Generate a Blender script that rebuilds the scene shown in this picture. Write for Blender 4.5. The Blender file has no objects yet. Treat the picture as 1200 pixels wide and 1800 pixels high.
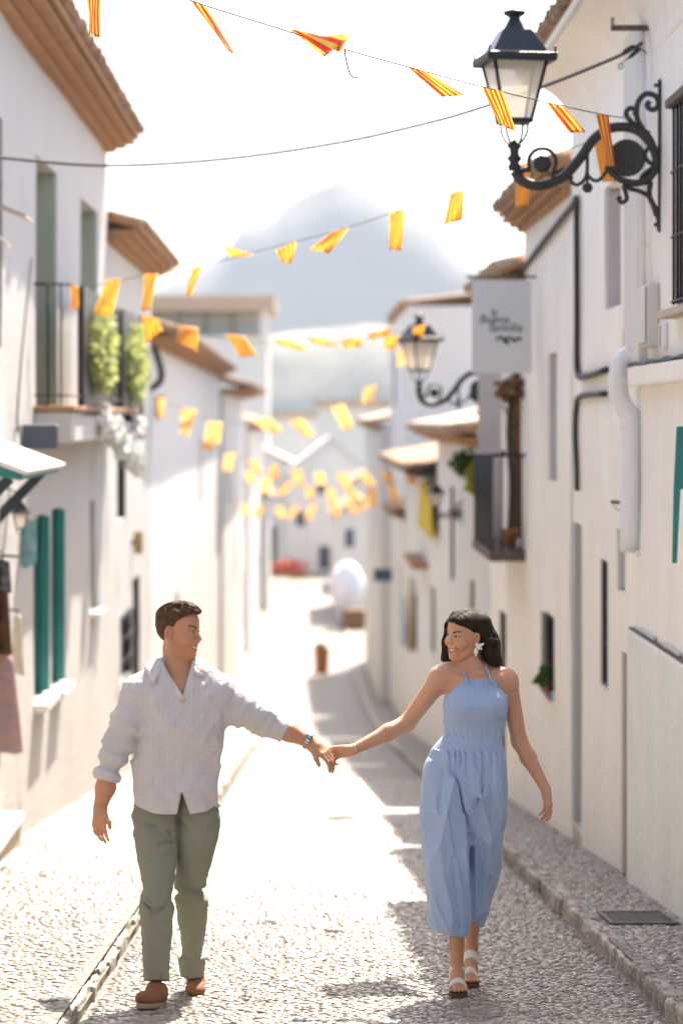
import bpy, bmesh, math, random
import numpy as np
from mathutils import Vector, Matrix

SC = bpy.context.scene
COL = SC.collection
R = math.radians
random.seed(7)
rng = np.random.default_rng(7)

# ------------------------------------------------------------------ camera
F = 4250.0            # focal length in photo pixels (85 mm on a 36 mm long side of 1800 px)
CX, CY = 540.0, 735.0 # where the level street direction meets the photo
CAMZ = 1.52           # eye height above the ground the photographer stands on
FOCUS = 11.05
cam_d = bpy.data.cameras.new("camera")
cam = bpy.data.objects.new("camera", cam_d); COL.objects.link(cam)
cam.location = (0, 0, CAMZ); cam.rotation_euler = (R(90), 0, 0)
cam_d.lens = 85; cam_d.sensor_width = 36; cam_d.sensor_fit = 'AUTO'
cam_d.shift_x = (600 - CX) / 1800; cam_d.shift_y = -(900 - CY) / 1800
cam_d.clip_start = 0.1; cam_d.clip_end = 20000
cam_d.dof.use_dof = True; cam_d.dof.focus_distance = FOCUS
cam_d.dof.aperture_fstop = 1.7; cam_d.dof.aperture_blades = 0
SC.camera = cam

# ------------------------------------------------------------------ world, sun, exposure
SUN_EL, SUN_AZ = R(53), R(15.5)     # sun stands ahead of the camera, a little to its right
w = bpy.data.worlds.new("World"); SC.world = w; w.use_nodes = True
nt = w.node_tree
sky = nt.nodes.new('ShaderNodeTexSky'); sky.sky_type = 'NISHITA'; sky.sun_disc = False
sky.sun_elevation = SUN_EL; sky.sun_rotation = SUN_AZ
sky.air_density = 1.0; sky.dust_density = 2.5; sky.ozone_density = 1.0
bg = nt.nodes['Background']; bg.inputs['Strength'].default_value = 0.11
nt.links.new(sky.outputs[0], bg.inputs[0])
sd = bpy.data.lights.new("sun", 'SUN'); sd.energy = 3.7; sd.angle = R(0.53); sd.color = (1.0, 0.94, 0.85)
sun = bpy.data.objects.new("sun", sd); COL.objects.link(sun)
sdir = Vector((math.sin(SUN_AZ) * math.cos(SUN_EL), math.cos(SUN_AZ) * math.cos(SUN_EL), math.sin(SUN_EL)))
sun.rotation_euler = (-sdir).to_track_quat('-Z', 'Y').to_euler(); sun.location = sdir * 60
SC.view_settings.view_transform = 'Standard'; SC.view_settings.look = 'None'
SC.view_settings.exposure = 2.12; SC.view_settings.gamma = 1.0
SC.view_settings.use_curve_mapping = False
SC.view_settings.use_white_balance = True; SC.view_settings.white_balance_temperature = 6900; SC.view_settings.white_balance_tint = 10
SC.cycles.use_denoising = True
SC.cycles.max_bounces = 8; SC.cycles.diffuse_bounces = 5; SC.cycles.glossy_bounces = 3
SC.cycles.transmission_bounces = 4; SC.cycles.volume_bounces = 0; SC.cycles.transparent_max_bounces = 6
SC.cycles.sample_clamp_indirect = 6.0
SC.cycles.caustics_reflective = False; SC.cycles.caustics_refractive = False

# ------------------------------------------------------------------ geometry helpers
def G(Y):
    """height of the roadway along the street"""
    a, b, s = 45.0, 95.0, 0.102
    if Y <= a: return -s * Y
    if Y >= b: return -s * a - s * (b - a) / 2
    t = Y - a
    return -s * a - s * (t - t * t / (2 * (b - a)))
def Gv(Y):
    Y = np.asarray(Y, float); a, b, s = 45.0, 95.0, 0.102
    t = np.clip(Y - a, 0, b - a)
    return -s * np.minimum(Y, a) - s * (t - t * t / (2 * (b - a)))
def px(x, y, Y): return Vector(((x - CX) / F * Y, Y, CAMZ + (CY - y) / F * Y))
def zz(y, Y): return CAMZ + (CY - y) / F * Y
def yw(x, X): return X * F / (x - CX)

def tag(o, label=None, cat=None, group=None, kind=None):
    if label: o['label'] = label
    if cat: o['category'] = cat
    if group: o['group'] = group
    if kind: o['kind'] = kind
    return o
def empty(name, loc, label=None, cat=None, group=None):
    o = bpy.data.objects.new(name, None); COL.objects.link(o); o.location = loc
    o.empty_display_size = 0.1
    tag(o, label, cat, group); return o
def link(name, me, mat=None, parent=None):
    o = bpy.data.objects.new(name, me); COL.objects.link(o)
    if mat is not None and not me.materials: me.materials.append(mat)
    if parent is not None:
        o.parent = parent
        o.matrix_parent_inverse = parent_world(parent).inverted()
    return o
def parent_world(p):
    m = Matrix.LocRotScale(p.location, p.rotation_euler, p.scale)
    if p.parent: m = parent_world(p.parent) @ p.matrix_parent_inverse @ m
    return m
def mesh(name, V, Fc, smooth=False):
    me = bpy.data.meshes.new(name)
    if isinstance(V, np.ndarray): V = V.tolist()
    if isinstance(Fc, np.ndarray): Fc = Fc.tolist()
    me.from_pydata(V, [], Fc); me.update()
    if smooth: me.polygons.foreach_set('use_smooth', [True] * len(me.polygons))
    return me
def npmesh(name, V, Q, smooth=True):
    """fast mesh from numpy: V (n,3), Q (m,k)"""
    V = np.ascontiguousarray(V, np.float32); Q = np.ascontiguousarray(Q, np.int32)
    me = bpy.data.meshes.new(name); k = Q.shape[1]
    me.vertices.add(len(V)); me.vertices.foreach_set('co', V.ravel())
    me.loops.add(Q.size); me.loops.foreach_set('vertex_index', Q.ravel())
    me.polygons.add(len(Q)); me.polygons.foreach_set('loop_start', np.arange(len(Q), dtype=np.int32) * k)
    if smooth: me.polygons.foreach_set('use_smooth', np.ones(len(Q), bool))
    me.update(calc_edges=True); me.validate(); return me

class MB:
    def __init__(s): s.v = []; s.f = []; s.sm = []
    def quad(s, a, b, c, d, sm=False):
        n = len(s.v); s.v += [tuple(a), tuple(b), tuple(c), tuple(d)]; s.f.append((n, n+1, n+2, n+3)); s.sm.append(sm); return s
    def box(s, lo, hi):
        x0, y0, z0 = [min(a, b) for a, b in zip(lo, hi)]; x1, y1, z1 = [max(a, b) for a, b in zip(lo, hi)]
        n = len(s.v)
        s.v += [(x0,y0,z0),(x1,y0,z0),(x1,y1,z0),(x0,y1,z0),(x0,y0,z1),(x1,y0,z1),(x1,y1,z1),(x0,y1,z1)]
        for f in ((0,3,2,1),(4,5,6,7),(0,1,5,4),(1,2,6,5),(2,3,7,6),(3,0,4,7)):
            s.f.append(tuple(n+i for i in f)); s.sm.append(False)
        return s
    def prism(s, pts, d):
        """closed polygon pts (3D, planar) extruded by vector d"""
        n = len(s.v); k = len(pts); d = Vector(d)
        s.v += [tuple(p) for p in pts] + [tuple(Vector(p) + d) for p in pts]
        s.f.append(tuple(range(n, n+k))); s.f.append(tuple(range(n+2*k-1, n+k-1, -1))); s.sm += [False, False]
        for i in range(k):
            j = (i+1) % k; s.f.append((n+i, n+k+i, n+k+j, n+j)); s.sm.append(False)
        return s
    def tube(s, pts, r, k=8, cap=True):
        pts = [Vector(p) for p in pts]; n0 = len(s.v)
        rs = r if isinstance(r, (list, tuple)) else [r] * len(pts)
        t = (pts[1]-pts[0]).normalized()
        a = t.orthogonal().normalized()
        for i, p in enumerate(pts):
            if i == 0: t = (pts[1]-pts[0])
            elif i == len(pts)-1: t = (pts[-1]-pts[-2])
            else: t = (pts[i+1]-pts[i-1])
            if t.length < 1e-9: t = Vector((0,0,1))
            t.normalize(); a = (a - t*a.dot(t))
            if a.length < 1e-6: a = t.orthogonal()
            a.normalize(); b = t.cross(a)
            for j in range(k):
                q = 2*math.pi*j/k; s.v.append(tuple(p + (a*math.cos(q)+b*math.sin(q))*rs[i]))
        for i in range(len(pts)-1):
            for j in range(k):
                j2 = (j+1) % k
                s.f.append((n0+i*k+j, n0+i*k+j2, n0+(i+1)*k+j2, n0+(i+1)*k+j)); s.sm.append(True)
        if cap:
            s.f.append(tuple(n0+j for j in range(k-1,-1,-1))); s.sm.append(False)
            m = n0+(len(pts)-1)*k; s.f.append(tuple(m+j for j in range(k))); s.sm.append(False)
        return s
    def lathe(s, c, prof, k=16, axis=(0,0,1), sm=True):
        """prof: list of (radius, height) along axis from c"""
        c = Vector(c); ax = Vector(axis).normalized(); a = ax.orthogonal().normalized(); b = ax.cross(a); n0 = len(s.v)
        for r_, h in prof:
            for j in range(k):
                q = 2*math.pi*(j+.5)/k; s.v.append(tuple(c + ax*h + (a*math.cos(q)+b*math.sin(q))*max(r_, 1e-4)))
        for i in range(len(prof)-1):
            for j in range(k):
                j2 = (j+1) % k
                s.f.append((n0+i*k+j, n0+i*k+j2, n0+(i+1)*k+j2, n0+(i+1)*k+j)); s.sm.append(sm)
        s.f.append(tuple(n0+j for j in range(k-1,-1,-1))); s.sm.append(False)
        m = n0+(len(prof)-1)*k; s.f.append(tuple(m+j for j in range(k))); s.sm.append(False)
        return s
    def build(s, name, mat, parent=None, bevel=0, seg=2):
        me = bpy.data.meshes.new(name); me.from_pydata(s.v, [], s.f); me.update()
        me.polygons.foreach_set('use_smooth', s.sm)
        if bevel:
            bm = bmesh.new(); bm.from_mesh(me)
            bmesh.ops.remove_doubles(bm, verts=bm.verts, dist=1e-5)
            ed = [e for e in bm.edges if len(e.link_faces) == 2 and e.calc_face_angle() > R(35)]
            bmesh.ops.bevel(bm, geom=ed, offset=bevel, segments=seg, affect='EDGES', profile=0.5)
            bm.to_mesh(me); bm.free()
        return link(name, me, mat, parent)

def spline(pts, n=8):
    """Catmull-Rom through pts"""
    pts = [Vector(p) for p in pts]; P = [pts[0]*2-pts[1]] + pts + [pts[-1]*2-pts[-2]]; out = []
    for i in range(1, len(P)-2):
        for k in range(n):
            t = k/n; a, b, c, d = P[i-1], P[i], P[i+1], P[i+2]
            out.append(0.5*((2*b)+(c-a)*t+(2*a-5*b+4*c-d)*t*t+(3*b-a-3*c+d)*t**3))
    out.append(pts[-1]); return out

# ------------------------------------------------------------------ materials
def M(name, col, rough=0.8, var=0.12, scale=4.0, bump=0.0, bscale=60.0, metal=0.0, spec=0.5,
      col2=None, mixscale=None, streak=0.0, coat=0.0, sub=0.0, detail=6.0, transl=0.0, roughvar=0.1, coords='pos', bdist=0.02):
    m = bpy.data.materials.new(name); m.use_nodes = True; n = m.node_tree.nodes; L = m.node_tree.links
    b = n['Principled BSDF']; b.inputs['Roughness'].default_value = rough; b.inputs['Metallic'].default_value = metal
    b.inputs['Specular IOR Level'].default_value = spec
    if coat: b.inputs['Coat Weight'].default_value = coat
    if coords == 'pos':
        g = n.new('ShaderNodeNewGeometry'); vec = g.outputs['Position']
    else:
        g = n.new('ShaderNodeTexCoord'); vec = g.outputs['Object']
    no = n.new('ShaderNodeTexNoise'); no.inputs['Scale'].default_value = scale; no.inputs['Detail'].default_value = detail
    no.inputs['Roughness'].default_value = 0.6
    L.new(vec, no.inputs['Vector'])
    rp = n.new('ShaderNodeValToRGB'); rp.color_ramp.elements[0].position = 0.3; rp.color_ramp.elements[1].position = 0.7
    c0 = [max(0, c*(1-var)) for c in col]; c1 = [min(1, c*(1+var)) for c in (col2 or col)]
    rp.color_ramp.elements[0].color = (*c0, 1); rp.color_ramp.elements[1].color = (*c1, 1)
    L.new(no.outputs['Fac'], rp.inputs[0]); out = rp.outputs[0]
    if streak:
        mp = n.new('ShaderNodeMapping'); mp.inputs['Scale'].default_value = (1.6, 1.6, 0.35); L.new(vec, mp.inputs[0])
        ns = n.new('ShaderNodeTexNoise'); ns.inputs['Scale'].default_value = 1.3; ns.inputs['Detail'].default_value = 7
        L.new(mp.outputs[0], ns.inputs['Vector'])
        r2 = n.new('ShaderNodeValToRGB'); r2.color_ramp.elements[0].position = 0.52; r2.color_ramp.elements[1].position = 0.78
        r2.color_ramp.elements[0].color = (1, 1, 1, 1); r2.color_ramp.elements[1].color = (1-streak, 1-streak*1.12, 1-streak*1.3, 1)
        L.new(ns.outputs['Fac'], r2.inputs[0])
        mx = n.new('ShaderNodeMix'); mx.data_type = 'RGBA'; mx.blend_type = 'MULTIPLY'; mx.inputs[0].default_value = 1
        L.new(out, mx.inputs[6]); L.new(r2.outputs[0], mx.inputs[7]); out = mx.outputs[2]
    L.new(out, b.inputs['Base Color'])
    if roughvar:
        mr = n.new('ShaderNodeMapRange'); mr.inputs['To Min'].default_value = max(0.02, rough-roughvar); mr.inputs['To Max'].default_value = min(1, rough+roughvar)
        L.new(no.outputs['Fac'], mr.inputs[0]); L.new(mr.outputs[0], b.inputs['Roughness'])
    if bump:
        nb = n.new('ShaderNodeTexNoise'); nb.inputs['Scale'].default_value = bscale; nb.inputs['Detail'].default_value = 5
        L.new(vec, nb.inputs['Vector'])
        bp = n.new('ShaderNodeBump'); bp.inputs['Strength'].default_value = bump; bp.inputs['Distance'].default_value = bdist
        L.new(nb.outputs['Fac'], bp.inputs['Height']); L.new(bp.outputs[0], b.inputs['Normal'])
    if sub:
        b.inputs['Subsurface Weight'].default_value = sub; b.inputs['Subsurface Radius'].default_value = (1.0, 0.35, 0.2)
        b.inputs['Subsurface Scale'].default_value = 0.006
    if transl:
        tr = n.new('ShaderNodeBsdfTranslucent'); L.new(out, tr.inputs[0])
        ms = n.new('ShaderNodeMixShader'); ms.inputs[0].default_value = transl
        L.new(b.outputs[0], ms.inputs[1]); L.new(tr.outputs[0], ms.inputs[2])
        L.new(ms.outputs[0], n['Material Output'].inputs['Surface'])
    return m

MT = {}
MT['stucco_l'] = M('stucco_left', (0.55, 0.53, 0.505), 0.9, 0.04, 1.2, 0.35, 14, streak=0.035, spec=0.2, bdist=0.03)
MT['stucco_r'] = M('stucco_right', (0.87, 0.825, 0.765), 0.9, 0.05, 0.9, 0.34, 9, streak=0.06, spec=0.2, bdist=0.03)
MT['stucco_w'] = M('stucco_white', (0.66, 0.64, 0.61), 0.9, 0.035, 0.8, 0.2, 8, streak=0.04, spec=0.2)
MT['mint'] = M('mint_wash', (0.76, 0.775, 0.73), 0.9, 0.05, 1.4, 0.3, 12, streak=0.12, spec=0.2, bdist=0.03)
MT['beige'] = M('beige_reveal', (0.52, 0.45, 0.37), 0.9, 0.12, 3, 0.2, 20, spec=0.2)
MT['greyblue'] = M('grey_blue_paint', (0.47, 0.49, 0.50), 0.7, 0.08, 2)
MT['lilac'] = M('lilac_grey_paint', (0.55, 0.52, 0.52), 0.85, 0.06, 2)
MT['sage'] = M('sage_green_paint', (0.36, 0.39, 0.31), 0.65, 0.10, 3)
MT['teal'] = M('teal_paint', (0.020, 0.215, 0.195), 0.5, 0.14, 6, 0.1, 40)
MT['tealsign'] = M('teal_sign_board', (0.17, 0.36, 0.38), 0.6, 0.35, 9)
MT['slate'] = M('slate_plastic', (0.06, 0.075, 0.10), 0.5, 0.1, 8)
MT['black'] = M('black_paint', (0.014, 0.015, 0.016), 0.5, 0.2, 20)
MT['iron'] = M('cast_iron', (0.030, 0.029, 0.026), 0.55, 0.35, 30, 0.25, 90, spec=0.5, bdist=0.004)
MT['navy'] = M('lantern_paint', (0.012, 0.017, 0.024), 0.42, 0.2, 14, 0.08, 60, bdist=0.004)
MT['darkglass'] = M('dark_glass', (0.02, 0.022, 0.024), 0.15, 0.2, 3)
MT['tile'] = M('roof_tile_clay', (0.27, 0.155, 0.09), 0.9, 0.38, 9, 0.3, 40, col2=(0.36, 0.235, 0.15))
MT['tilepale'] = M('roof_tile_pale', (0.46, 0.34, 0.25), 0.9, 0.25, 6, 0.3, 40)
MT['cornice'] = M('clay_cornice', (0.38, 0.205, 0.10), 0.85, 0.18, 4, 0.2, 30)
MT['wood'] = M('brown_wood', (0.20, 0.10, 0.045), 0.7, 0.25, 8)
MT['cardboard'] = M('brown_board', (0.42, 0.29, 0.16), 0.85, 0.15, 4)
MT['pvc'] = M('white_pvc', (0.80, 0.80, 0.81), 0.35, 0.03, 3, roughvar=0.05)
MT['meter'] = M('meter_box_plastic', (0.62, 0.60, 0.55), 0.6, 0.05, 4)
MT['cable'] = M('black_cable', (0.022, 0.022, 0.022), 0.6, 0.2, 20)
MT['greycable'] = M('grey_string', (0.10, 0.09, 0.085), 0.8, 0.2, 20)
MT['rust'] = M('rusty_steel', (0.115, 0.085, 0.065), 0.8, 0.4, 22, 0.3, 60)
MT['terracotta'] = M('terracotta', (0.42, 0.17, 0.07), 0.8, 0.15, 12)
MT['white'] = M('white_paint', (0.78, 0.77, 0.75), 0.6, 0.04, 6)
MT['ochre'] = M('ochre_plate', (0.42, 0.27, 0.09), 0.6, 0.15, 8)
MT['yellow'] = M('yellow_cloth', (0.72, 0.55, 0.05), 0.9, 0.1, 5, transl=0.2)
MT['leaf'] = M('leaf_green', (0.045, 0.11, 0.02), 0.55, 0.4, 12, transl=0.25)
MT['leafyellow'] = M('leaf_yellow_green', (0.36, 0.40, 0.14), 0.55, 0.35, 14, transl=0.5)
MT['bark'] = M('bark', (0.06, 0.045, 0.03), 0.9, 0.3, 20, 0.4, 60)
MT['signwhite'] = M('sign_panel', (0.63, 0.64, 0.64), 0.55, 0.03, 3)
MT['signink'] = M('sign_ink', (0.055, 0.055, 0.075), 0.6, 0.1, 10)
MT['steel'] = M('galvanised', (0.30, 0.30, 0.30), 0.45, 0.15, 20, metal=0.8)
MT['kerb'] = M('kerb_stone', (0.21, 0.185, 0.155), 0.55, 0.45, 16, 1.0, 34, col2=(0.34, 0.30, 0.25), bdist=0.016)
# ------------------------------------------------------------------ ground, road, pavements, kerbs
def cobble_sheet_mat(name, c0, c1, mortar):
    m = bpy.data.materials.new(name); m.use_nodes = True; n = m.node_tree.nodes; L = m.node_tree.links; b = n['Principled BSDF']
    g = n.new('ShaderNodeNewGeometry')
    vo = n.new('ShaderNodeTexVoronoi'); vo.inputs['Scale'].default_value = 17; L.new(g.outputs['Position'], vo.inputs['Vector'])
    ve = n.new('ShaderNodeTexVoronoi'); ve.feature = 'DISTANCE_TO_EDGE'; ve.inputs['Scale'].default_value = 17; L.new(g.outputs['Position'], ve.inputs['Vector'])
    r1 = n.new('ShaderNodeValToRGB'); r1.color_ramp.elements[0].color = (*c0, 1); r1.color_ramp.elements[1].color = (*c1, 1)
    sp = n.new('ShaderNodeSeparateColor'); L.new(vo.outputs['Color'], sp.inputs[0]); L.new(sp.outputs[0], r1.inputs[0])
    r2 = n.new('ShaderNodeValToRGB'); r2.color_ramp.elements[0].position = 0.02; r2.color_ramp.elements[1].position = 0.14
    r2.color_ramp.elements[0].color = (0, 0, 0, 1); r2.color_ramp.elements[1].color = (1, 1, 1, 1); L.new(ve.outputs['Distance'], r2.inputs[0])
    mx = n.new('ShaderNodeMix'); mx.data_type = 'RGBA'; L.new(r2.outputs[0], mx.inputs[0]); mx.inputs[6].default_value = (*mortar, 1); L.new(r1.outputs[0], mx.inputs[7])
    L.new(mx.outputs[2], b.inputs['Base Color'])
    mr = n.new('ShaderNodeMapRange'); mr.inputs['To Min'].default_value = 0.85; mr.inputs['To Max'].default_value = 0.42
    L.new(r2.outputs[0], mr.inputs[0]); L.new(mr.outputs[0], b.inputs['Roughness'])
    bp = n.new('ShaderNodeBump'); bp.inputs['Strength'].default_value = 0.8; bp.inputs['Distance'].default_value = 0.012
    L.new(r2.outputs[0], bp.inputs['Height']); L.new(bp.outputs[0], b.inputs['Normal'])
    return m
MT['roadsheet'] = cobble_sheet_mat('road_cobble_sheet', (0.20, 0.18, 0.155), (0.34, 0.30, 0.26), (0.13, 0.115, 0.10))
MT['pavesheet'] = cobble_sheet_mat('pavement_cobble_sheet', (0.18, 0.16, 0.14), (0.31, 0.27, 0.23), (0.14, 0.12, 0.10))
MT['mortar'] = M('mortar_bed', (0.155, 0.14, 0.12), 0.9, 0.25, 20, 0.5, 120, bdist=0.006)

def stone_mat(name):
    m = bpy.data.materials.new(name); m.use_nodes = True; n = m.node_tree.nodes; L = m.node_tree.links; b = n['Principled BSDF']
    at = n.new('ShaderNodeAttribute'); at.attribute_name = 'tone'
    oi = n.new('ShaderNodeObjectInfo')
    ad = n.new('ShaderNodeMath'); ad.operation = 'ADD'; L.new(at.outputs['Fac'], ad.inputs[0])
    ml = n.new('ShaderNodeMath'); ml.operation = 'MULTIPLY'; ml.inputs[1].default_value = 1.0; L.new(oi.outputs['Random'], ml.inputs[0])
    L.new(ml.outputs[0], ad.inputs[1])
    fr = n.new('ShaderNodeMath'); fr.operation = 'FRACT'; L.new(ad.outputs[0], fr.inputs[0])
    r1 = n.new('ShaderNodeValToRGB'); e = r1.color_ramp.elements
    e[0].color = (0.165, 0.138, 0.110, 1); e[1].color = (0.40, 0.35, 0.285, 1)
    k = e.new(0.45); k.color = (0.235, 0.20, 0.162, 1); k = e.new(0.8); k.color = (0.285, 0.24, 0.195, 1)
    L.new(fr.outputs[0], r1.inputs[0])
    g = n.new('ShaderNodeNewGeometry')
    no = n.new('ShaderNodeTexNoise'); no.inputs['Scale'].default_value = 45; no.inputs['Detail'].default_value = 4; L.new(g.outputs['Position'], no.inputs['Vector'])
    mx = n.new('ShaderNodeMix'); mx.data_type = 'RGBA'; mx.blend_type = 'MULTIPLY'; mx.inputs[0].default_value = 0.6
    L.new(r1.outputs[0], mx.inputs[6]); L.new(no.outputs['Fac'], mx.inputs[7])
    gn = n.new('ShaderNodeMix'); gn.data_type = 'RGBA'; gn.blend_type = 'MULTIPLY'; gn.inputs[0].default_value = 1; L.new(mx.outputs[2], gn.inputs[6]); gn.inputs[7].default_value = (1.45, 1.45, 1.45, 1)
    L.new(gn.outputs[2], b.inputs['Base Color']); b.inputs['Specular IOR Level'].default_value = 0.8
    mr = n.new('ShaderNodeMapRange'); mr.inputs['To Min'].default_value = 0.16; mr.inputs['To Max'].default_value = 0.46; L.new(no.outputs['Fac'], mr.inputs[0]); L.new(mr.outputs[0], b.inputs['Roughness'])
    return m
MT['stone'] = stone_mat('street_pebble')

KL, KR = -0.95, 1.52      # kerb lines
WL, WR = -2.40, 2.15      # house fronts
KERB = 0.10

def strip(name, xs, ys, zoff, mat, kind='structure', crown=0.0):
    ys = np.array(ys); V = []; Q = []
    for y in ys:
        for i, x in enumerate(xs):
            V.append((x, y, G(y) + zoff + (crown * (1 - abs(2*i/(len(xs)-1)-1)) if crown else 0)))
    k = len(xs)
    for j in range(len(ys)-1):
        for i in range(k-1): Q.append((j*k+i, j*k+i+1, (j+1)*k+i+1, (j+1)*k+i))
    o = link(name, mesh(name, V, Q, True), mat); o['kind'] = kind; return o
ysf = list(np.arange(-16, 140, 2.0))
MT['earth'] = M('dry_earth', (0.23, 0.20, 0.15), 0.95, 0.25, 0.05)
gv = [(-4000,-60,-30),(4000,-60,-30),(4000,170,-30),(-4000,170,-30),(4000,4000,-30),(-4000,4000,-30)]
ground = link('ground', mesh('ground', gv, [(0,1,2,3),(3,2,4,5)]), MT['earth']); ground['kind'] = 'structure'
road = strip('road', np.linspace(KL-.02, KR+.02, 7), ysf, 0.0, MT['roadsheet'])
pave_l = strip('pavement_left', [-6, WL, -1.7, KL-.05], ysf, KERB-.01, MT['pavesheet'])
pave_r = strip('pavement_right', [KR+.05, 1.85, WR, 6], ysf, KERB-.01, MT['pavesheet'])

# pebbles set on edge: near ones as single pieces, the rest joined
def dome(seed):
    r = np.random.default_rng(seed); k = 8; V = []
    for ring, (rr, h) in enumerate(((1.0, -0.25), (0.93, 0.35), (0.55, 0.86))):
        for j in range(k):
            a = 2*math.pi*j/k; q = 1 + r.uniform(-.14, .14)
            V.append((math.cos(a)*rr*q, math.sin(a)*rr*q, h + r.uniform(-.08, .08)))
    V.append((r.uniform(-.15,.15), r.uniform(-.15,.15), 1.0))
    Fq = []
    for ring in range(2):
        for j in range(k):
            j2 = (j+1) % k; Fq.append((ring*k+j, ring*k+j2, (ring+1)*k+j2)); Fq.append((ring*k+j, (ring+1)*k+j2, (ring+1)*k+j))
    for j in range(k): Fq.append((2*k+j, 2*k+(j+1) % k, 3*k))
    return np.array(V), np.array(Fq)
DOMES = [dome(s) for s in range(10)]
def stone_field(x0, x1, y0, y1, z0, pitch, seed, skip=None, h=(0.008, 0.017)):
    r = np.random.default_rng(seed)
    xs = np.arange(x0, x1, pitch); ys = np.arange(y0, y1, pitch*0.80)
    X, Y = np.meshgrid(xs, ys); X = X + (np.arange(len(ys)) % 2)[:, None]*pitch*.5
    X = X.ravel() + r.normal(0, pitch*.13, X.size); Y = Y.ravel() + r.normal(0, pitch*.12, Y.size)
    keep = (X > x0+.01) & (X < x1-.01) & (r.random(X.size) > .035)
    if skip is not None: keep &= ~skip(X, Y)
    X, Y = X[keep], Y[keep]; n = X.size
    sx = pitch*r.uniform(.46, .72, n); sy = pitch*r.uniform(.27, .40, n); sz = r.uniform(h[0], h[1], n)
    rot = r.normal(0, .30, n)
    tx = r.normal(0, .10, n); ty = r.normal(0, .10, n)
    z = Gv(Y) + z0
    return dict(X=X, Y=Y, z=z, sx=sx, sy=sy, sz=sz, rot=rot, tx=tx, ty=ty, t=r.random(n), d=r.integers(0, 10, n))
def join_stones(S, idx, name):
    Vs = []; Fs = []; T = []; off = 0
    for k in range(10):
        ii = idx[S['d'][idx] == k]
        if not len(ii): continue
        V, Fq = DOMES[k]; c, s = np.cos(S['rot'][ii])[:, None], np.sin(S['rot'][ii])[:, None]
        lx = V[None, :, 0]*S['sx'][ii][:, None]; ly = V[None, :, 1]*S['sy'][ii][:, None]
        wx = lx*c-ly*s; wy = lx*s+ly*c
        wz = V[None, :, 2]*S['sz'][ii][:, None] + wx*S['tx'][ii][:, None] + wy*(S['ty'][ii][:, None]-0.102)
        P = np.stack([wx+S['X'][ii][:, None], wy+S['Y'][ii][:, None], wz+S['z'][ii][:, None]], -1)
        m = len(ii); nv = len(V)
        Vs.append(P.reshape(-1, 3)); Fs.append((Fq[None]+(np.arange(m)*nv)[:, None, None]+off).reshape(-1, 3)); off += m*nv
        T.append(np.repeat(S['t'][ii], nv))
    V = np.concatenate(Vs); me = npmesh(name, V, np.concatenate(Fs), True)
    a = me.attributes.new('tone', 'FLOAT', 'POINT'); a.data.foreach_set('value', np.concatenate(T).astype(np.float32))
    return me
DOME_ME = []
for k in range(10):
    V, Fq = DOMES[k]; me = npmesh('pebble', V, Fq, True)
    a = me.attributes.new('tone', 'FLOAT', 'POINT'); a.data.foreach_set('value', np.zeros(len(V), np.float32))
    me.materials.append(MT['stone']); DOME_ME.append(me)
def lay_stones(S, parent, nsingle, zmin_y):
    order = np.argsort(S['Y']); vis = order[(S['Y'][order] > zmin_y)]
    single = vis[:nsingle]; rest = np.setdiff1d(np.arange(len(S['X'])), single)
    o = link('pebble_field', join_stones(S, rest, 'pebble_field'), MT['stone'], parent); o['kind'] = 'stuff'
    for i in single:
        k = int(S['d'][i]); o = bpy.data.objects.new('pebble', DOME_ME[k]); COL.objects.link(o)
        o.location = (S['X'][i], S['Y'][i], S['z'][i]); o.scale = (S['sx'][i], S['sy'][i], S['sz'][i])
        o.rotation_euler = (-.102 + S['ty'][i]*.5, S['tx'][i]*.5, S['rot'][i]); o.parent = parent
S = stone_field(KL+.01, KR-.01, 9.2, 32, -0.001, 0.047, 11, h=(.006, .012)); lay_stones(S, road, 300, 10.15)
DRX0, DRX1, DRY0, DRY1 = 1.66, 2.04, 13.25, 13.9      # drain grate in the right pavement
S = stone_field(KR+.125, WR+.02, 9.2, 30, KERB-.011, 0.046, 12, skip=lambda X, Y: (X > DRX0-.03) & (X < DRX1+.03) & (Y > DRY0-.03) & (Y < DRY1+.03), h=(.005, .011)); lay_stones(S, pave_r, 300, 12.6)
S = stone_field(WL-.02, KL-.115, 9.2, 30, KERB-.011, 0.050, 13, h=(.006, .012)); lay_stones(S, pave_l, 300, 10.3)

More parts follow.
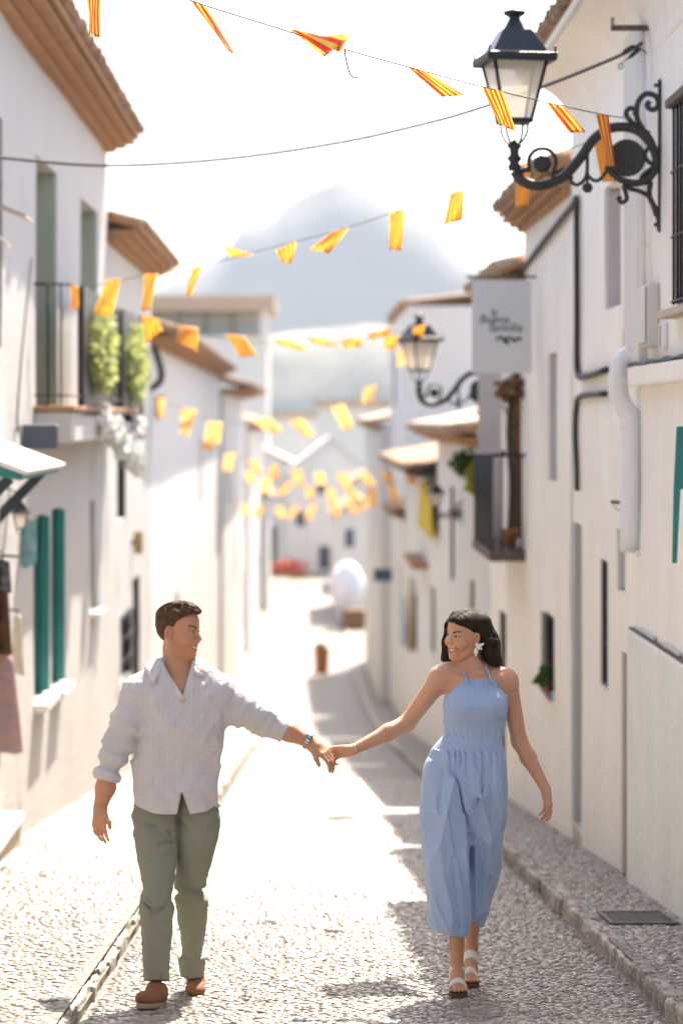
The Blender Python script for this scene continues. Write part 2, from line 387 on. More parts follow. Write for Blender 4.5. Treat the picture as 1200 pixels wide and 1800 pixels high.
# kerbs of single rough stones
def kerb_mat():
    m = MT['kerb'].copy(); m.name = 'kerb_stone_toned'; n = m.node_tree.nodes; L = m.node_tree.links; b = n['Principled BSDF']
    src = b.inputs['Base Color'].links[0].from_socket; oi = n.new('ShaderNodeObjectInfo'); mr = n.new('ShaderNodeMapRange'); mr.inputs['To Min'].default_value = .78; mr.inputs['To Max'].default_value = 1.25; L.new(oi.outputs['Random'], mr.inputs[0])
    mx = n.new('ShaderNodeMix'); mx.data_type = 'RGBA'; mx.blend_type = 'MULTIPLY'; mx.inputs[0].default_value = 1; L.new(src, mx.inputs[6]); L.new(mr.outputs[0], mx.inputs[7]); L.new(mx.outputs[2], b.inputs['Base Color']); return m
MT['kerbtone'] = kerb_mat()
def kerb_stone(seed, w=0.15, l=0.30, h=0.22):
    r = random.Random(seed); bm = bmesh.new(); bmesh.ops.create_cube(bm, size=1)
    for v in bm.verts: v.co = Vector((v.co.x*w, v.co.y*l, v.co.z*h))
    bmesh.ops.bevel(bm, geom=bm.edges[:], offset=.016, segments=2, affect='EDGES', profile=.6)
    bmesh.ops.subdivide_edges(bm, edges=[e for e in bm.edges if e.calc_length() > .08], cuts=2, use_grid_fill=True)
    for v in bm.verts: v.co += Vector((r.gauss(0,.0060), r.gauss(0,.004), r.gauss(0,.0065)))
    me = bpy.data.meshes.new('kerb_stone'); bm.to_mesh(me); bm.free()
    for p in me.polygons: p.use_smooth = True
    me.materials.append(MT['kerbtone']); return me
KM = [kerb_stone(s) for s in range(7)]
for side, kx, nm in ((1, KR+.075, 'kerb_right'), (-1, KL-.075, 'kerb_left')):
    kb = strip(nm, [kx-.06, kx+.06], ysf, KERB-.055, MT['mortar'])
    y = 9.0; r = random.Random(40+side)
    while y < 42:
        l = r.uniform(.20, .44)
        o = bpy.data.objects.new('kerb_stone', KM[r.randrange(7)]); COL.objects.link(o)
        o.location = (kx + r.gauss(0,.008), y+l/2, G(y+l/2)+KERB-.11+r.gauss(0,.004)+(-.010 if side > 0 else -.032))
        o.scale = (r.uniform(.9, 1.08)*(.74 if side > 0 else .60), (l-.014)/.30, 1); o.rotation_euler = (-.102+r.gauss(0,.02), r.gauss(0,.03), r.gauss(0,.02)); o.parent = kb
        y += l
    far = MB().box((kx-.075, 42, G(42)-.2), (kx+.075, 42.01, G(42)))
    V = []; Q = []
    for yy in np.arange(42, 120, 3.0):
        for (dx, dz) in ((-.075, -.1), (-.075, KERB), (.075, KERB), (.075, -.1)): V.append((kx+dx, yy, G(yy)+dz))
    nn = len(V)//4
    for j in range(nn-1):
        for i in range(3): Q.append((j*4+i, (j+1)*4+i, (j+1)*4+i+1, j*4+i+1))
    o = link('kerb_run', mesh('kerb_run', V, Q), MT['kerb'], kb)

# drain grate in the right pavement
dg = empty('drain_grate', (1.85, 13.57, G(13.57)+KERB), 'flat rusty iron drain grate let into the cobbled pavement', 'drain')
MT['grate'] = M('worn_grate_iron', (0.13, 0.115, 0.10), 0.55, 0.35, 24, metal=0.2)
def slab_on_ground(mb, x0, x1, y0, y1, z0, z1):
    a = [(x0,y0,G(y0)+z0),(x1,y0,G(y0)+z0),(x1,y1,G(y1)+z0),(x0,y1,G(y1)+z0)]; n = len(mb.v)
    mb.v += a + [(p[0],p[1],p[2]+z1-z0) for p in a]
    for f in ((0,3,2,1),(4,5,6,7),(0,1,5,4),(1,2,6,5),(2,3,7,6),(3,0,4,7)): mb.f.append(tuple(n+i for i in f)); mb.sm.append(False)
mb = MB(); z0, z1 = KERB-.004, KERB+.007
for a in ((DRX0, DRX0+.025, DRY0, DRY1), (DRX1-.025, DRX1, DRY0, DRY1), (DRX0+.025, DRX1-.025, DRY0, DRY0+.035), (DRX0+.025, DRX1-.025, DRY1-.035, DRY1)): slab_on_ground(mb, *a, z0, z1)
mb.build('frame', MT['grate'], dg)
mb = MB(); slab_on_ground(mb, DRX0+.02, DRX1-.02, DRY0+.02, DRY1-.02, KERB-.03, KERB-.008); mb.build('pit', MT['black'], dg)
for i in range(9):
    y = DRY0+.07+i*.058; mb = MB(); slab_on_ground(mb, DRX0+.03, DRX1-.03, y, y+.03, z0, KERB+.004); mb.build('slat', MT['grate'], dg)
# ------------------------------------------------------------------ houses along the street
def vn2(a, b, seed=0):
    """cheap smooth 2D value noise in -1..1"""
    a = np.asarray(a, float); b = np.asarray(b, float); ia, ib = np.floor(a).astype(int), np.floor(b).astype(int)
    fa, fb = a-ia, b-ib; fa = fa*fa*(3-2*fa); fb = fb*fb*(3-2*fb)
    h = lambda i, j: ((np.sin(i*127.1+j*311.7+seed*74.7)*43758.5453) % 1.0)*2-1
    return (h(ia,ib)*(1-fa)+h(ia+1,ib)*fa)*(1-fb)+(h(ia,ib+1)*(1-fa)+h(ia+1,ib+1)*fa)*fb

def facade(X, Y0, Y1, z0, z1, holes, side, depth, mat, root, wob=0.012, step=0.4, seed=1):
    """street wall at X with real openings; holes = [(ya,yb,za,zb,reveal)] ; side -1 left houses, +1 right houses"""
    ys = sorted(set([Y0, Y1] + [h[0] for h in holes] + [h[1] for h in holes])); zs = sorted(set([z0, z1] + [h[2] for h in holes] + [h[3] for h in holes]))
    def fill(a):
        out = [a[0]]
        for p, q in zip(a, a[1:]):
            k = max(1, int(math.ceil((q-p)/step)))
            out += [p+(q-p)*i/k for i in range(1, k+1)]
        return out
    ys, zs = fill(ys), fill(zs); ny, nz = len(ys), len(zs)
    YY, ZZ = np.meshgrid(ys, zs, indexing='ij')
    D = wob*(vn2(YY*.7, ZZ*.7, seed)+.5*vn2(YY*1.9, ZZ*1.9, seed+3))
    V = [(X+D[i, j], ys[i], zs[j]) for i in range(ny) for j in range(nz)]; Q = []
    inh = lambda y, z: any(h[0] < y < h[1] and h[2] < z < h[3] for h in holes)
    for i in range(ny-1):
        for j in range(nz-1):
            if inh((ys[i]+ys[i+1])/2, (zs[j]+zs[j+1])/2): continue
            q = (i*nz+j, (i+1)*nz+j, (i+1)*nz+j+1, i*nz+j+1); Q.append(q if side > 0 else q[::-1])
    nf = len(Q)
    for (ya, yb, za, zb, d) in holes:
        n = len(V); xo, xi = X-side*(-0.0), X+side*d
        e = 0.02
        V += [(X-side*0.0+D.mean(),ya,za),(X,yb,za),(X,yb,zb),(X,ya,zb),(xi,ya,za),(xi,yb,za),(xi,yb,zb),(xi,ya,zb)]
        for f in ((0,1,5,4),(1,2,6,5),(2,3,7,6),(3,0,4,7),(4,5,6,7)): Q.append(tuple(n+k for k in f))
    n = len(V); xb = X+side*depth
    V += [(X,Y0,z0),(xb,Y0,z0),(xb,Y0,z1),(X,Y0,z1),(X,Y1,z0),(xb,Y1,z0),(xb,Y1,z1),(X,Y1,z1)]
    for f in ((0,1,2,3),(4,5,6,7),(1,5,6,2),(3,2,6,7)): Q.append(tuple(n+k for k in f))
    me = mesh('wall', V, Q); sm = np.zeros(len(Q), bool); sm[:nf] = True
    me.polygons.foreach_set('use_smooth', sm)
    return link('wall', me, mat, root)

def barrel_mesh(r, l, t=0.012, k=8):
    """half-round clay tile lying along +X, r radius"""
    V = []; Q = []
    for xx, s in ((0, 1.0), (l, .86)):
        for rr in (r*s, (r-t)*s):
            for j in range(k+1):
                a = math.pi*j/k; V.append((xx, math.cos(a)*rr, math.sin(a)*rr))
    m = k+1
    for j in range(k):
        Q += [(j, j+1, 2*m+j+1, 2*m+j), (m+j, 3*m+j, 3*m+j+1, m+j+1), (j, m+j, m+j+1, j+1), (2*m+j, 2*m+j+1, 3*m+j+1, 3*m+j)]
    me = mesh('eave_tile', V, Q, True); return me
BARREL = {}
def tile_roof(root, X, Y0, Y1, ze, side, over=0.4, pitch=0.30, run=3.0, mat='tile', rows=2, sheet=True, cornice='cornice', spacing=0.235, step=0.11, cove=False):
    """pitched clay roof with eave over the street: stepped cornice, sheet of barrel waves, single tiles along the eave"""
    rf = empty('roof', (X, (Y0+Y1)/2, ze)); rf.parent = root; rf.matrix_parent_inverse = parent_world(root).inverted()
    xe = X-side*over
    mb = MB(); s = side; n = 3
    if cove:
        pr = [(X+s*.05, Y0-.02, ze-step*1.5)]+[(X-s*over*.92*(1-math.cos(q)), Y0-.02, ze-step*1.4*(1-math.sin(q))) for q in np.linspace(0, math.pi/2, 9)]+[(X+s*.05, Y0-.02, ze)]
        mb.prism(pr, (0, Y1-Y0+.04, 0))
    for i in range(0 if cove else n):
        o = over*(i+1)/n*.86; z = ze-step*(n-i)/n*1.3
        mb.box((X+s*.05, Y0-.02-.01*i, z), (X-s*o, Y1+.02+.01*i, z+step*1.3/n-.002))
    mb.build('cornice', MT[cornice], rf, bevel=.012)
    mb = MB(); rise = run*pitch; th = .05
    pts = [(xe, Y0-.04, ze+.002), (X+s*run, Y0-.04, ze+.002+(run+over)*pitch), (X+s*run, Y0-.04, ze+th+(run+over)*pitch), (xe, Y0-.04, ze+th)]
    mb.prism(pts, (0, Y1-Y0+.08, 0)); mb.build('roof_deck', MT[cornice], rf)
    key = mat
    if key not in BARREL: BARREL[key] = barrel_mesh(.105, .46); BARREL[key].materials.append(MT[mat])
    nt_ = int((Y1-Y0)/spacing); sl = math.atan(pitch)
    # wave sheet behind the eave rows
    if sheet:
        K = nt_*6+1; V = []; Q = []
        yy = np.linspace(Y0-.03, Y1+.03, K)
        for u in np.linspace(.30, run+over, 8):
            for q, y in enumerate(yy):
                V.append((xe+s*u, y, ze+th+.012+u*pitch+.075*abs(math.sin(math.pi*(y-Y0)/spacing))))
        for i in range(7):
            for q in range(K-1): Q.append((i*K+q, i*K+q+1, (i+1)*K+q+1, (i+1)*K+q))
        link('tile_sheet', mesh('tile_sheet', V, Q, True), MT[mat], rf)
    inv = parent_world(rf).inverted(); r = random.Random(int(Y0*10))
    for row in range(rows):
        for i in range(nt_):
            o = bpy.data.objects.new('tile', BARREL[key]); COL.objects.link(o)
            u = -.05+row*.36
            o.location = (xe+s*u+r.gauss(0,.008), Y0+(i+.5)*spacing+r.gauss(0,.008), ze+th+.005+u*pitch+row*.02)
            o.rotation_euler = (0, -sl*1 if s > 0 else -sl, r.gauss(0,.03)+(0 if s > 0 else math.pi))
            o.parent = rf; o.matrix_parent_inverse = inv
    return rf

def jamb(root, X, side, yb, za, zb, d, mat, name='shutter', t=0.035):
    """leaf folded back against the far reveal of an opening"""
    mb = MB(); mb.box((X+side*.012, yb-t, za+.01), (X+side*(d-.01), yb-.003, zb-.01)); mb.build(name, MT[mat], root, bevel=.004)
def backpane(root, X, side, ya, yb, za, zb, d, mat, name='pane'):
    mb = MB(); mb.box((X+side*(d-.03), ya+.003, za+.003), (X+side*(d-.006), yb-.003, zb-.003)); return mb.build(name, MT[mat], root)
def sill(root, X, side, ya, yb, z, mat='white', out=.09, th=.06):
    mb = MB(); mb.box((X+side*.10, ya-.06, z-th), (X-side*out, yb+.06, z+.004)); mb.build('sill', MT[mat], root, bevel=.01)
def bars(root, X, side, ya, yb, za, zb, n, off=.03, r=.008):
    for i in range(n):
        y = ya+(yb-ya)*(i+.5)/n; mb = MB(); mb.tube([(X-side*off, y, za), (X-side*off, y, zb)], r, 6); mb.build('bar', MT['black'], root)
    k = 4
    for z in np.linspace(za+.02, zb-.02, k):
        mb = MB(); mb.tube([(X-side*off, ya-.03, z), (X-side*off, yb+.03, z)], r*.9, 6); mb.build('crossbar', MT['black'], root)
def sub(name, root, loc):
    e = empty(name, loc); e.parent = root; e.matrix_parent_inverse = parent_world(root).inverted(); return e

def house(label, X, Y0, Y1, ztop, side, holes, mat, depth=6, zlow=None, roof=None, seed=1, step=0.5, name='white_house'):
    zl = (min(G(Y0), G(Y1))-.4) if zlow is None else zlow
    root = empty(name, (X+side*depth/2, (Y0+Y1)/2, G((Y0+Y1)/2)), label, 'house', 'whitewashed houses along the street')
    facade(X, Y0, Y1, zl, ztop, [h[:5] for h in holes], side, depth, MT[mat], root, step=step, seed=seed)
    if roof: tile_roof(root, X, Y0, Y1, ztop, side, **roof)
    return root

# ---- left house 1: brown eave, sage shutters, teal windows
X = WL; z_up0, z_up1 = 1.62, 3.86
L1H = [(17.2, 18.95, z_up0+.45, z_up1, .30), (21.45, 23.2, z_up0, z_up1, .30), (25.6, 27.5, z_up0, z_up1, .30),
       (16.9, 18.75, G(18)+.12, .62, .30), (21.25, 22.15, zz(1225,21.8), zz(905,21.8), .16), (22.75, 23.55, zz(1205,23.2), zz(893,23.2), .16),
       (26.75, 27.35, zz(1072,27.1), zz(880,27.1), .14)]
L1 = house('tall white house with overhanging brown tiled eave and sage shutters', X, -14.0, 29.0, 4.84, -1, L1H, 'stucco_l', roof=dict(over=.40, rows=1), seed=3)  # unseen stretch behind the camera added to hold skylight off the couple
for i, h in enumerate(L1H[:3]):
    wn = sub('window', L1, (X, h[0], h[2]))
    jamb(wn, X, -1, h[1], h[2], h[3], .30, 'sage'); backpane(wn, X, -1, h[0], h[1], h[2], h[3], .30, 'sage', 'shutter')
h = L1H[3]; dr = sub('door', L1, (X, h[0], h[2]))
jamb(dr, X, -1, h[1], h[2]+.3, h[3], .30, 'teal', 'door_leaf'); backpane(dr, X, -1, h[0], h[1], h[2], h[3], .30, 'darkglass')
mb = MB(); mb.box((X-.012, h[1]-.035, h[2]+.01), (X-.29, h[1]-.003, h[2]+.30)); mb.build('kick_board', MT['wood'], dr)
mb = MB(); mb.box((X-.02, h[0], G(18.9)-.15), (X+.16, 18.95, G(18.9)+.30)); mb.build('door_step', MT['beige'], dr, bevel=.015)
mb = MB(); mb.box((X-.02, h[0], G(18.9)+.302), (X+.19, 18.97, G(18.9)+.36)); mb.build('step_slab', MT['white'], dr, bevel=.012)
for h in L1H[4:6]:
    wn = sub('window', L1, (X, h[0], h[2]))
    jamb(wn, X, -1, h[1], h[2], h[3], .16, 'teal', 'frame', .05)
    mb = MB(); mb.box((X-.10, h[0], h[2]), (X-.14, h[1], h[3])); mb.build('shutter', MT['teal'], wn)
    mb = MB(); mb.box((X-.03, h[1]-.10, h[2]+.03), (X+.05, h[1]-.06, h[3]-.02)); mb.build('shutter_leaf', MT['teal'], wn, bevel=.006)
    sill(wn, X, -1, h[0], h[1], h[2], out=.13, th=.07)
h = L1H[6]; wn = sub('window', L1, (X, h[0], h[2])); jamb(wn, X, -1, h[1], h[2], h[3], .14, 'sage', 'frame', .05); backpane(wn, X, -1, h[0], h[1], h[2], h[3], .14, 'sage', 'shutter'); sill(wn, X, -1, h[0], h[1], h[2], out=.12)
# balcony
by0, by1, bo = 21.25, 29.2, .33
bal = sub('balcony', L1, (X, by0, 1.6))
mb = MB(); mb.box((X-.02, by0, 1.30), (X+bo, by1, 1.58)); mb.build('slab', MT['stucco_l'], bal, bevel=.02)
mb = MB(); mb.box((X+.0, by0-.03, 1.582), (X+bo+.03, by1+.03, 1.63)); mb.build('slab_edge', MT['cornice'], bal, bevel=.012)
mb = MB(); mb.tube([(X, by0+.03, 2.70), (X+bo-.02, by0+.03, 2.70), (X+bo-.02, by1-.03, 2.70), (X, by1-.03, 2.70)], .012, 6); mb.tube([(X, by0+.03, 1.72), (X+bo-.02, by0+.03, 1.72), (X+bo-.02, by1-.03, 1.72)], .008, 6); mb.build('handrail', MT['black'], bal)
for xx in (X+.12, X+.235): mb = MB(); mb.tube([(xx, by0+.03, 1.63), (xx, by0+.03, 2.70)], .015 if xx < X+.2 else .010, 6); mb.build('baluster', MT['black'], bal)
for i in range(34):
    y = by0+.1+i*.23
    if 22.7 < y < by1-.1: mb = MB(); mb.tube([(X+bo-.02, y, 1.63), (X+bo-.02, y, 2.70)], .008, 5); mb.build('baluster', MT['black'], bal)
# small roof over the shop door, with its painted bracket
cn = sub('door_canopy', L1, (X, 18, 1.2))
mb = MB(); pts = [(X-.0, 16.5, 1.30), (X+.48, 16.5, 1.13), (X+.50, 16.5, 1.16), (X, 16.5, 1.345)]; mb.prism(pts, (0, 2.55, 0)); mb.build('canopy_top', MT['white'], cn)
mb = MB(); mb.box((X, 16.52, 1.24), (X+.40, 19.03, 1.05)) ; mb.v = [(x, y, z if z > 1.1 else 1.06-(0)) for x, y, z in mb.v]
mb = MB(); pts = [(X, 16.52, 1.29), (X+.46, 16.52, 1.13), (X+.44, 16.52, 1.095), (X, 16.52, 1.17)]; mb.prism(pts, (0, 2.5, 0)); mb.build('canopy_underside', MT['teal'], cn)
for yy in (16.8, 18.9):
    mb = MB(); mb.prism([(X, yy, .70), (X, yy, .82), (X+.30, yy, 1.12), (X+.36, yy, 1.08)], (0, .07, 0)); mb.build('bracket', MT['slate'], cn)
# floodlight under the balcony
fl = empty('floodlight', (X+.1, 20.3, 1.3), 'slate grey box shaped floodlight fixed below the left balcony', 'lamp')
mb = MB(); mb.box((X+.07, 19.75, 1.27), (X+.36, 19.83, 1.47)); mb.build('housing', MT['slate'], fl, bevel=.015)
mb = MB(); mb.tube([(X, 19.8, 1.42), (X+.05, 19.8, 1.46), (X+.06, 19.8, 1.30), (X, 19.8, 1.26)], .010, 6); mb.build('yoke', MT['steel'], fl)
# curved white awning arms high on the wall at the frame edge
ar = empty('awning_arm', (X, 17.2, 3.0), 'cream curved awning slats sticking out from the sage window', 'awning')
for k, (z, l) in enumerate(((3.05, .36), (2.86, .19))):
    pts = spline([(X-.02, 17.55, z+.12), (X+l*.5, 17.55, z-.0), (X+l, 17.55, z-.075)], 5); mb = MB()
    for a, b in zip(pts, pts[1:]): mb.prism([a, b, b+Vector((0,0,.025)), a+Vector((0,0,.025))], (0, .5, 0))
    mb.build('slat', MT['cardboard'] if False else MT['beige'], ar)

# wires running down the left wall
wr = MB(); wr.tube(spline([(X+.02, 20.9, 2.9), (X+.02, 20.3, 2.2), (X+.02, 19.9, 1.6), (X+.02, 19.9, 1.4)]), .008, 5)
tag(wr.build('wall_cable', MT['greycable']), 'thin grey cable running down the white wall beside the sage balcony door', 'cable')

# ---- left house 2 (lower eave) and 3, 4 further down
L2H = [(30.6, 32.0, .2, 2.2, .25), (33.3, 34.6, G(34)+.1, zz(1010,34.5), .25), (31.0, 33.0, zz(1195,32), zz(1075,32), .12), (34.6, 35.6, 1.2, 3.0, .2)]
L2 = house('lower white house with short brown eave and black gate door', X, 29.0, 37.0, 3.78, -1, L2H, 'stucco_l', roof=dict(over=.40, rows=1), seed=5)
for i, h in enumerate(L2H):
    wn = sub('door' if i == 1 else 'window', L2, (X, h[0], h[2])); backpane(wn, X, -1, h[0], h[1], h[2], h[3], h[4], 'black' if i in (0, 1, 2) else 'slate')
    jamb(wn, X, -1, h[1], h[2], h[3], h[4], 'black', 'frame')
    if i == 2: bars(wn, X, -1, h[0], h[1], h[2], h[3], 5)
lp = empty('wall_plate', (X, 33, zz(955,33)), 'small ochre plaque fixed above the black gate door', 'plaque')
mb = MB(); mb.box((X+.02, 33.2, zz(975,33)), (X+.14, 33.26, zz(935,33))); mb.build('plate', MT['ochre'], lp, bevel=.01)
mb = MB(); mb.box((X-.01, 33.22, zz(960,33)), (X+.022, 33.25, zz(950,33))); mb.build('arm', MT['black'], lp)
L3H = [(44, 45.0, G(45)+.3, G(45)+2.9, .12), (54, 55.0, -.4, 1.1, .12)]
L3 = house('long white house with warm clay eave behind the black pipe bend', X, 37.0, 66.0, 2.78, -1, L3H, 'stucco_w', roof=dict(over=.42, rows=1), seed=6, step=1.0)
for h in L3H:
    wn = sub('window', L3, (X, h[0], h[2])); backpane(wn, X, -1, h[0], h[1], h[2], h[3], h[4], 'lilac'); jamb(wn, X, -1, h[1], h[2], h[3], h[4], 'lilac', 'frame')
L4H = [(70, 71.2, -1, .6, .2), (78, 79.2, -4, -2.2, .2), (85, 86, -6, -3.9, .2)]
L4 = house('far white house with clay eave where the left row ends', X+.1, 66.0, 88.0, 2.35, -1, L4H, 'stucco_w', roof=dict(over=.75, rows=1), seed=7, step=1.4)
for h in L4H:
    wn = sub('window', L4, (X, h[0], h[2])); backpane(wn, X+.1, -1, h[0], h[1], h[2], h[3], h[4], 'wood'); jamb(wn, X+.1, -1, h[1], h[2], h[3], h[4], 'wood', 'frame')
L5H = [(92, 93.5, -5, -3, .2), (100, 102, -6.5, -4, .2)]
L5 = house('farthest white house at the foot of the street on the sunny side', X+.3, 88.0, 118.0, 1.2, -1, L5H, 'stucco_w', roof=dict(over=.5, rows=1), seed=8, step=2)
for h in L5H: wn = sub('window', L5, (X, h[0], h[2])); backpane(wn, X+.3, -1, h[0], h[1], h[2], h[3], h[4], 'slate')
# black pipe bend on house 2
pb = MB(); pb.tube(spline([px(262, 560, 37.2)+Vector((-.1,0,0)), px(268, 600, 37.2), px(283, 650, 37.2), px(280, 672, 37.2), px(262, 685, 37.2)], 6), .055, 8)
tag(pb.build('black_pipe', MT['black']), 'thick black pipe bending out below the second left eave', 'pipe')
# small clay tile hood on house 3
hb = MB(); hb.box((X, 38.2, zz(735,38.2)), (X+.13, 38.45, zz(695,38.2))); tag(hb.build('wall_lantern_box', MT['terracotta'], bevel=.02), 'small terracotta box fixed on the far left wall', 'wall box')

# ---- right house 1: near, with the iron lantern
X = WR
R1H = [(12.2, 14.06, zz(545,14), zz(188,14), .18), (16.55, 17.45, zz(540,17), zz(322,17), .28), (16.4, 16.82, zz(1040,16.6), zz(930,16.6), .2),
       (17.35, 17.76, zz(1210,17.5), zz(985,17.5), .12), (18.98, 19.62, G(19.3)-.0, zz(920,19.3), .26), (15.98, 16.58, G(16.3)-.1, zz(1150,16.3), .22)]
R1 = house('near white house carrying the big iron lantern and white drainpipe', X, -14.0, 19.7, 4.23, 1, R1H, 'stucco_r', roof=dict(over=.40, cornice='stucco_r', step=.30, cove=True), seed=11, step=.3)  # lengthened out of view behind the camera to block skylight from there
h = R1H[0]; wn = sub('window', R1, (X, h[0], h[2])); backpane(wn, X, 1, h[0], h[1], h[2], h[3], h[4], 'darkglass'); bars(wn, X, 1, h[0], h[1]-.02, h[2]+.03, h[3]+.02, 14, off=.035, r=.009)
sill(wn, X, 1, h[0], h[1], h[2]-.004, 'beige', out=.11, th=.045)
mb = MB(); mb.box((X+.0, h[0], h[3]), (X-.07, h[1]+.03, h[3]+.05)); mb.build('lintel', MT['rust'], wn, bevel=.006)
for i, mt in ((1, 'lilac'), (2, 'lilac'), (4, 'greyblue'), (5, 'beige')):
    h = R1H[i]; wn = sub('door' if i in (4,) else 'window', R1, (X, h[0], h[2])); backpane(wn, X, 1, h[0], h[1], h[2], h[3], h[4], mt, 'door_leaf' if i == 4 else 'shutter'); jamb(wn, X, 1, h[1], h[2], h[3], h[4], mt, 'frame')
    if i == 4:
        mb = MB(); mb.box((X-.005, h[0], h[2]-.1), (X+.24, h[1]-.04, h[2]+.22)); mb.build('threshold', MT['beige'], wn, bevel=.012)
h = R1H[3]; wn = sub('window', R1, (X, h[0], h[2])); backpane(wn, X, 1, h[0], h[1], h[2], h[3], h[4], 'black'); jamb(wn, X, 1, h[1], h[2], h[3], h[4], 'black', 'frame'); bars(wn, X, 1, h[0], h[1], h[2], h[3], 4, off=-.03)
# mint plinth with ledge
pz = zz(1105, 15.95)
mb = MB(); mb.box((X+.10, 4, G(16)-.3), (X-.05, 15.93, pz)); mb.build('plinth', MT['mint'], R1, bevel=.015)
mb = MB(); mb.box((X+.10, 6, pz+.002), (X-.035, 15.95, pz+.012)); mb.build('plinth_edge', MT['rust'], R1)
for ya, yb in ((13.9, 14.55), (14.9, 15.6), (12.7, 13.5)): mb = MB(); mb.box((X+.02, ya, pz+.013), (X-.022, yb, pz+.042)); mb.build('plinth_stone', MT['greyblue'], R1, bevel=.01)
# ledge over the shop
lz0, lz1 = zz(679,15.5), zz(645,15.5)
mb = MB(); mb.box((X+.05, 6, lz0), (X-.09, 15.6, lz1)); mb.build('ledge', MT['stucco_r'], R1, bevel=.015)
mb = MB(); mb.tube([(X-.05, y, lz1+.018+.006*math.sin(y*9)) for y in np.arange(12.5, 15.75, .12)], .014, 6); mb.tube([(X-.075, y, lz1+.012+.004*math.sin(y*7+1)) for y in np.arange(12.5, 15.7, .12)], .009, 6)
tag(mb.build('ledge_cable', MT['cable']), 'black cables lying along the ledge above the mint plinth wall', 'cable')
# corner strip and slim downpipe with brackets
mb = MB(); mb.box((X+.02, 15.35, lz1+.02), (X-.055, 16.05, 4.2)); mb.build('corner_pilaster', MT['stucco_w'], R1, bevel=.015)
dp = empty('rain_pipe', (X-.08, 15.25, 2), 'slim white rain pipe rising behind the iron lantern bracket', 'pipe')
mb = MB(); mb.tube([(X-.05, 15.18, lz1+.1), (X-.05, 15.18, 4.25)], .022, 10); mb.build('pipe', MT['pvc'], dp)
for z in (2.1, 2.6, 3.35): mb = MB(); mb.lathe((X-.05, 15.18, z), [(.027, 0), (.027, .03)], 10); mb.build('clip', MT['pvc'], dp)
# meter box
bxm = empty('meter_box', (X-.05, 15.0, 2.2), 'beige plastic meter box on the wall above the white drainpipe', 'box')
mb = MB(); mb.box((X+.0, 14.78, zz(610,14.95)), (X-.075, 15.14, zz(500,14.95))); mb.build('case', MT['meter'], bxm, bevel=.012)
mb = MB(); mb.box((X-.078, 14.80, zz(605,14.95)), (X-.09, 15.12, zz(506,14.95))); mb.build('cover', MT['meter'], bxm, bevel=.008)
mb = MB(); mb.box((X-.00, 14.45, zz(613,14.6)), (X-.03, 14.62, zz(568,14.6))); mb.build('junction', MT['pvc'], bxm, bevel=.006)
mb = MB(); mb.box((X-.031, 14.52, zz(610,14.6)), (X-.034, 14.535, zz(572,14.6))); mb.build('slot', MT['black'], bxm)
# fat white drainpipe with swan neck
dp = empty('drainpipe', (X-.08, 15.7, .5), 'fat white plastic drainpipe with swan neck beside the shop ledge', 'pipe')
pY = 15.75
pa = [px(1108, 622, pY), px(1096, 632, pY), px(1088, 648, pY), px(1086, 690, pY), px(1094, 712, pY), px(1104, 728, pY), px(1107, 750, pY), px(1110, 970, pY)]
for p in pa[2:]: p.x = min(p.x, X-.05)
mb = MB(); mb.tube(spline(pa, 6), .066, 16); mb.build('pipe', MT['pvc'], dp)
for (x_, y_) in ((1087, 668), (1107, 746)):
    p = px(x_, y_, pY); p.x = min(p.x, X-.05); mb = MB(); mb.lathe(p-Vector((0,0,.03)), [(.070, 0), (.0725, .006), (.0725, .05), (.070, .056)], 16); mb.build('socket', MT['pvc'], dp)
mb = MB(); p = px(1112, 968, pY); mb.tube([p, p+Vector((.02,-.06,-.015)), p+Vector((.05,-.10,0))], .02, 8); mb.build('outlet', MT['pvc'], dp)
# rusty bracket and cable hook
rb = empty('angle_bracket', px(1130, 45, 15.1), 'rusty angle iron stub sticking out of the near wall top', 'bracket')
a = px(1073, 48, 15.1); mb = MB(); mb.box((a.x, 15.08, a.z-.02), (X-.0, 15.12, a.z+.012)); mb.build('arm', MT['rust'], rb, bevel=.003)
mb = MB(); mb.box((a.x-.003, 15.09, a.z+.013), (a.x+.02, 15.11, a.z+.06)); mb.build('stop', MT['steel'], rb)
# teal shop sign at the frame edge
ts = MB(); p = [px(1193, 750, 13.55), px(1240, 742, 13.0), px(1240, 838, 13.0), px(1200, 862, 13.5), px(1194, 990, 13.55), px(1186, 988, 13.6), px(1188, 860, 13.6)]
p = [Vector((min(q.x, X-.02)-.0, q.y, q.z)) for q in [px(1193,750,13.6), px(1193,750,13.6)]]
ts = MB(); zt, zb_, zm = zz(750,13.6), zz(990,13.6), zz(860,13.6)
ts.prism([(2.075, 13.62, zt), (2.30, 13.62, zt+.01), (2.30, 13.62, zm), (2.095, 13.62, zm), (2.075, 13.62, zb_), (2.05, 13.62, zb_), (2.058, 13.62, zm)], (0, -.03, 0))
tag(ts.build('shop_sign', MT['teal'], bevel=.004), 'teal painted projecting shop board on the near right wall', 'sign')
# stains of bare plaster, worn patch
st = MB(); r_ = random.Random(3); c = Vector((X-.0135, 16.25, zz(598,16.25)))
pts = [(c.x, c.y+math.cos(a)*.13*r_.uniform(.7,1.2), c.z+math.sin(a)*.15*r_.uniform(.7,1.2)) for a in np.linspace(0, 2*math.pi, 14, endpoint=False)]
st.prism(pts, (-.004, 0, 0)); st.build('bare_plaster', MT['cardboard'], R1)

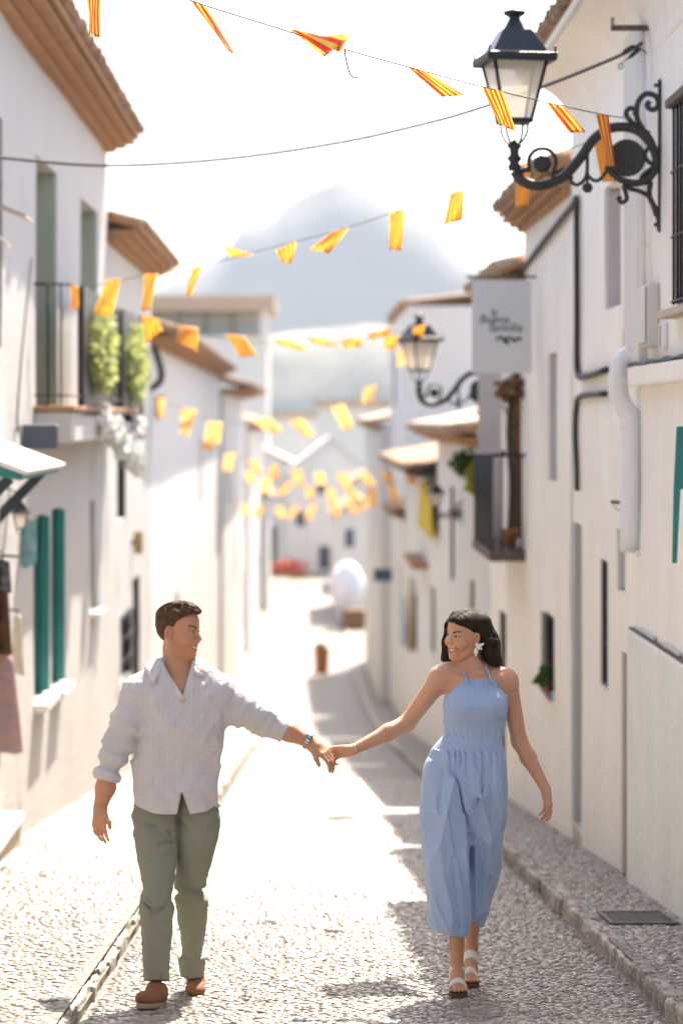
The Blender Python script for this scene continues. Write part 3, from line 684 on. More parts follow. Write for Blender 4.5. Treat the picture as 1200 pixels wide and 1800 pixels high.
# ---- right house 2 and 3
R2H = [(20.9, 21.6, zz(845,21.2), zz(620,21.2), .28), (21.1, 21.95, zz(1225,21.5), zz(1080,21.5), .16)]
R2 = house('white house with a black looped cable and brown eave tiles', X, 19.7, 24.0, 3.50, 1, R2H, 'stucco_r', roof=dict(over=.26, rows=2), seed=13, step=.4)
h = R2H[0]; wn = sub('window', R2, (X, h[0], h[2])); backpane(wn, X, 1, h[0], h[1], h[2], h[3], h[4], 'lilac', 'shutter'); jamb(wn, X, 1, h[1], h[2], h[3], h[4], 'lilac', 'frame')
h = R2H[1]; wn = sub('window', R2, (X, h[0], h[2])); backpane(wn, X, 1, h[0], h[1], h[2], h[3], h[4], 'black'); jamb(wn, X, 1, h[1], h[2], h[3], h[4], 'black', 'frame'); bars(wn, X, 1, h[0], h[1], h[2], h[3], 4)
R3H = [(26.2, 27.0, G(26.6), zz(1075,26.6), .2), (24.4, 25.6, .25, 2.1, .2)]
R3 = house('white house with a narrow black balcony below the hanging shop sign', X, 24.0, 28.5, 2.95, 1, R3H, 'stucco_r', roof=dict(over=.24, rows=2, mat='tilepale'), seed=14, step=.5)
h = R3H[0]; wn = sub('door', R3, (X, h[0], h[2])); backpane(wn, X, 1, h[0], h[1], h[2], h[3], h[4], 'black', 'door_leaf'); jamb(wn, X, 1, h[1], h[2], h[3], h[4], 'black', 'frame')
h = R3H[1]; wn = sub('window', R3, (X, h[0], h[2])); backpane(wn, X, 1, h[0], h[1], h[2], h[3], h[4], 'wood'); jamb(wn, X, 1, h[1], h[2], h[3], h[4], 'wood', 'frame')
# balcony of house 3
bz0 = zz(968, 23.9); bz1 = zz(800, 23.9); by0, by1 = 23.75, 26.3
bal = sub('balcony', R3, (X, by0, bz0))
mb = MB(); mb.box((X+.02, by0, bz0-.10), (X-.36, by1, bz0)); mb.build('slab', MT['rust'], bal, bevel=.012)
mb = MB(); mb.tube([(X, by0+.03, bz1), (X-.34, by0+.03, bz1), (X-.34, by1-.03, bz1), (X, by1-.03, bz1)], .018, 6); mb.build('handrail', MT['black'], bal)
for i in range(4): xx = X-.05-i*.095; mb = MB(); mb.tube([(xx, by0+.03, bz0), (xx, by0+.03, bz1)], .010, 6); mb.build('baluster', MT['black'], bal)
for i in range(20): y = by0+.06+i*.125; mb = MB(); mb.tube([(X-.34, y, bz0), (X-.34, y, bz1)], .010, 6); mb.build('baluster', MT['black'], bal)
mb = MB(); mb.box((X-.30, by1-.1, bz0), (X-.05, by1-.06, bz0+2.0)); mb.build('screen', MT['lilac'], bal)
# looped cables on house 2
def wcable(pts, r, name, label):
    mb = MB(); mb.tube(spline(pts, 6), r, 6); return tag(mb.build(name, MT['cable']), label, 'cable')
Yc = yw(1012, X-.03)
wcable([(X-.03, yw(918, X), zz(482, yw(918, X))), (X-.03, yw(960, X), zz(425, yw(960, X))), (X-.03, Yc+.35, zz(362, Yc+.3)), (X-.03, Yc, zz(350, Yc)), (X-.03, Yc-.03, zz(400, Yc)), (X-.03, Yc-.06, zz(560, Yc)), (X-.03, Yc-.08, zz(650, Yc)), (X-.03, Yc-.5, zz(662, Yc-.5)), (X-.03, yw(1072, X), zz(650, yw(1072, X)))], .026, 'wall_cable', 'thick black cable looping over the brown eave house and down its wall')
wcable([(X-.03, yw(1070, X), zz(692, yw(1070, X))), (X-.03, Yc-.3, zz(697, Yc)), (X-.03, Yc-.02, zz(715, Yc)), (X-.03, Yc+.05, zz(760, Yc)), (X-.03, Yc-.03, zz(820, Yc)), (X-.03, Yc-.06, zz(862, Yc))], .022, 'wall_cable', 'short black cable hanging in a curve below the looped cable')
mb = MB(); mb.tube([(X-.02, 15.9, zz(885,15.9)), (X-.14, 16.0, zz(883,15.9))], .012, 6); mb.tube(spline([(X-.14, 16.0, zz(883,15.9)), (X-.10, 15.95, zz(897,15.9)), (X-.02, 15.9, zz(893,15.9))]), .003, 4)
tag(mb.build('wall_hook', MT['rust']), 'small dark metal hook left of the drainpipe foot', 'hook')

# ---- right row further down
R4H = [(31.2, 31.9, zz(1090,31.5), zz(1020,31.5), .2), (35.5, 36.4, -.9, .5, .2)]
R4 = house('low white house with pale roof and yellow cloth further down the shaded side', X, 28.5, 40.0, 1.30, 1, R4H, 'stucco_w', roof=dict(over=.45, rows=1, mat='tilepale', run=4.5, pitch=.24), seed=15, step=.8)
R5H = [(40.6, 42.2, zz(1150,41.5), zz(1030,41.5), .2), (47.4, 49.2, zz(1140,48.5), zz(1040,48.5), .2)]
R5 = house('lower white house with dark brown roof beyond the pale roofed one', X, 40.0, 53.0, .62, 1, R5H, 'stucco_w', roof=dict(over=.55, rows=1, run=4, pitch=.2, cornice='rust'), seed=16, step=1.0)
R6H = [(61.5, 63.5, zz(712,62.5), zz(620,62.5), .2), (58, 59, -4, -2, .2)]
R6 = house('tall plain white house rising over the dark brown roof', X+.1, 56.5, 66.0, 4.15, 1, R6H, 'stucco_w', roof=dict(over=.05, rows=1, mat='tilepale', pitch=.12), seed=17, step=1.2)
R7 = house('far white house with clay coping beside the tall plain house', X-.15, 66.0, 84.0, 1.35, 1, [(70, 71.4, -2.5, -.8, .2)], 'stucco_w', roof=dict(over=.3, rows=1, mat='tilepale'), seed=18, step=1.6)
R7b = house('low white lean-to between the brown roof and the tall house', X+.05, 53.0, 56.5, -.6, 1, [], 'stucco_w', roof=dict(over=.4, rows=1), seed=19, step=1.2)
for rt, hs, mt in ((R4, R4H, 'slate'), (R5, R5H, 'sage'), (R6, R6H, 'sage')):
    xx = X+.1 if rt is R6 else X
    for h in hs: wn = sub('window', rt, (xx, h[0], h[2])); backpane(wn, xx, 1, h[0], h[1], h[2], h[3], h[4], mt, 'shutter'); jamb(wn, xx, 1, h[1], h[2], h[3], h[4], mt, 'frame')
# clothes and cloths hung along the shaded row
def hung(name, label, p, w, h, mat, cat, axis='y', n=6):
    V = []; Q = []
    for j in range(7):
        for i in range(n*2+1):
            u = i/(n*2)-.5; t = j/6; b = .025*math.sin(u*17+j*.2)*(0.3+t)
            ww = w*(.8+.25*t)
            V.append((p[0]+b if axis == 'y' else p[0]+u*ww, p[1]+(u*ww if axis == 'y' else b), p[2]-h*t+.01*math.sin(u*9)))
    k = n*2+1
    for j in range(6):
        for i in range(k-1): Q.append((j*k+i, j*k+i+1, (j+1)*k+i+1, (j+1)*k+i))
    m = mesh(name, V, Q, True); o = link(name, m, mat)
    so = o.modifiers.new('thick', 'SOLIDIFY'); so.thickness = .012
    return tag(o, label, cat)
hung('yellow_cloth', 'bright yellow cloth hanging from the low pale roofed house', (X-.12, 41.8, zz(850,41.8)), 5.4, .85, MT['yellow'], 'cloth')
hung('brown_garment', 'long brown and ochre garment hung on the shaded wall far down', (X-.10, 48.6, zz(1015,48.6)), 1.2, 1.45, MT['ochre'] if False else M('garment_brown', (.28,.13,.05), .9, .5, 3, col2=(.5,.33,.08)), 'garment')
hung('blue_garment', 'pale blue garment hung next to the brown one', (X-.10, 51.5, zz(1050,51.5)), 1.6, 1.0, M('garment_blue', (.36,.45,.60), .9, .1, 3), 'garment')
ob = MB(); ob.box((X-.30, 43.0, zz(995,44)), (X+.02, 46.6, zz(985,44))); tag(ob.build('wall_awning', MT['cornice'], bevel=.01), 'small brown awning shelf on the far shaded wall', 'awning')
tb = MB(); tb.box((X-.45, 62.0, zz(1022,62)), (X+.02, 62.1, zz(1000,62))); tag(tb.build('blue_sign', M('petrol_blue', (.03,.09,.13), .6, .1, 3)), 'dark petrol blue board projecting beneath the tall house', 'sign')

# ---- houses closing the foot of the street
def endhouse(label, x0, x1, Y, ytop, yridge, mat='stucco_w', roofmat='tilepale', depth=9, dark=()):
    z0 = -9; a = px(x0, ytop, Y); b = px(x1, ytop, Y); c = px((x0+x1)/2, yridge, Y)
    root = empty('white_house', ((a.x+b.x)/2, Y, G(Y)), label, 'house', 'houses closing the foot of the street')
    mb = MB(); mb.prism([(a.x, Y, z0), (b.x, Y, z0), (b.x, Y, b.z), (c.x, Y, c.z), (a.x, Y, a.z)], (0, depth, 0)); mb.build('wall', MT[mat], root)
    mb = MB()
    for p, q in ((a, c), (c, b)):
        d = Vector((0, 0, .16)); e = (p-c).normalized()*.3 if p is not c else Vector(); f = (q-c).normalized()*.3 if q is not c else Vector()
        mb.prism([p+e+Vector((0,-.3,.01)), q+f+Vector((0,-.3,.01)), q+f+d+Vector((0,-.3,0)), p+e+d+Vector((0,-.3,0))], (0, depth+.6, 0))
    mb.build('roof', MT[roofmat], root)
    for (u0, u1, v0, v1) in dark:
        p, q = px(u0, v0, Y), px(u1, v1, Y); mb = MB(); mb.box((p.x, Y-.03, q.z), (q.x, Y+.1, p.z)); mb.build('window', MT['slate'], root)
    return root
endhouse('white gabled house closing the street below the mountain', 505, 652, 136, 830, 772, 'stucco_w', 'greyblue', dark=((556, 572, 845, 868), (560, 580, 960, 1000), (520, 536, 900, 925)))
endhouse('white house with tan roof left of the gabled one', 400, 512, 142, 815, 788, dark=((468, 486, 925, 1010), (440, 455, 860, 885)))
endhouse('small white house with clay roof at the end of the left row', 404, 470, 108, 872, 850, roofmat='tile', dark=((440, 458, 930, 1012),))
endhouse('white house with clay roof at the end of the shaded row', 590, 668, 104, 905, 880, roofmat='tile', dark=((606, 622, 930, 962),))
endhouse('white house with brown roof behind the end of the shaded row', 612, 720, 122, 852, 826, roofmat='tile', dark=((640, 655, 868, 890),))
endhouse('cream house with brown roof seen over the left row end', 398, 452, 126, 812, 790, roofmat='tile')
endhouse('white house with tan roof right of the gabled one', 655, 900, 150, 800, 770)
g2 = empty('terrace_building', px(380, 560, 165), 'modern white building with glazed roof terrace above the left row', 'building')
Yt = 165
mb = MB(); a, b = px(150, 590, Yt), px(470, 590, Yt); mb.box((a.x, Yt, -9), (b.x, Yt+10, a.z)); mb.build('wall', MT['stucco_w'], g2)
mb = MB(); a, b = px(140, 520, Yt), px(484, 547, Yt); mb.box((a.x, Yt-1.5, b.z), (b.x, Yt+10, a.z)); mb.build('roof_slab', MT['tilepale'], g2, bevel=.05)
for i in range(6):
    a, b = px(170+i*48, 549, Yt), px(170+i*48+44, 588, Yt); mb = MB(); mb.box((a.x, Yt+2, b.z), (b.x, Yt+2.1, a.z)); mb.build('pane', MT['greyblue'], g2)
a, b = px(458, 547, Yt), px(474, 592, Yt); mb = MB(); mb.box((a.x, Yt-.8, b.z), (b.x, Yt, a.z)); mb.build('pillar', MT['stucco_w'], g2)
mb = MB(); mb.box((a.x-9, Yt+3, a.z-1.7), (a.x, Yt+4, a.z+.02)); mb.build('rear_wall', MT['greyblue'], g2)
for i, (x0, x1, y0, Y, lb) in enumerate(((560, 700, 715, 230, 'small pale far house below the mountain slope'), (420, 560, 735, 260, 'flat pale far house in the haze left of the gable'), (690, 860, 690, 280, 'pale far house in the haze right of the gable'))):
    a, b = px(x0, y0, Y), px(x1, y0, Y); rt = empty('far_house', (a.x, Y, -12), lb, 'house', 'houses closing the foot of the street')
    mb = MB(); mb.box((a.x, Y, -29), (b.x, Y+12, a.z)); mb.build('wall', MT['stucco_w'], rt)
    mb = MB(); mb.box((a.x-.4, Y-.4, a.z+.01), (b.x+.4, Y+12.4, a.z+.7)); mb.build('roof', MT['tilepale'], rt)

# ---- hills and the mountain
def relief(name, prof, Y, dep, zb, mat, seed, nx=90, nd=14):
    xs = np.array([p[0] for p in prof], float); ys = np.array([p[1] for p in prof], float)
    V = []; Q = []; X_ = np.linspace(xs[0], xs[-1], nx)
    top = np.interp(X_, xs, ys)
    for j in range(nd):
        t = j/(nd-1)
        for i, x in enumerate(X_):
            yy = top[i]+5*vn2(x/40., 0, seed)+1.5*vn2(x/15., 1, seed); zt = zz(yy, Y)
            prof_z = zb+(zt-zb)*(math.sin(t*math.pi/2)**.85 if t < 1 else 1)
            wob = (1-abs(2*t-1))*(zt-zb)*.03
            V.append(((x-CX)/F*Y*(.75+.25*t), Y-dep*(1-t)+dep*.05*vn2(x/90., t*3, seed+2), prof_z+wob*vn2(x/60., t*5, seed+5)))
    for j in range(nd-1):
        for i in range(nx-1): Q.append((j*nx+i, j*nx+i+1, (j+1)*nx+i+1, (j+1)*nx+i))
    o = link(name, mesh(name, V, Q, True), mat); o['kind'] = 'structure'; return o
MT['rock'] = M('mountain_rock', (0.13, 0.13, 0.12), 0.95, 0.3, 0.004)
relief('mountain', [(-900, 700), (-300, 640), (60, 590), (200, 545), (280, 498), (340, 475), (385, 450), (420, 405), (470, 380), (520, 346), (575, 320), (600, 306), (626, 321), (660, 338), (700, 362), (740, 382), (775, 412), (808, 448), (850, 472), (930, 505), (1100, 560), (1500, 640), (2100, 700)], 3000, 190, -30, MT['rock'], 4, nx=160)
MT['scrub'] = M('hillside_scrub', (0.24, 0.22, 0.17), 0.95, 0.35, 0.02)
relief('hillside', [(-600, 690), (100, 650), (300, 610), (430, 590), (520, 580), (640, 572), (760, 585), (900, 600), (1300, 650), (1800, 700)], 1900, 110, -30, MT['scrub'], 9)
# ------------------------------------------------------------------ street lanterns on scroll brackets
def frost_mat():
    m = bpy.data.materials.new('frosted_glass'); m.use_nodes = True; n = m.node_tree.nodes; L = m.node_tree.links; b = n['Principled BSDF']
    b.inputs['Base Color'].default_value = (0.86, 0.80, 0.72, 1); b.inputs['Roughness'].default_value = 0.45
    tr0 = n.new('ShaderNodeBsdfTranslucent'); tr0.inputs[0].default_value = (0.95, 0.89, 0.80, 1)
    tp = n.new('ShaderNodeBsdfTransparent'); tp.inputs[0].default_value = (0.95, 0.92, 0.87, 1)
    tr = n.new('ShaderNodeMixShader'); tr.inputs[0].default_value = 0.36; L.new(tr0.outputs[0], tr.inputs[1]); L.new(tp.outputs[0], tr.inputs[2])
    ms = n.new('ShaderNodeMixShader'); ms.inputs[0].default_value = 0.80
    g = n.new('ShaderNodeNewGeometry'); no = n.new('ShaderNodeTexNoise'); no.inputs['Scale'].default_value = 190; L.new(g.outputs['Position'], no.inputs['Vector'])
    bp = n.new('ShaderNodeBump'); bp.inputs['Strength'].default_value = .3; bp.inputs['Distance'].default_value = .004; L.new(no.outputs['Fac'], bp.inputs['Height']); L.new(bp.outputs[0], b.inputs['Normal'])
    L.new(b.outputs[0], ms.inputs[1]); L.new(tr.outputs[0], ms.inputs[2]); L.new(ms.outputs[0], n['Material Output'].inputs['Surface']); return m
MT['frost'] = frost_mat()
def sqring(mb, c, prof, rot=0.0, sides=4):
    """stack of square rings: prof=[(half,z)] ; returns nothing"""
    n0 = len(mb.v)
    for h, z in prof:
        for j in range(sides):
            a = rot+math.pi/4+j*math.pi/2; mb.v.append((c[0]+math.cos(a)*h*1.4142, c[1]+math.sin(a)*h*1.4142, c[2]+z))
    for i in range(len(prof)-1):
        for j in range(sides):
            j2 = (j+1) % sides; mb.f.append((n0+i*4+j, n0+i*4+j2, n0+(i+1)*4+j2, n0+(i+1)*4+j)); mb.sm.append(False)
    mb.f.append((n0+3, n0+2, n0+1, n0)); mb.sm.append(False); m = n0+(len(prof)-1)*4; mb.f.append((m, m+1, m+2, m+3)); mb.sm.append(False)

def lantern(name, label, base, s=1.0, rot=0.0, group=None, stem=True):
    """lantern head standing on its stem; base = foot of the stem cup. s=1: about 0.78 m tall"""
    bx, by, bz = base; t = empty(name, base, label, 'street lamp', group)
    P = lambda x, y, z: (bx+(x*math.cos(rot)-y*math.sin(rot))*s, by+(x*math.sin(rot)+y*math.cos(rot))*s, bz+z*s)
    g0, g1 = .145, .50                 # glass from z
    w0, w1 = .085, .160
    c = (bx, by, bz); sc = lambda pr: [(a*s, b*s) for a, b in pr]
    # four glass panes
    for j in range(4):
        a0 = rot+math.pi/4+j*math.pi/2; a1 = a0+math.pi/2
        q = []
        for (h, z) in ((w0, g0), (w1, g1)):
            for a in (a0, a1): q.append(Vector((bx+math.cos(a)*h*1.4142*s*.985, by+math.sin(a)*h*1.4142*s*.985, bz+z*s)))
        mb = MB(); mb.quad(q[0], q[1], q[3], q[2]); o = mb.build('pane', MT['frost'], t)
        mb = MB(); e0 = Vector((bx+math.cos(a0)*w0*1.4142*s, by+math.sin(a0)*w0*1.4142*s, bz+g0*s)); e1 = Vector((bx+math.cos(a0)*w1*1.4142*s, by+math.sin(a0)*w1*1.4142*s, bz+g1*s))
        mb.tube([e0, e1], .0135*s, 4); mb.build('corner_bar', MT['navy'], t)
        mb = MB(); e2 = Vector((bx+math.cos(a1)*w0*1.4142*s, by+math.sin(a1)*w0*1.4142*s, bz+g0*s)); mb.tube([e0, e2], .009*s, 4); mb.build('bottom_bar', MT['navy'], t)
        # little finials on the roof rim and scroll feet
        f = Vector((bx+math.cos(a0)*.205*1.4142*s*.97, by+math.sin(a0)*.205*1.4142*s*.97, bz+.53*s)); mb = MB(); mb.lathe(f, sc([(.004, 0), (.008, .006), (.006, .018), (.010, .026), (.003, .036)]), 8); mb.build('finial', MT['navy'], t)
        d = Vector((math.cos(a0), math.sin(a0), 0)); mb = MB(); cc = Vector(c)
        mb.tube(spline([cc+d*.022*s+Vector((0,0,.0)), cc+d*.06*s+Vector((0,0,.02*s)), cc+d*.088*s+Vector((0,0,.07*s)), cc+d*.095*s+Vector((0,0,.115*s)), cc+d*.118*s+Vector((0,0,.145*s))], 5), .0075*s, 6); mb.build('foot_scroll', MT['iron'], t)
    mb = MB(); sqring(mb, c, sc([(.168, .482), (.205, .478), (.210, .49), (.212, .525), (.175, .531), (.165, .54), (.095, .665), (.088, .675), (.086, .682)]), rot); mb.build('hood', MT['navy'], t, bevel=.004*s)
    mb = MB(); mb.lathe((bx, by, bz+.676*s), sc([(.072, 0), (.066, .015), (.040, .065), (.033, .075), (.036, .085), (.058, .098), (.066, .103), (.066, .117), (.056, .123), (.025, .127), (.023, .136), (.004, .14)]), 20); mb.build('chimney', MT['navy'], t)
    mb = MB(); sqring(mb, c, sc([(.088, .125), (.094, .130), (.094, .14), (.088, .144)]), rot); mb.build('base_plate', MT['navy'], t)
    return t

def scroll(c, r0, r1, a0, turns, n=26):
    """flat spiral in the X-Z plane"""
    out = []
    for i in range(n+1):
        t = i/n; r = r0+(r1-r0)*t; a = a0+turns*2*math.pi*t; out.append((c[0]+math.cos(a)*r, c[1]+math.sin(a)*r))
    return out
def bracket(name, label, wall, Y, W, S=1.0, group=None):
    """cast iron scroll bracket drawn in a 255 x 250 px plan, X to wall plane; wall=(X,z of lantern cup)"""
    t = empty(name, (wall[0], Y, wall[1]), label, 'lamp bracket', group)
    k = W*S  # metres per plan pixel
    def T(p): return Vector((wall[0]-(1157-p[0])*k, Y, wall[1]+(262-p[1])*k))
    def part(nm, pts, r, sm=True, n=6, kk=8):
        pp = [T(p) for p in pts]; pp = spline(pp, n) if sm else pp
        if isinstance(r, tuple):
            m = len(pp); rr = [(r[0]+(r[1]-r[0])*min(1, 2*i/(m-1)) if i < m/2 else r[1]+(r[2]-r[1])*(2*i/(m-1)-1))*k for i in range(m)]
        else: rr = r*k
        mb = MB(); mb.tube(pp, rr, kk); mb.build(nm, MT['iron'], t)
    # main S arm
    part('arm', [(901, 300), (915, 318), (945, 326), (985, 312), (1015, 280), (1040, 245), (1068, 226), (1100, 224), (1125, 235), (1145, 262), (1150, 290), (1138, 312), (1115, 322), (1088, 316), (1070, 302), (1064, 292)], (9.5, 8.5, 5), n=6)
    part('arm_tip_curl', [(912, 302), (920, 298), (930, 298)], 5)
    sp_ = scroll((950, 285), 5, 25, -.6, -1.15); part('leaf_scroll', [(p[0], p[1]) for p in [(950+math.cos(a)*24, 285-math.sin(a)*24) for a in np.linspace(3.6, -.5, 12)]] + [(968, 310), (985, 312)], 3.5)
    part('upper_scroll', [(1150, 290), (1143, 250), (1125, 225), (1116, 205), (1118, 180), (1132, 165), (1150, 170), (1153, 186), (1143, 193), (1134, 186), (1138, 178)], 5.0)
    part('upper_scroll_small', [(1138, 235), (1118, 225), (1101, 208), (1097, 198), (1104, 190), (1113, 194), (1112, 203)], 4.5)
    part('lower_scroll', [(1150, 380), (1140, 350), (1125, 338), (1105, 332), (1093, 327), (1096, 338), (1098, 350), (1090, 356), (1084, 350), (1088, 345)], 4.2)
    part('lower_strut', [(1156, 405), (1152, 375), (1138, 345), (1140, 320)], 5)
    part('hanging_scroll', [(1064, 292), (1060, 305), (1045, 318), (1030, 308), (1029, 290), (1029, 262)], 3.2)
    part('hanging_scroll', [(1002, 310), (1000, 318), (1010, 325), (1022, 318), (1028, 305), (1029, 290)], 3.2)
    part('side_loop', [(1150, 290), (1137, 285), (1130, 272), (1138, 258), (1148, 256)], 4)
    part('side_loop', [(1150, 290), (1136, 300), (1124, 312), (1130, 322), (1142, 318)], 4)
    # medallion, rosette, bud
    mb = MB(); c = T((1098, 278)); mb.lathe(c+Vector((0,.012,0)), [(28*k, 0), (33*k, 3*k), (33*k, 7*k), (29*k, 9*k), (27*k, 7*k), (8*k, 8*k)], 24, axis=(0,-1,0)); mb.build('medallion', MT['iron'], t)
    c = T((1098, 278)); mb = MB()
    for q in range(4): mb.box((c.x+(-12+q*7)*k, Y-9*k+.012, c.z-12*k), (c.x+(-12+q*7+3.5)*k, Y-6*k+.012, c.z+9*k))
    mb.build('shield_relief', MT['iron'], t)
    mb = MB(); c = T((950, 288)); mb.lathe(c+Vector((0,.008,0)), [(15*k, 0), (17*k, 4*k), (14*k, 9*k), (6*k, 12*k)], 7, axis=(0,-1,0)); mb.build('rosette', MT['iron'], t)
    mb = MB(); c = T((1029, 330)); mb.lathe(c+Vector((0,.006,0)), [(8*k, 0), (10*k, 3*k), (7*k, 8*k)], 7, axis=(0,-1,0)); mb.build('bud', MT['iron'], t)
    mb = MB(); mb.tube([T((1029, 262)), T((1029, 330))], 2.5*k, 6); mb.build('bud_stem', MT['iron'], t)
    # lantern cup
    c = T((901, 300)); mb = MB(); mb.lathe(c, [(10*k, 0), (12*k, 8*k), (8*k, 14*k), (13*k, 20*k), (13*k, 23*k), (8*k, 28*k), (9*k, 38*k), (13*k, 42*k), (13*k, 45*k), (5*k, 48*k), (4*k, 54*k)], 14); mb.build('cup', MT['iron'], t)
    # wall plate
    a, b = T((1153, 140)), T((1157, 408)); mb = MB(); mb.box((a.x, Y-.012, b.z), (wall[0]+.005, Y+.012, a.z)); mb.build('wall_plate', MT['iron'], t)
    for yy in (150, 395): c = T((1156, yy)); mb = MB(); mb.tube([c+Vector((.02,0,0)), c+Vector((-10*k,0,0))], 3.5*k, 8); mb.build('bolt', MT['iron'], t)
    return t, T

YB = 14.75; Wpx = YB/F
br, T1 = bracket('lamp_bracket', 'black cast iron scroll bracket with round medallion on the near right wall', (WR+.0, YB, )[0:1]+(zz(262, YB),), YB, Wpx)
cup = T1((901, 254)); lantern('street_lantern', 'large dark blue lantern with frosted panes on the near scroll bracket', cup, 1.02, rot=R(9), group='street lanterns')
# the same lamp further down
Y2 = 27.3; b2, T2 = bracket('lamp_bracket', 'black scroll bracket beside the narrow black balcony below the sign', (WR, zz(676, Y2)), Y2, Wpx)
lantern('street_lantern', 'lantern with glowing pale panes beneath the end of the orange bunting', T2((901, 254)), 0.95, rot=R(30), group='street lanterns')
Y3 = 33.5; b3, T3 = bracket('lamp_bracket', 'small black scroll bracket near the yellow cloth', (WR, zz(899, Y3)), Y3, Wpx*.42)
lantern('street_lantern', 'small lantern hanging in front of the yellow cloth', T3((901, 254)), 0.50, rot=R(20), group='street lanterns')
# wall lantern under the left canopy
wl = lantern('wall_lantern', 'small old brass lantern hanging below the left door canopy', (px(36, 932, 19.1).x, 19.1, zz(940, 19.1)), 0.36, rot=R(10))
mb = MB(); p = px(36, 880, 19.1); mb.tube([p, p+Vector((0,0,.06)), p+Vector((-.12,0,.10))], .007, 6); mb.build('hanger', MT['iron'], wl)

# ------------------------------------------------------------------ hanging shop sign with lettering
Ys = 22.7
sg = empty('hanging_sign', px(882, 490, Ys), 'pale grey hanging shop sign with dark script lettering', 'sign')
a, b = px(829, 492, Ys), px(934, 656, Ys)
mb = MB(); mb.box((a.x, Ys, b.z), (b.x, Ys+.03, a.z)); mb.build('panel', MT['signwhite'], sg, bevel=.004)
mb = MB(); mb.tube([(a.x-.05, Ys+.015, a.z+.03), (WR+.02, Ys+.015, a.z+.03)], .012, 6); mb.build('rod', MT['black'], sg)
def letters(txt, x, y, h, parent, mat, Y, shear=.2):
    cu = bpy.data.curves.new('lettering', 'FONT'); cu.body = txt; cu.size = h; cu.shear = shear; cu.extrude = .001; cu.resolution_u = 3
    ob = bpy.data.objects.new('tmp', cu); COL.objects.link(ob)
    dg_ = bpy.context.evaluated_depsgraph_get(); me = bpy.data.meshes.new_from_object(ob.evaluated_get(dg_)); bpy.data.objects.remove(ob)
    me.transform(Matrix.Translation((x, Y-.004, y)) @ Matrix.Rotation(R(90), 4, 'X')); me.materials.clear(); me.materials.append(mat)
    return link('lettering', me, None, parent)
for txt, x, y, h in (('la', 861, 555, .10), ('Buena', 841, 568, .115), ('familia', 858, 583, .125)):
    p = px(x, y, Ys); letters(txt, p.x, p.z, h, sg, MT['signink'], Ys)
mb = MB(); pts = [px(x, y, Ys-.004) for x, y in ((872, 597), (880, 592), (886, 600), (893, 604), (888, 595), (898, 594), (904, 600), (910, 594), (916, 598))]
mb.tube(spline(pts, 5), .012, 6); mb.build('flourish', MT['signink'], sg)

# ------------------------------------------------------------------ Overhead cable and bunting
ca = MB(); pts = [px(-60, 270, 16.9), px(0, 277, 17.0), px(190, 291, 17.1), px(400, 279, 17.0), px(600, 250, 16.8), px(760, 214, 16.5), px(855, 186, 16.0), px(960, 150, 15.5), px(1060, 110, 15.2), px(1100, 92, 15.15), px(1128, 75, 15.15)]
pts = spline(pts, 6); ca.tube(pts, .011, 6)
oc = empty('overhead_cable', px(600, 250, 17.4), 'thin dark cable slung across the street from eave to hook', 'cable')
ca.build('cable', MT['greycable'], oc)
mb = MB(); p = px(1093, 94, 15.15); q = px(1115, 80, 15.15); mb.tube([p, p+(q-p)*.2, p+(q-p)*.8, q], [.006, .016, .016, .006], 8); mb.build('clamp', MT['cable'], oc)
mb = MB(); p = px(1103, 103, 15.15); q = px(1125, 84, 15.15); mb.tube([p, p+(q-p)*.3, p+(q-p)*.8, q], [.006, .014, .014, .006], 8); mb.build('clamp', MT['cable'], oc)
mb = MB(); mb.tube(spline([px(1103,103,15.15), px(1090,112,15.15), px(1086,118,15.15), px(1091,121,15.15), px(1094,114,15.15), px(1086,113,15.15)],5), .0035, 5); mb.tube(spline([px(1100,95,15.15), px(1118,85,15.15), px(1132,90,15.15), px(1136,95,15.15)],4), .003, 5); mb.build('loose_wire', MT['cable'], oc)

def flag_mat(name, cy, cr):
    m = bpy.data.materials.new(name); m.use_nodes = True; n = m.node_tree.nodes; L = m.node_tree.links; b = n['Principled BSDF']
    uv = n.new('ShaderNodeUVMap'); sx = n.new('ShaderNodeSeparateXYZ'); L.new(uv.outputs[0], sx.inputs[0])
    mu = n.new('ShaderNodeMath'); mu.operation = 'MULTIPLY'; mu.inputs[1].default_value = 4.5; L.new(sx.outputs[0], mu.inputs[0])
    fr = n.new('ShaderNodeMath'); fr.operation = 'FRACT'; L.new(mu.outputs[0], fr.inputs[0])
    gt = n.new('ShaderNodeMath'); gt.operation = 'GREATER_THAN'; gt.inputs[1].default_value = .5; L.new(fr.outputs[0], gt.inputs[0])
    mx = n.new('ShaderNodeMix'); mx.data_type = 'RGBA'; mx.inputs[6].default_value = (*cy, 1); mx.inputs[7].default_value = (*cr, 1); L.new(gt.outputs[0], mx.inputs[0])
    L.new(mx.outputs[2], b.inputs['Base Color']); b.inputs['Roughness'].default_value = .38
    tr = n.new('ShaderNodeBsdfTranslucent'); L.new(mx.outputs[2], tr.inputs[0]); ms = n.new('ShaderNodeMixShader'); ms.inputs[0].default_value = .72
    L.new(b.outputs[0], ms.inputs[1]); L.new(tr.outputs[0], ms.inputs[2]); L.new(ms.outputs[0], n['Material Output'].inputs['Surface']); return m
MT['flag'] = flag_mat('striped_flag', (.94, .78, .26), (.87, .17, .11)); MT['flagbacklit'] = flag_mat('backlit_striped_flag', (.96, .84, .46), (.92, .44, .28))  # second one: paler copy for far strings, backlit glow put into its colour
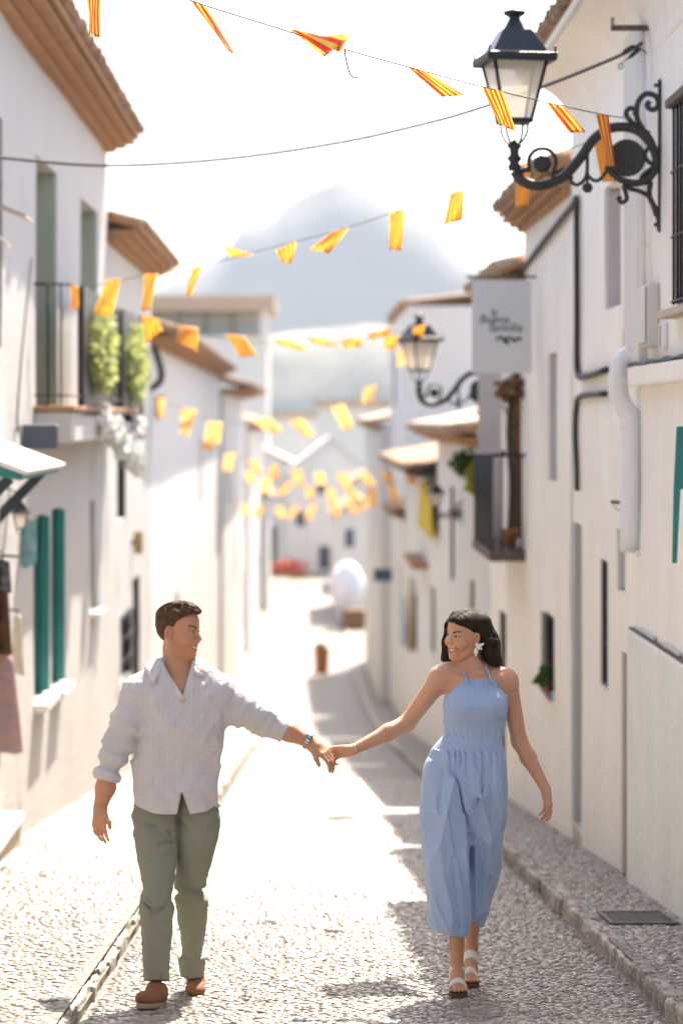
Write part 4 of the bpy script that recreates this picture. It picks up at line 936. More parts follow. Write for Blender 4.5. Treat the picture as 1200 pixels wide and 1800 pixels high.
def flag(parent, q, Y, seed=0, dY=.0, amp=.012, ns=1.0, mat='flag'):
    """q: four photo corners (top-left, top-right, bottom-right, bottom-left); the lower edge blows dY nearer or farther"""
    r = random.Random(seed); a, b = px(*q[0], Y), px(*q[1], Y); c, d = px(*q[2], Y+dY), px(*q[3], Y+dY*.8)
    V = []; Q = []; nu, nv = 10, 10; ph = r.uniform(0, 6)
    for j in range(nv+1):
        v = j/nv
        for i in range(nu+1):
            u = i/nu; p = (a*(1-u)+b*u)*(1-v)+(d*(1-u)+c*u)*v
            w_ = amp*math.sin(u*5+v*4+ph)*(.25+v)
            p = p+Vector((.25*w_, w_*2.2, .35*w_)); V.append(tuple(p))
    k = nu+1
    for j in range(nv):
        for i in range(nu): Q.append((j*k+i, j*k+i+1, (j+1)*k+i+1, (j+1)*k+i))
    me = mesh('flag', V, Q, True); uvl = me.uv_layers.new(name='UVMap')
    for l in me.loops: i = l.vertex_index; uvl.data[l.index].uv = ((i % k)/nu*ns+(0.05 if ns < 1 else 0), (i//k)/nv)
    o = link('flag', me, MT[mat], parent); so = o.modifiers.new('thick', 'SOLIDIFY'); so.thickness = .0012; return o
def bunting(label, line, flags, seed, r=.0034, nst=None, mat='flag'):
    m = line[len(line)//2]; t = empty('bunting', px(*m), label, 'bunting', 'strings of striped bunting')
    mb = MB(); mb.tube(spline([px(*p) for p in line], 5), r, 5); mb.build('string', MT['greycable'], t)
    xs = np.array([p[0] for p in line], float); Yl = np.array([p[2] for p in line], float)
    for i, q in enumerate(flags):
        cxm = (q[0][0]+q[1][0])/2; Y = float(np.interp(cxm, xs, Yl)); flag(t, q, Y, seed*31+i, dY=random.Random(seed*7+i).uniform(-.10, .10), ns=(nst[i] if nst else 1), mat=mat)
    return t
bunting('near bunting with crisp red and yellow striped flags tied to the scroll bracket', [(250, -40, 11.0), (330, -1, 11.1), (490, 50, 11.3), (610, 88, 11.5), (715, 117, 11.7), (845, 152, 12.1), (960, 180, 12.7), (1067, 203, 13.7), (1105, 207, 14.7)],
        [((333,0),(364,13),(414,100),(402,88)), ((503,49),(556,60),(612,64),(572,100)), ((545,58),(612,62),(600,92),(575,84)), ((713,115),(750,127),(816,167),(776,171)), ((844,151),(884,162),(907,232),(876,218)), ((957,178),(992,190),(1029,232),(1000,234)), ((1046,201),(1069,203),(1080,292),(1068,292))], 1, nst=[.5, .5, .7, .8, 1, .56, .62])
mbx = MB(); mbx.tube(spline([px(606,86,11.5), px(607,100,11.5), px(616,132,11.5), px(629,136,11.5)],4), .004, 5); tag(mbx.build('string_tail', MT['greycable']), 'loose grey string tail dangling from the near bunting', 'string')
bunting('nearest bunting with one hanging flag above the brown eave', [(40, -60, 11.0), (150, -12, 11.2), (180, -12, 11.2), (300, -60, 11.4)], [((152,-12),(179,-12),(174,67),(157,61))], 2)
bunting('second bunting with flags blowing in front of the mountain top', [(160, 505, 20.5), (258, 483, 20.0), (345, 470, 19.3), (420, 450, 18.8), (510, 427, 18.3), (600, 403, 17.8), (700, 371, 17.3), (800, 336, 16.9), (920, 290, 16.5), (1062, 240, 16.0)],
        [((254,482),(278,480),(262,545),(249,545)), ((338,471),(355,468),(336,520),(326,518)), ((390,431),(420,440),(446,448),(405,452)), ((484,440),(520,424),(514,462),(496,462)), ((582,408),(613,400),(578,446),(545,438)), ((685,373),(710,370),(706,440),(684,439)), ((791,340),(815,333),(814,386),(778,397)), ((905,292),(931,284),(928,361),(906,363)), ((1042,246),(1062,240),(1084,318),(1056,320))], 3)
bunting('third bunting sagging from the left balcony to the second lantern', [(120, 500, 21.2), (135, 505, 21.4), (190, 535, 22.2), (265, 560, 23.2), (335, 583, 24.2), (420, 599, 25.0), (520, 606, 25.8), (600, 600, 26.3), (680, 590, 26.7), (740, 574, 27.1)],
        [((123,502),(139,504),(137,546),(126,541)), ((187,492),(213,490),(196,556),(164,552)), ((250,553),(276,560),(286,580),(255,606)), ((316,572),(349,576),(345,620),(311,600)), ((396,587),(430,592),(451,625),(421,627)), ((477,595),(512,600),(549,619),(500,610)), ((535,592),(570,596),(601,610),(555,605)), ((600,597),(635,595),(636,608),(605,613)), ((645,588),(690,574),(682,588),(652,598)), ((675,590),(699,590),(696,615),(674,613)), ((725,575),(746,571),(742,597),(727,598))], 4)
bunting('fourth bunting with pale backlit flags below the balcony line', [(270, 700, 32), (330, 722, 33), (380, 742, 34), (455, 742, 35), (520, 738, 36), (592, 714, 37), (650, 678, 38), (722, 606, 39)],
        [((277,698),(291,702),(288,736),(279,735)), ((319,717),(346,720),(340,746),(317,744)), ((318,744),(336,743),(332,766),(315,762)), ((364,741),(391,742),(386,781),(358,777)), ((356,777),(378,779),(372,795),(354,790)), ((443,741),(470,734),(498,755),(478,763)), ((507,741),(530,735),(554,765),(539,771)), ((581,716),(604,710),(621,750),(604,758)), ((639,682),(661,676),(655,705),(636,713)), ((699,617),(723,605),(712,641),(697,646))], 5, mat='flagbacklit')
rr = random.Random(77)
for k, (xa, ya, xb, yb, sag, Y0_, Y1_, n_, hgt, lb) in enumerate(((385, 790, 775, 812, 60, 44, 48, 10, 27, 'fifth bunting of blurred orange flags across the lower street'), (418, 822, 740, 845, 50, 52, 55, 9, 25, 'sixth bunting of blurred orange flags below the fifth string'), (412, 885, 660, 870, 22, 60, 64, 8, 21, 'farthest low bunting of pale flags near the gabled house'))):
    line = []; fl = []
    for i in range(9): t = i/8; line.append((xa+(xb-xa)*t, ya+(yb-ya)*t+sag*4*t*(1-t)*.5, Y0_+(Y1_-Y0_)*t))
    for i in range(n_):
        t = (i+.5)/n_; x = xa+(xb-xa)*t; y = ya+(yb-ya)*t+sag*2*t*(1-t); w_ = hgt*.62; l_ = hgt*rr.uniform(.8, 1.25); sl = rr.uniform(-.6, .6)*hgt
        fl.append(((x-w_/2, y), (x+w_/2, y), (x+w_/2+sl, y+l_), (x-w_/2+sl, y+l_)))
    bunting(lb, line, fl, 10+k, r=.003, mat='flagbacklit')

# ------------------------------------------------------------------ plants, pots, garments
def leaves(name, c, rad, n, size, mat, parent, seed, drop=0.0):
    r = np.random.default_rng(seed); V = []; Q = []
    P = r.normal(0, 1, (n, 3)); P /= np.linalg.norm(P, axis=1)[:, None]; P *= (r.random(n)**.45)[:, None]
    for i in range(n):
        p = Vector((c[0]+P[i,0]*rad[0], c[1]+P[i,1]*rad[1], c[2]+P[i,2]*rad[2])); s_ = size*r.uniform(.6, 1.3)
        d = Vector(r.normal(0, 1, 3)).normalized(); d.z = -abs(d.z)*.7-drop; d.normalize(); e = d.orthogonal(); e.rotate(Matrix.Rotation(r.uniform(0, 6.28), 3, d)); k = len(V)
        V += [tuple(p), tuple(p+d*s_*.5+e*s_*.3), tuple(p+d*s_), tuple(p+d*s_*.5-e*s_*.3+e.cross(d)*s_*.12)]; Q.append((k, k+1, k+2, k+3))
    return link(name, mesh(name, V, Q), mat, parent)
for i, (x, y0, y1, wpx, Y, lb) in enumerate(((163, 535, 680, 46, 23.6, 'yellow green trailing plant in a black trough on the left balcony rail'), (230, 570, 700, 44, 28.4, 'second yellow green trailing plant further along the left balcony rail'))):
    t = empty('trailing_plant', px(x, y1, Y), lb, 'plant', 'plants on the left balcony')
    X_ = WL+.36; cz = (zz(y0, Y)+zz(y1, Y))/2; rz_ = (zz(y0, Y)-zz(y1, Y))/2
    o = leaves('foliage', (X_+.05, Y, cz), (.10, 1.0, rz_*1.1), 900, .085, MT['leafyellow'], t, 50+i, .6); o['kind'] = 'stuff'
    mb = MB(); mb.box((X_-.09, Y-1.15, zz(y1, Y)-.28), (X_-.03, Y+1.15, zz(y0, Y)+.12)); mb.build('trough', MT['black'], t)
# white flowering plants over the slab edge
for i, (x, y, Y) in enumerate(((152, 735, 24), (180, 755, 25.5), (205, 790, 27.4), (228, 745, 28.6), (240, 810, 28.9))):
    t = empty('flower_basket', px(x, y, Y), ('white flowers at the corner post of the left balcony', 'white flowers below the first trailing plant', 'white flowers hanging lowest between the two trailing plants', 'white flowers below the second trailing plant', 'white flowers at the far end of the left balcony')[i], 'plant', 'white flowers on the left balcony edge')
    o = leaves('blossom', (WL+.38, Y, zz(y, Y)), (.07, .38, .18), 260, .07, MT['white'], t, 60+i, .2); o['kind'] = 'stuff'
    o = leaves('foliage', (WL+.36, Y, zz(y, Y)-.05), (.04, .30, .13), 60, .06, MT['leafyellow'], t, 70+i, .4); o['kind'] = 'stuff'
    mb = MB(); mb.lathe((WL+.27, Y, zz(y, Y)-.12), [(.05, 0), (.075, .14), (.08, .15)], 10); mb.build('pot', MT['white'], t)
def pot_tree(label, base, h, potr, rad, n, seed, mat='leaf', trunk=.03):
    t = empty('potted_tree', base, label, 'plant')
    mb = MB(); mb.lathe(base, [(potr*.7, 0), (potr, potr*1.7), (potr*1.1, potr*1.75), (potr*1.1, potr*1.95), (potr*.9, potr*1.95)], 14); mb.build('pot', MT['terracotta'], t)
    b = Vector(base); mb = MB(); mb.tube(spline([b+Vector((0,0,potr)), b+Vector((.02,.02,h*.4)), b+Vector((-.01,0,h*.75)), b+Vector((.03,0,h))], 5), trunk, 7)
    for q in range(6):
        a = q*1.05; p0 = b+Vector((0,0,h*(.75+.04*q))); mb.tube([p0, p0+Vector((math.cos(a)*rad[0]*.7, math.sin(a)*rad[1]*.7, rad[2]*.5))], [trunk*.6, trunk*.2], 5)
    mb.build('trunk', MT['bark'], t); o = leaves('crown', (b.x, b.y, b.z+h+rad[2]*.3), rad, n, .09, MT[mat], t, seed); o['kind'] = 'stuff'; return t
p = px(897, 966, 24.0); pot_tree('tall thin potted tree with terracotta pot on the narrow black balcony', (p.x, 24.1, p.z+.02), zz(690,24)-zz(966,24), .095, (.14, .2, .12), 160, 81, 'wood')
p = px(822, 826, 29.2); t = empty('bushy_plant', p, 'dark green bushy plant hanging on the shaded wall past the sign', 'plant')
o = leaves('foliage', (p.x, 29.2, p.z+.1), (.20, .3, .17), 500, .08, MT['leaf'], t, 83); o['kind'] = 'stuff'
mb = MB(); mb.lathe((p.x+.06, 29.2, p.z-.12), [(.07, 0), (.10, .18), (.105, .19)], 12); mb.build('pot', MT['terracotta'], t)
p = px(833, 835, 28.9); t = empty('climbing_plant', p, 'yellow green trailing plant below the brown board', 'plant')
o = leaves('foliage', (p.x, 28.9, p.z), (.11, .2, .24), 380, .07, M('leaf_lemon', (.34,.36,.03), .6, .3, 10, transl=.4), t, 84, .5); o['kind'] = 'stuff'
mb = MB(); mb.tube([(p.x, 28.9, p.z+.25), (p.x+.02, 28.9, p.z-.25)], .012, 5); mb.build('stem', MT['bark'], t)
bb = MB(); a, b = px(838, 797, 28.8), px(876, 834, 28.8); bb.box((a.x, 28.8, b.z), (b.x, 29.1, a.z)); tag(bb.build('brown_box', MT['cardboard'], bevel=.01), 'plain brown box fixed by the plants past the shop sign', 'box')
t = empty('window_plant', px(957, 1195, 21.2), 'small green plant on the barred window sill of the cable house', 'plant')
o = leaves('foliage', (WR-.05, 21.3, zz(1185, 21.3)), (.07, .16, .12), 120, .07, MT['leaf'], t, 85); o['kind'] = 'stuff'
mb = MB(); mb.lathe((WR-.04, 21.3, zz(1215, 21.3)), [(.04, 0), (.055, .1)], 10); mb.build('pot', MT['terracotta'], t)

# clothes for sale beside the left shop door
def garment(name, label, x, ytop, ybot, Y, w0, w1, mat, seed):
    r = random.Random(seed); p = px(x, ytop, Y); h = zz(ytop, Y)-zz(ybot, Y); V = []; Q = []; k = 24; m = 10
    t = empty(name, (p.x, Y, p.z-h), label, 'garment', 'clothes for sale by the shop door')
    for j in range(m+1):
        tt = j/m; w_ = w0+(w1-w0)*tt**.8
        for i in range(k):
            a = 2*math.pi*i/k; f = 1+.16*math.sin(a*6+seed)*tt; V.append((p.x+math.cos(a)*w_*.5*f, Y+math.sin(a)*w_*.42*f, p.z-h*tt+.01*math.sin(a*3)))
    for j in range(m):
        for i in range(k): i2 = (i+1) % k; Q.append((j*k+i, j*k+i2, (j+1)*k+i2, (j+1)*k+i))
    Q.append(tuple(range(k-1, -1, -1)))
    link('cloth', mesh('cloth', V, Q, True), mat, t)
    mb = MB(); mb.tube(spline([(p.x, Y, p.z-.01), (p.x, Y, p.z+.05), (p.x-.02, Y, p.z+.07), (p.x-.04, Y, p.z+.05)], 4), .004, 5); mb.tube([(p.x-w0*.5, Y, p.z-.03), (p.x, Y, p.z+.015), (p.x+w0*.5, Y, p.z-.03)], .005, 5); mb.build('hanger', MT['steel'], t)
def print_mat(name, a, b, s):
    return M(name, a, .9, .05, s, col2=b, transl=.2, detail=2)
garment('hanging_dress', 'lavender and peach patterned dress hanging by the teal shop door', 8, 1150, 1322, 18.95, .12, .26, print_mat('dress_print', (.36,.32,.40), (.60,.34,.24), 14), 1)
garment('rust_blouse', 'dark brown and rust garment hanging above the patterned dress', -1, 1010, 1150, 18.8, .12, .18, print_mat('rust_print', (.05,.03,.02), (.22,.08,.03), 9), 2)
garment('cream_blouse', 'cream garment hanging beside the dark rust one', 31, 1082, 1185, 19.3, .05, .10, print_mat('cream_cloth', (.62,.57,.46), (.74,.69,.58), 8), 3)
garment('hanging_bag', 'grey black patterned bag hanging at the shop door post', 6, 985, 1040, 18.7, .10, .13, print_mat('grey_print', (.04,.045,.05), (.26,.27,.28), 20), 4)
rk = MB(); rk.tube([px(-30, 975, 18.7), px(34, 978, 19.3)], .012, 6); rk.tube([px(-30, 1070, 18.7), px(34, 1072, 19.3)], .010, 6); tag(rk.build('garment_rail', MT['black']), 'thin black rail holding the clothes beside the shop door', 'rail')
sgb = empty('shop_banner', px(45, 960, 20.2), 'translucent blue teal banner with pale lettering by the teal windows', 'sign')
a, b = px(26, 922, 20.3), px(64, 1000, 20.3); mb = MB(); mb.prism([(a.x, 20.3, a.z), (b.x, 20.3, a.z+.03), (b.x, 20.3, b.z+.05), (a.x+.1, 20.3, b.z), (a.x, 20.3, b.z+.06)], (0, .02, 0)); mb.build('panel', MT['tealsign'], sgb)
p = px(28, 968, 20.28); letters('calu', p.x, p.z, .11, sgb, MT['greyblue'], 20.28)
mb = MB(); mb.tube([(WL, 20.31, a.z+.03), (b.x+.02, 20.31, a.z+.04)], .008, 6); mb.build('rod', MT['black'], sgb)
# things standing far down the street
pr = empty('white_parasol', (1.65, 100, G(100)+KERB), 'half closed white parasol on the far shaded pavement', 'parasol')
Yp = 100; zt = zz(985, Yp); zb2 = zz(1066, Yp); xx = px(610, 1000, Yp).x; gz = G(Yp)
mb = MB(); k = 16; prof = [(.05, zt), (.36, zt-.2), (.64, zt-.72), (.70, zt-1.2), (.58, zt-1.6), (.40, zb2)]
for r_, z in prof:
    for j in range(k): a = 2*math.pi*j/k; f = 1+.10*math.cos(8*a); mb.v.append((xx+math.cos(a)*r_*f, Yp+math.sin(a)*r_*f, z))
for i in range(len(prof)-1):
    for j in range(k): mb.f.append((i*k+j, i*k+(j+1) % k, (i+1)*k+(j+1) % k, (i+1)*k+j)); mb.sm.append(True)
mb.build('canopy', M('parasol_canvas', (.70,.70,.76), .9, .05, 2), pr)
mb = MB(); mb.tube([(xx, Yp, gz), (xx, Yp, zt+.06)], .03, 8); mb.build('pole', MT['wood'], pr)
mb = MB(); mb.lathe((xx, Yp, gz), [(.30, 0), (.30, .08), (.06, .12), (.05, .3)], 14); mb.build('base', MT['slate'], pr)
for i, (x, y0, y1, Y, w_, mt, lb) in enumerate(((622, 1070, 1104, 98.5, .85, 'wood', 'brown wooden tub under the half closed white parasol'), (565, 1160, 1205, 80, .42, 'terracotta', 'rust red planter standing at the far kerb'))):
    p = px(x, y1, Y); t = empty('planter', (p.x, Y, p.z), lb, 'planter'); h = zz(y0, Y)-zz(y1, Y)
    mb = MB(); sqring(mb, (p.x, Y, max(p.z, G(Y))), [(w_*.42, 0), (w_*.5, h*.9), (w_*.55, h*.92), (w_*.55, h)], .3); mb.build('tub', MT[mt], t, bevel=.02)
    if i == 1: o = leaves('foliage', (p.x, Y, max(p.z, G(Y))+h), (w_*.5, w_*.5, .2), 90, .14, MT['leaf'], t, 90+i); o['kind'] = 'stuff'
    mb = MB(); mb.box((p.x-w_*.3, Y-w_*.3, max(p.z, G(Y))+h+.003), (p.x+w_*.3, Y+w_*.3, max(p.z, G(Y))+h+.02)); mb.build('fill', MT['earth'], t)
t = empty('flower_bed', px(505, 1000, 131), 'red flowers massed in front of the gabled house', 'flowers'); 
o = leaves('blossom', (px(505, 1005, 131).x, 131, G(131)+.6), (1.3, .5, .5), 350, .22, M('red_blossom', (.55,.10,.05), .7, .3, 3), t, 95); o['kind'] = 'stuff'
mb = MB(); mb.box((px(470,0,131).x, 130.6, G(131)-.2), (px(540,0,131).x, 131.4, G(131)+.4)); mb.build('trough', MT['terracotta'], t)
# ------------------------------------------------------------------ sculpting kit: distance fields meshed with surface nets
def vnoise(x, y, z, seed=0):
    """3D value noise, -1..1"""
    x, y, z = np.broadcast_arrays(x, y, z)
    ix, iy, iz = np.floor(x).astype(np.int64), np.floor(y).astype(np.int64), np.floor(z).astype(np.int64)
    fx, fy, fz = (x-ix).astype(np.float32), (y-iy).astype(np.float32), (z-iz).astype(np.float32)
    fx = fx*fx*(3-2*fx); fy = fy*fy*(3-2*fy); fz = fz*fz*(3-2*fz)
    def h(i, j, k):
        n = (i*374761393+j*668265263+k*2147483647+seed*1274126177) & 0xffffffff
        n = ((n ^ (n >> 13))*1274126177) & 0xffffffff
        return ((n ^ (n >> 16)) & 0xffff).astype(np.float32)/32767.5-1
    r = 0
    for a in (0, 1):
        for b in (0, 1):
            for c in (0, 1):
                r = r+h(ix+a, iy+b, iz+c)*(fx if a else 1-fx)*(fy if b else 1-fy)*(fz if c else 1-fz)
    return r
def A3(v): return np.array([v[0], v[1], v[2]], np.float32)
class Prim:
    def __init__(s, lo, hi, fn): s.lo, s.hi, s.fn = np.array(lo, float), np.array(hi, float), fn
def cone(a, b, r1, r2, fold=None):
    a, b = A3(a), A3(b); ba = b-a; L2 = float(ba@ba)+1e-12; r = max(r1, r2)
    if fold:
        ax = ba/math.sqrt(L2); u = np.cross(ax, [0, 1, 0]); u = u/np.linalg.norm(u); v = np.cross(ax, u); amp, fa, fr, sd = fold
    def fn(x, y, z):
        px_, py_, pz_ = x-a[0], y-a[1], z-a[2]
        t = np.clip((px_*ba[0]+py_*ba[1]+pz_*ba[2])/L2, 0, 1)
        d = np.sqrt((px_-t*ba[0])**2+(py_-t*ba[1])**2+(pz_-t*ba[2])**2)-(r1+(r2-r1)*t)
        if fold:
            al = px_*ax[0]+py_*ax[1]+pz_*ax[2]; pu = px_*u[0]+py_*u[1]+pz_*u[2]; pv = px_*v[0]+py_*v[1]+pz_*v[2]
            nn = vnoise(al*fa, pu*fr+7, pv*fr+3, sd); d = d-amp*np.maximum(.75-1.7*np.abs(nn), -.30)-amp*.25*vnoise(al*fa*1.9, pu*fr*1.5, pv*fr*1.5, sd+5)
        return d
    m = r+.03
    return Prim(np.minimum(a, b)-m, np.maximum(a, b)+m, fn)
def ell(c, r, Rm=None):
    c = A3(c); r = np.array(r, np.float32); Rm = np.eye(3, dtype=np.float32) if Rm is None else np.array(Rm, np.float32)
    def fn(x, y, z):
        a, b, d = x-c[0], y-c[1], z-c[2]
        q0 = (a*Rm[0,0]+b*Rm[1,0]+d*Rm[2,0]); q1 = (a*Rm[0,1]+b*Rm[1,1]+d*Rm[2,1]); q2 = (a*Rm[0,2]+b*Rm[1,2]+d*Rm[2,2])
        k0 = np.sqrt((q0/r[0])**2+(q1/r[1])**2+(q2/r[2])**2); k1 = np.sqrt((q0/r[0]**2)**2+(q1/r[1]**2)**2+(q2/r[2]**2)**2)+1e-9
        return k0*(k0-1)/k1
    m = float(r.max())+.03
    return Prim(c-m, c+m, fn)
def smooth_tab(t, v, tt, k=9):
    o = np.interp(tt, t, v); p = np.pad(o, k, mode='edge'); ker = np.hanning(2*k+1); ker /= ker.sum(); return np.convolve(p, ker, 'valid')
def loft(rows, n=2.2, disp=None, cap=(True, True), k=9):
    """rows = [(z,cx,cy,w,d)] elliptical sections stacked in z"""
    rows = sorted(rows); R_ = np.array(rows, float); tt = np.linspace(R_[0,0], R_[-1,0], 300)
    T = [smooth_tab(R_[:,0], R_[:,i], tt, k) for i in range(1, 5)]
    z0, z1 = R_[0,0], R_[-1,0]
    def fn(x, y, z):
        zc = np.clip(z, z0, z1); cx, cy, w_, d_ = [np.interp(zc, tt, q).astype(np.float32) for q in T]
        q = (np.abs((x-cx)/w_)**n+np.abs((y-cy)/d_)**n)**(1/n); d = (q-1)*np.minimum(w_, d_)
        if disp is not None: d = d-disp(x, y, z, (x-cx)/w_, (y-cy)/d_)
        if cap[0]: d = np.maximum(d, z0-z)
        if cap[1]: d = np.maximum(d, z-z1)
        return d
    lo = ((R_[:,1]-R_[:,3]).min()-.04, (R_[:,2]-R_[:,4]).min()-.04, z0-.03); hi = ((R_[:,1]+R_[:,3]).max()+.04, (R_[:,2]+R_[:,4]).max()+.04, z1+.03)
    return Prim(lo, hi, fn)
def half(fn, lo=(-99,)*3, hi=(99,)*3): return Prim(lo, hi, fn)
class Field:
    def __init__(s, lo, hi, h):
        s.lo = np.array(lo, float); s.h = h; s.n = np.ceil((np.array(hi)-s.lo)/h).astype(int)+1
        s.D = np.full(s.n, .2, np.float32)
        s.ax = [(s.lo[i]+np.arange(s.n[i])*h).astype(np.float32) for i in range(3)]
    def _sl(s, p):
        a = np.clip(np.floor((p.lo-s.lo)/s.h).astype(int), 0, s.n); b = np.clip(np.ceil((p.hi-s.lo)/s.h).astype(int)+1, 0, s.n)
        if (b <= a).any(): return None
        sl = tuple(slice(a[i], b[i]) for i in range(3))
        return sl, s.ax[0][sl[0]][:, None, None], s.ax[1][sl[1]][None, :, None], s.ax[2][sl[2]][None, None, :]
    def add(s, p, k=0.0):
        r = s._sl(p)
        if r is None: return s
        sl, x, y, z = r; d = p.fn(x, y, z); o = s.D[sl]
        if k > 0:
            h = np.maximum(k-np.abs(o-d), 0)/k; s.D[sl] = np.minimum(o, d)-h*h*k*.25
        else: s.D[sl] = np.minimum(o, d)
        return s
    def sub(s, p, k=0.0):
        r = s._sl(p)
        if r is None: return s
        sl, x, y, z = r; d = -p.fn(x, y, z); o = s.D[sl]
        if k > 0:
            h = np.maximum(k-np.abs(o-d), 0)/k; s.D[sl] = np.maximum(o, d)+h*h*k*.25
        else: s.D[sl] = np.maximum(o, d)
        return s
    def inter(s, fn):
        s.D = np.maximum(s.D, fn(s.ax[0][:, None, None], s.ax[1][None, :, None], s.ax[2][None, None, :])).astype(np.float32); return s
    def front(s, x, z, back=False):
        """y of the first surface met from the camera side at (x,z)"""
        i = int(round((x-s.lo[0])/s.h)); k = int(round((z-s.lo[2])/s.h))
        i = min(max(i, 0), s.n[0]-1); k = min(max(k, 0), s.n[2]-1); c = s.D[i, :, k]; m = np.where(c < 0)[0]
        if not len(m): return None
        j = m[-1] if back else m[0]
        return float(s.ax[1][j])
    def mesh(s):
        D = s.D.copy(); b = .05
        D[0] = np.maximum(D[0], b*.02); D[-1] = np.maximum(D[-1], b*.02); D[:,0] = np.maximum(D[:,0], b*.02); D[:,-1] = np.maximum(D[:,-1], b*.02); D[:,:,0] = np.maximum(D[:,:,0], b*.02); D[:,:,-1] = np.maximum(D[:,:,-1], b*.02)
        S_ = D < 0; c = np.zeros(np.array(D.shape)-1, np.int8)
        for a in (0, 1):
            for bb in (0, 1):
                for e in (0, 1): c += S_[a:D.shape[0]-1+a, bb:D.shape[1]-1+bb, e:D.shape[2]-1+e]
        act = (c > 0) & (c < 8); I = np.argwhere(act); idx = np.full(act.shape, -1, np.int64); idx[act] = np.arange(len(I))
        acc = np.zeros((len(I), 3), np.float64); cnt = np.zeros(len(I))
        corners = [(a, bb, e) for a in (0,1) for bb in (0,1) for e in (0,1)]
        for ca in corners:
            for ax_ in range(3):
                if ca[ax_]: continue
                cb = list(ca); cb[ax_] = 1
                da = D[I[:,0]+ca[0], I[:,1]+ca[1], I[:,2]+ca[2]]; db = D[I[:,0]+cb[0], I[:,1]+cb[1], I[:,2]+cb[2]]
                m = (da < 0) != (db < 0); t = np.where(m, da/(da-db+1e-20), 0); p = np.tile(np.array(ca, float), (len(I), 1)); p[:, ax_] += t
                acc[m] += p[m]; cnt[m] += 1
        V = (I+acc/cnt[:, None])*s.h+s.lo
        Q = []
        for ax_ in range(3):
            sh = [slice(None)]*3; a0 = [slice(None)]*3; a0[ax_] = slice(0, -1); a1 = [slice(None)]*3; a1[ax_] = slice(1, None)
            e = np.argwhere(S_[tuple(a0)] != S_[tuple(a1)]); u, v = [(1, 2), (2, 0), (0, 1)][ax_]
            e = e[(e[:, u] > 0) & (e[:, v] > 0) & (e[:, u] < D.shape[u]-1) & (e[:, v] < D.shape[v]-1)]
            def g(du, dv):
                q = e.copy(); q[:, u] += du; q[:, v] += dv; return idx[q[:,0], q[:,1], q[:,2]]
            q = np.stack([g(-1,-1), g(0,-1), g(0,0), g(-1,0)], 1); ins = S_[e[:,0], e[:,1], e[:,2]]
            q[~ins] = q[~ins][:, ::-1]; q = q[(q >= 0).all(1)]; Q.append(q)
        return V.astype(np.float32), np.concatenate(Q)
def relax(V, Q, it=1, lam=.5):
    for _ in range(it):
        acc = np.zeros_like(V); cnt = np.zeros(len(V), np.float32)
        for a, b in ((0,1),(1,2),(2,3),(3,0)):
            np.add.at(acc, Q[:,a], V[Q[:,b]]); np.add.at(cnt, Q[:,a], 1); np.add.at(acc, Q[:,b], V[Q[:,a]]); np.add.at(cnt, Q[:,b], 1)
        V = V+lam*(acc/np.maximum(cnt, 1)[:, None]-V)
    return V
def merge(parts):
    Vs, Qs, o = [], [], 0
    for V, Q in parts: Vs.append(V); Qs.append(Q+o); o += len(V)
    return np.concatenate(Vs), np.concatenate(Qs)
def cut_box(V, Q, lo, hi, inside=False):
    """drop faces whose middle is inside (or outside) the box"""
    c = V[Q].mean(1); m = ((c > np.array(lo)) & (c < np.array(hi))).all(1)
    Q = Q[m] if inside else Q[~m]
    u = np.unique(Q); r = np.full(len(V), -1); r[u] = np.arange(len(u)); return V[u], r[Q]
def color_attr(me, C):
    a = me.color_attributes.new('tint', 'FLOAT_COLOR', 'POINT'); C4 = np.concatenate([C, np.ones((len(C), 1))], 1).astype(np.float32); a.data.foreach_set('color', C4.ravel())
def float_attr(me, name, v):
    a = me.attributes.new(name, 'FLOAT', 'POINT'); a.data.foreach_set('value', np.asarray(v, np.float32))

def skin_mat(name):
    m = bpy.data.materials.new(name); m.use_nodes = True; n = m.node_tree.nodes; L = m.node_tree.links; b = n['Principled BSDF']
    at = n.new('ShaderNodeAttribute'); at.attribute_name = 'tint'; g = n.new('ShaderNodeNewGeometry')
    no = n.new('ShaderNodeTexNoise'); no.inputs['Scale'].default_value = 28; no.inputs['Detail'].default_value = 4; L.new(g.outputs['Position'], no.inputs['Vector'])
    r = n.new('ShaderNodeMapRange'); r.inputs['To Min'].default_value = .88; r.inputs['To Max'].default_value = 1.10; L.new(no.outputs['Fac'], r.inputs[0])
    mx = n.new('ShaderNodeMix'); mx.data_type = 'RGBA'; mx.blend_type = 'MULTIPLY'; mx.inputs[0].default_value = 1; L.new(at.outputs['Color'], mx.inputs[6]); L.new(r.outputs[0], mx.inputs[7]); L.new(mx.outputs[2], b.inputs['Base Color'])
    b.inputs['Roughness'].default_value = .48; b.inputs['Specular IOR Level'].default_value = .4
    b.inputs['Subsurface Weight'].default_value = .18; b.inputs['Subsurface Radius'].default_value = (1, .4, .25); b.inputs['Subsurface Scale'].default_value = .007
    return m
MT['skin'] = skin_mat('skin')
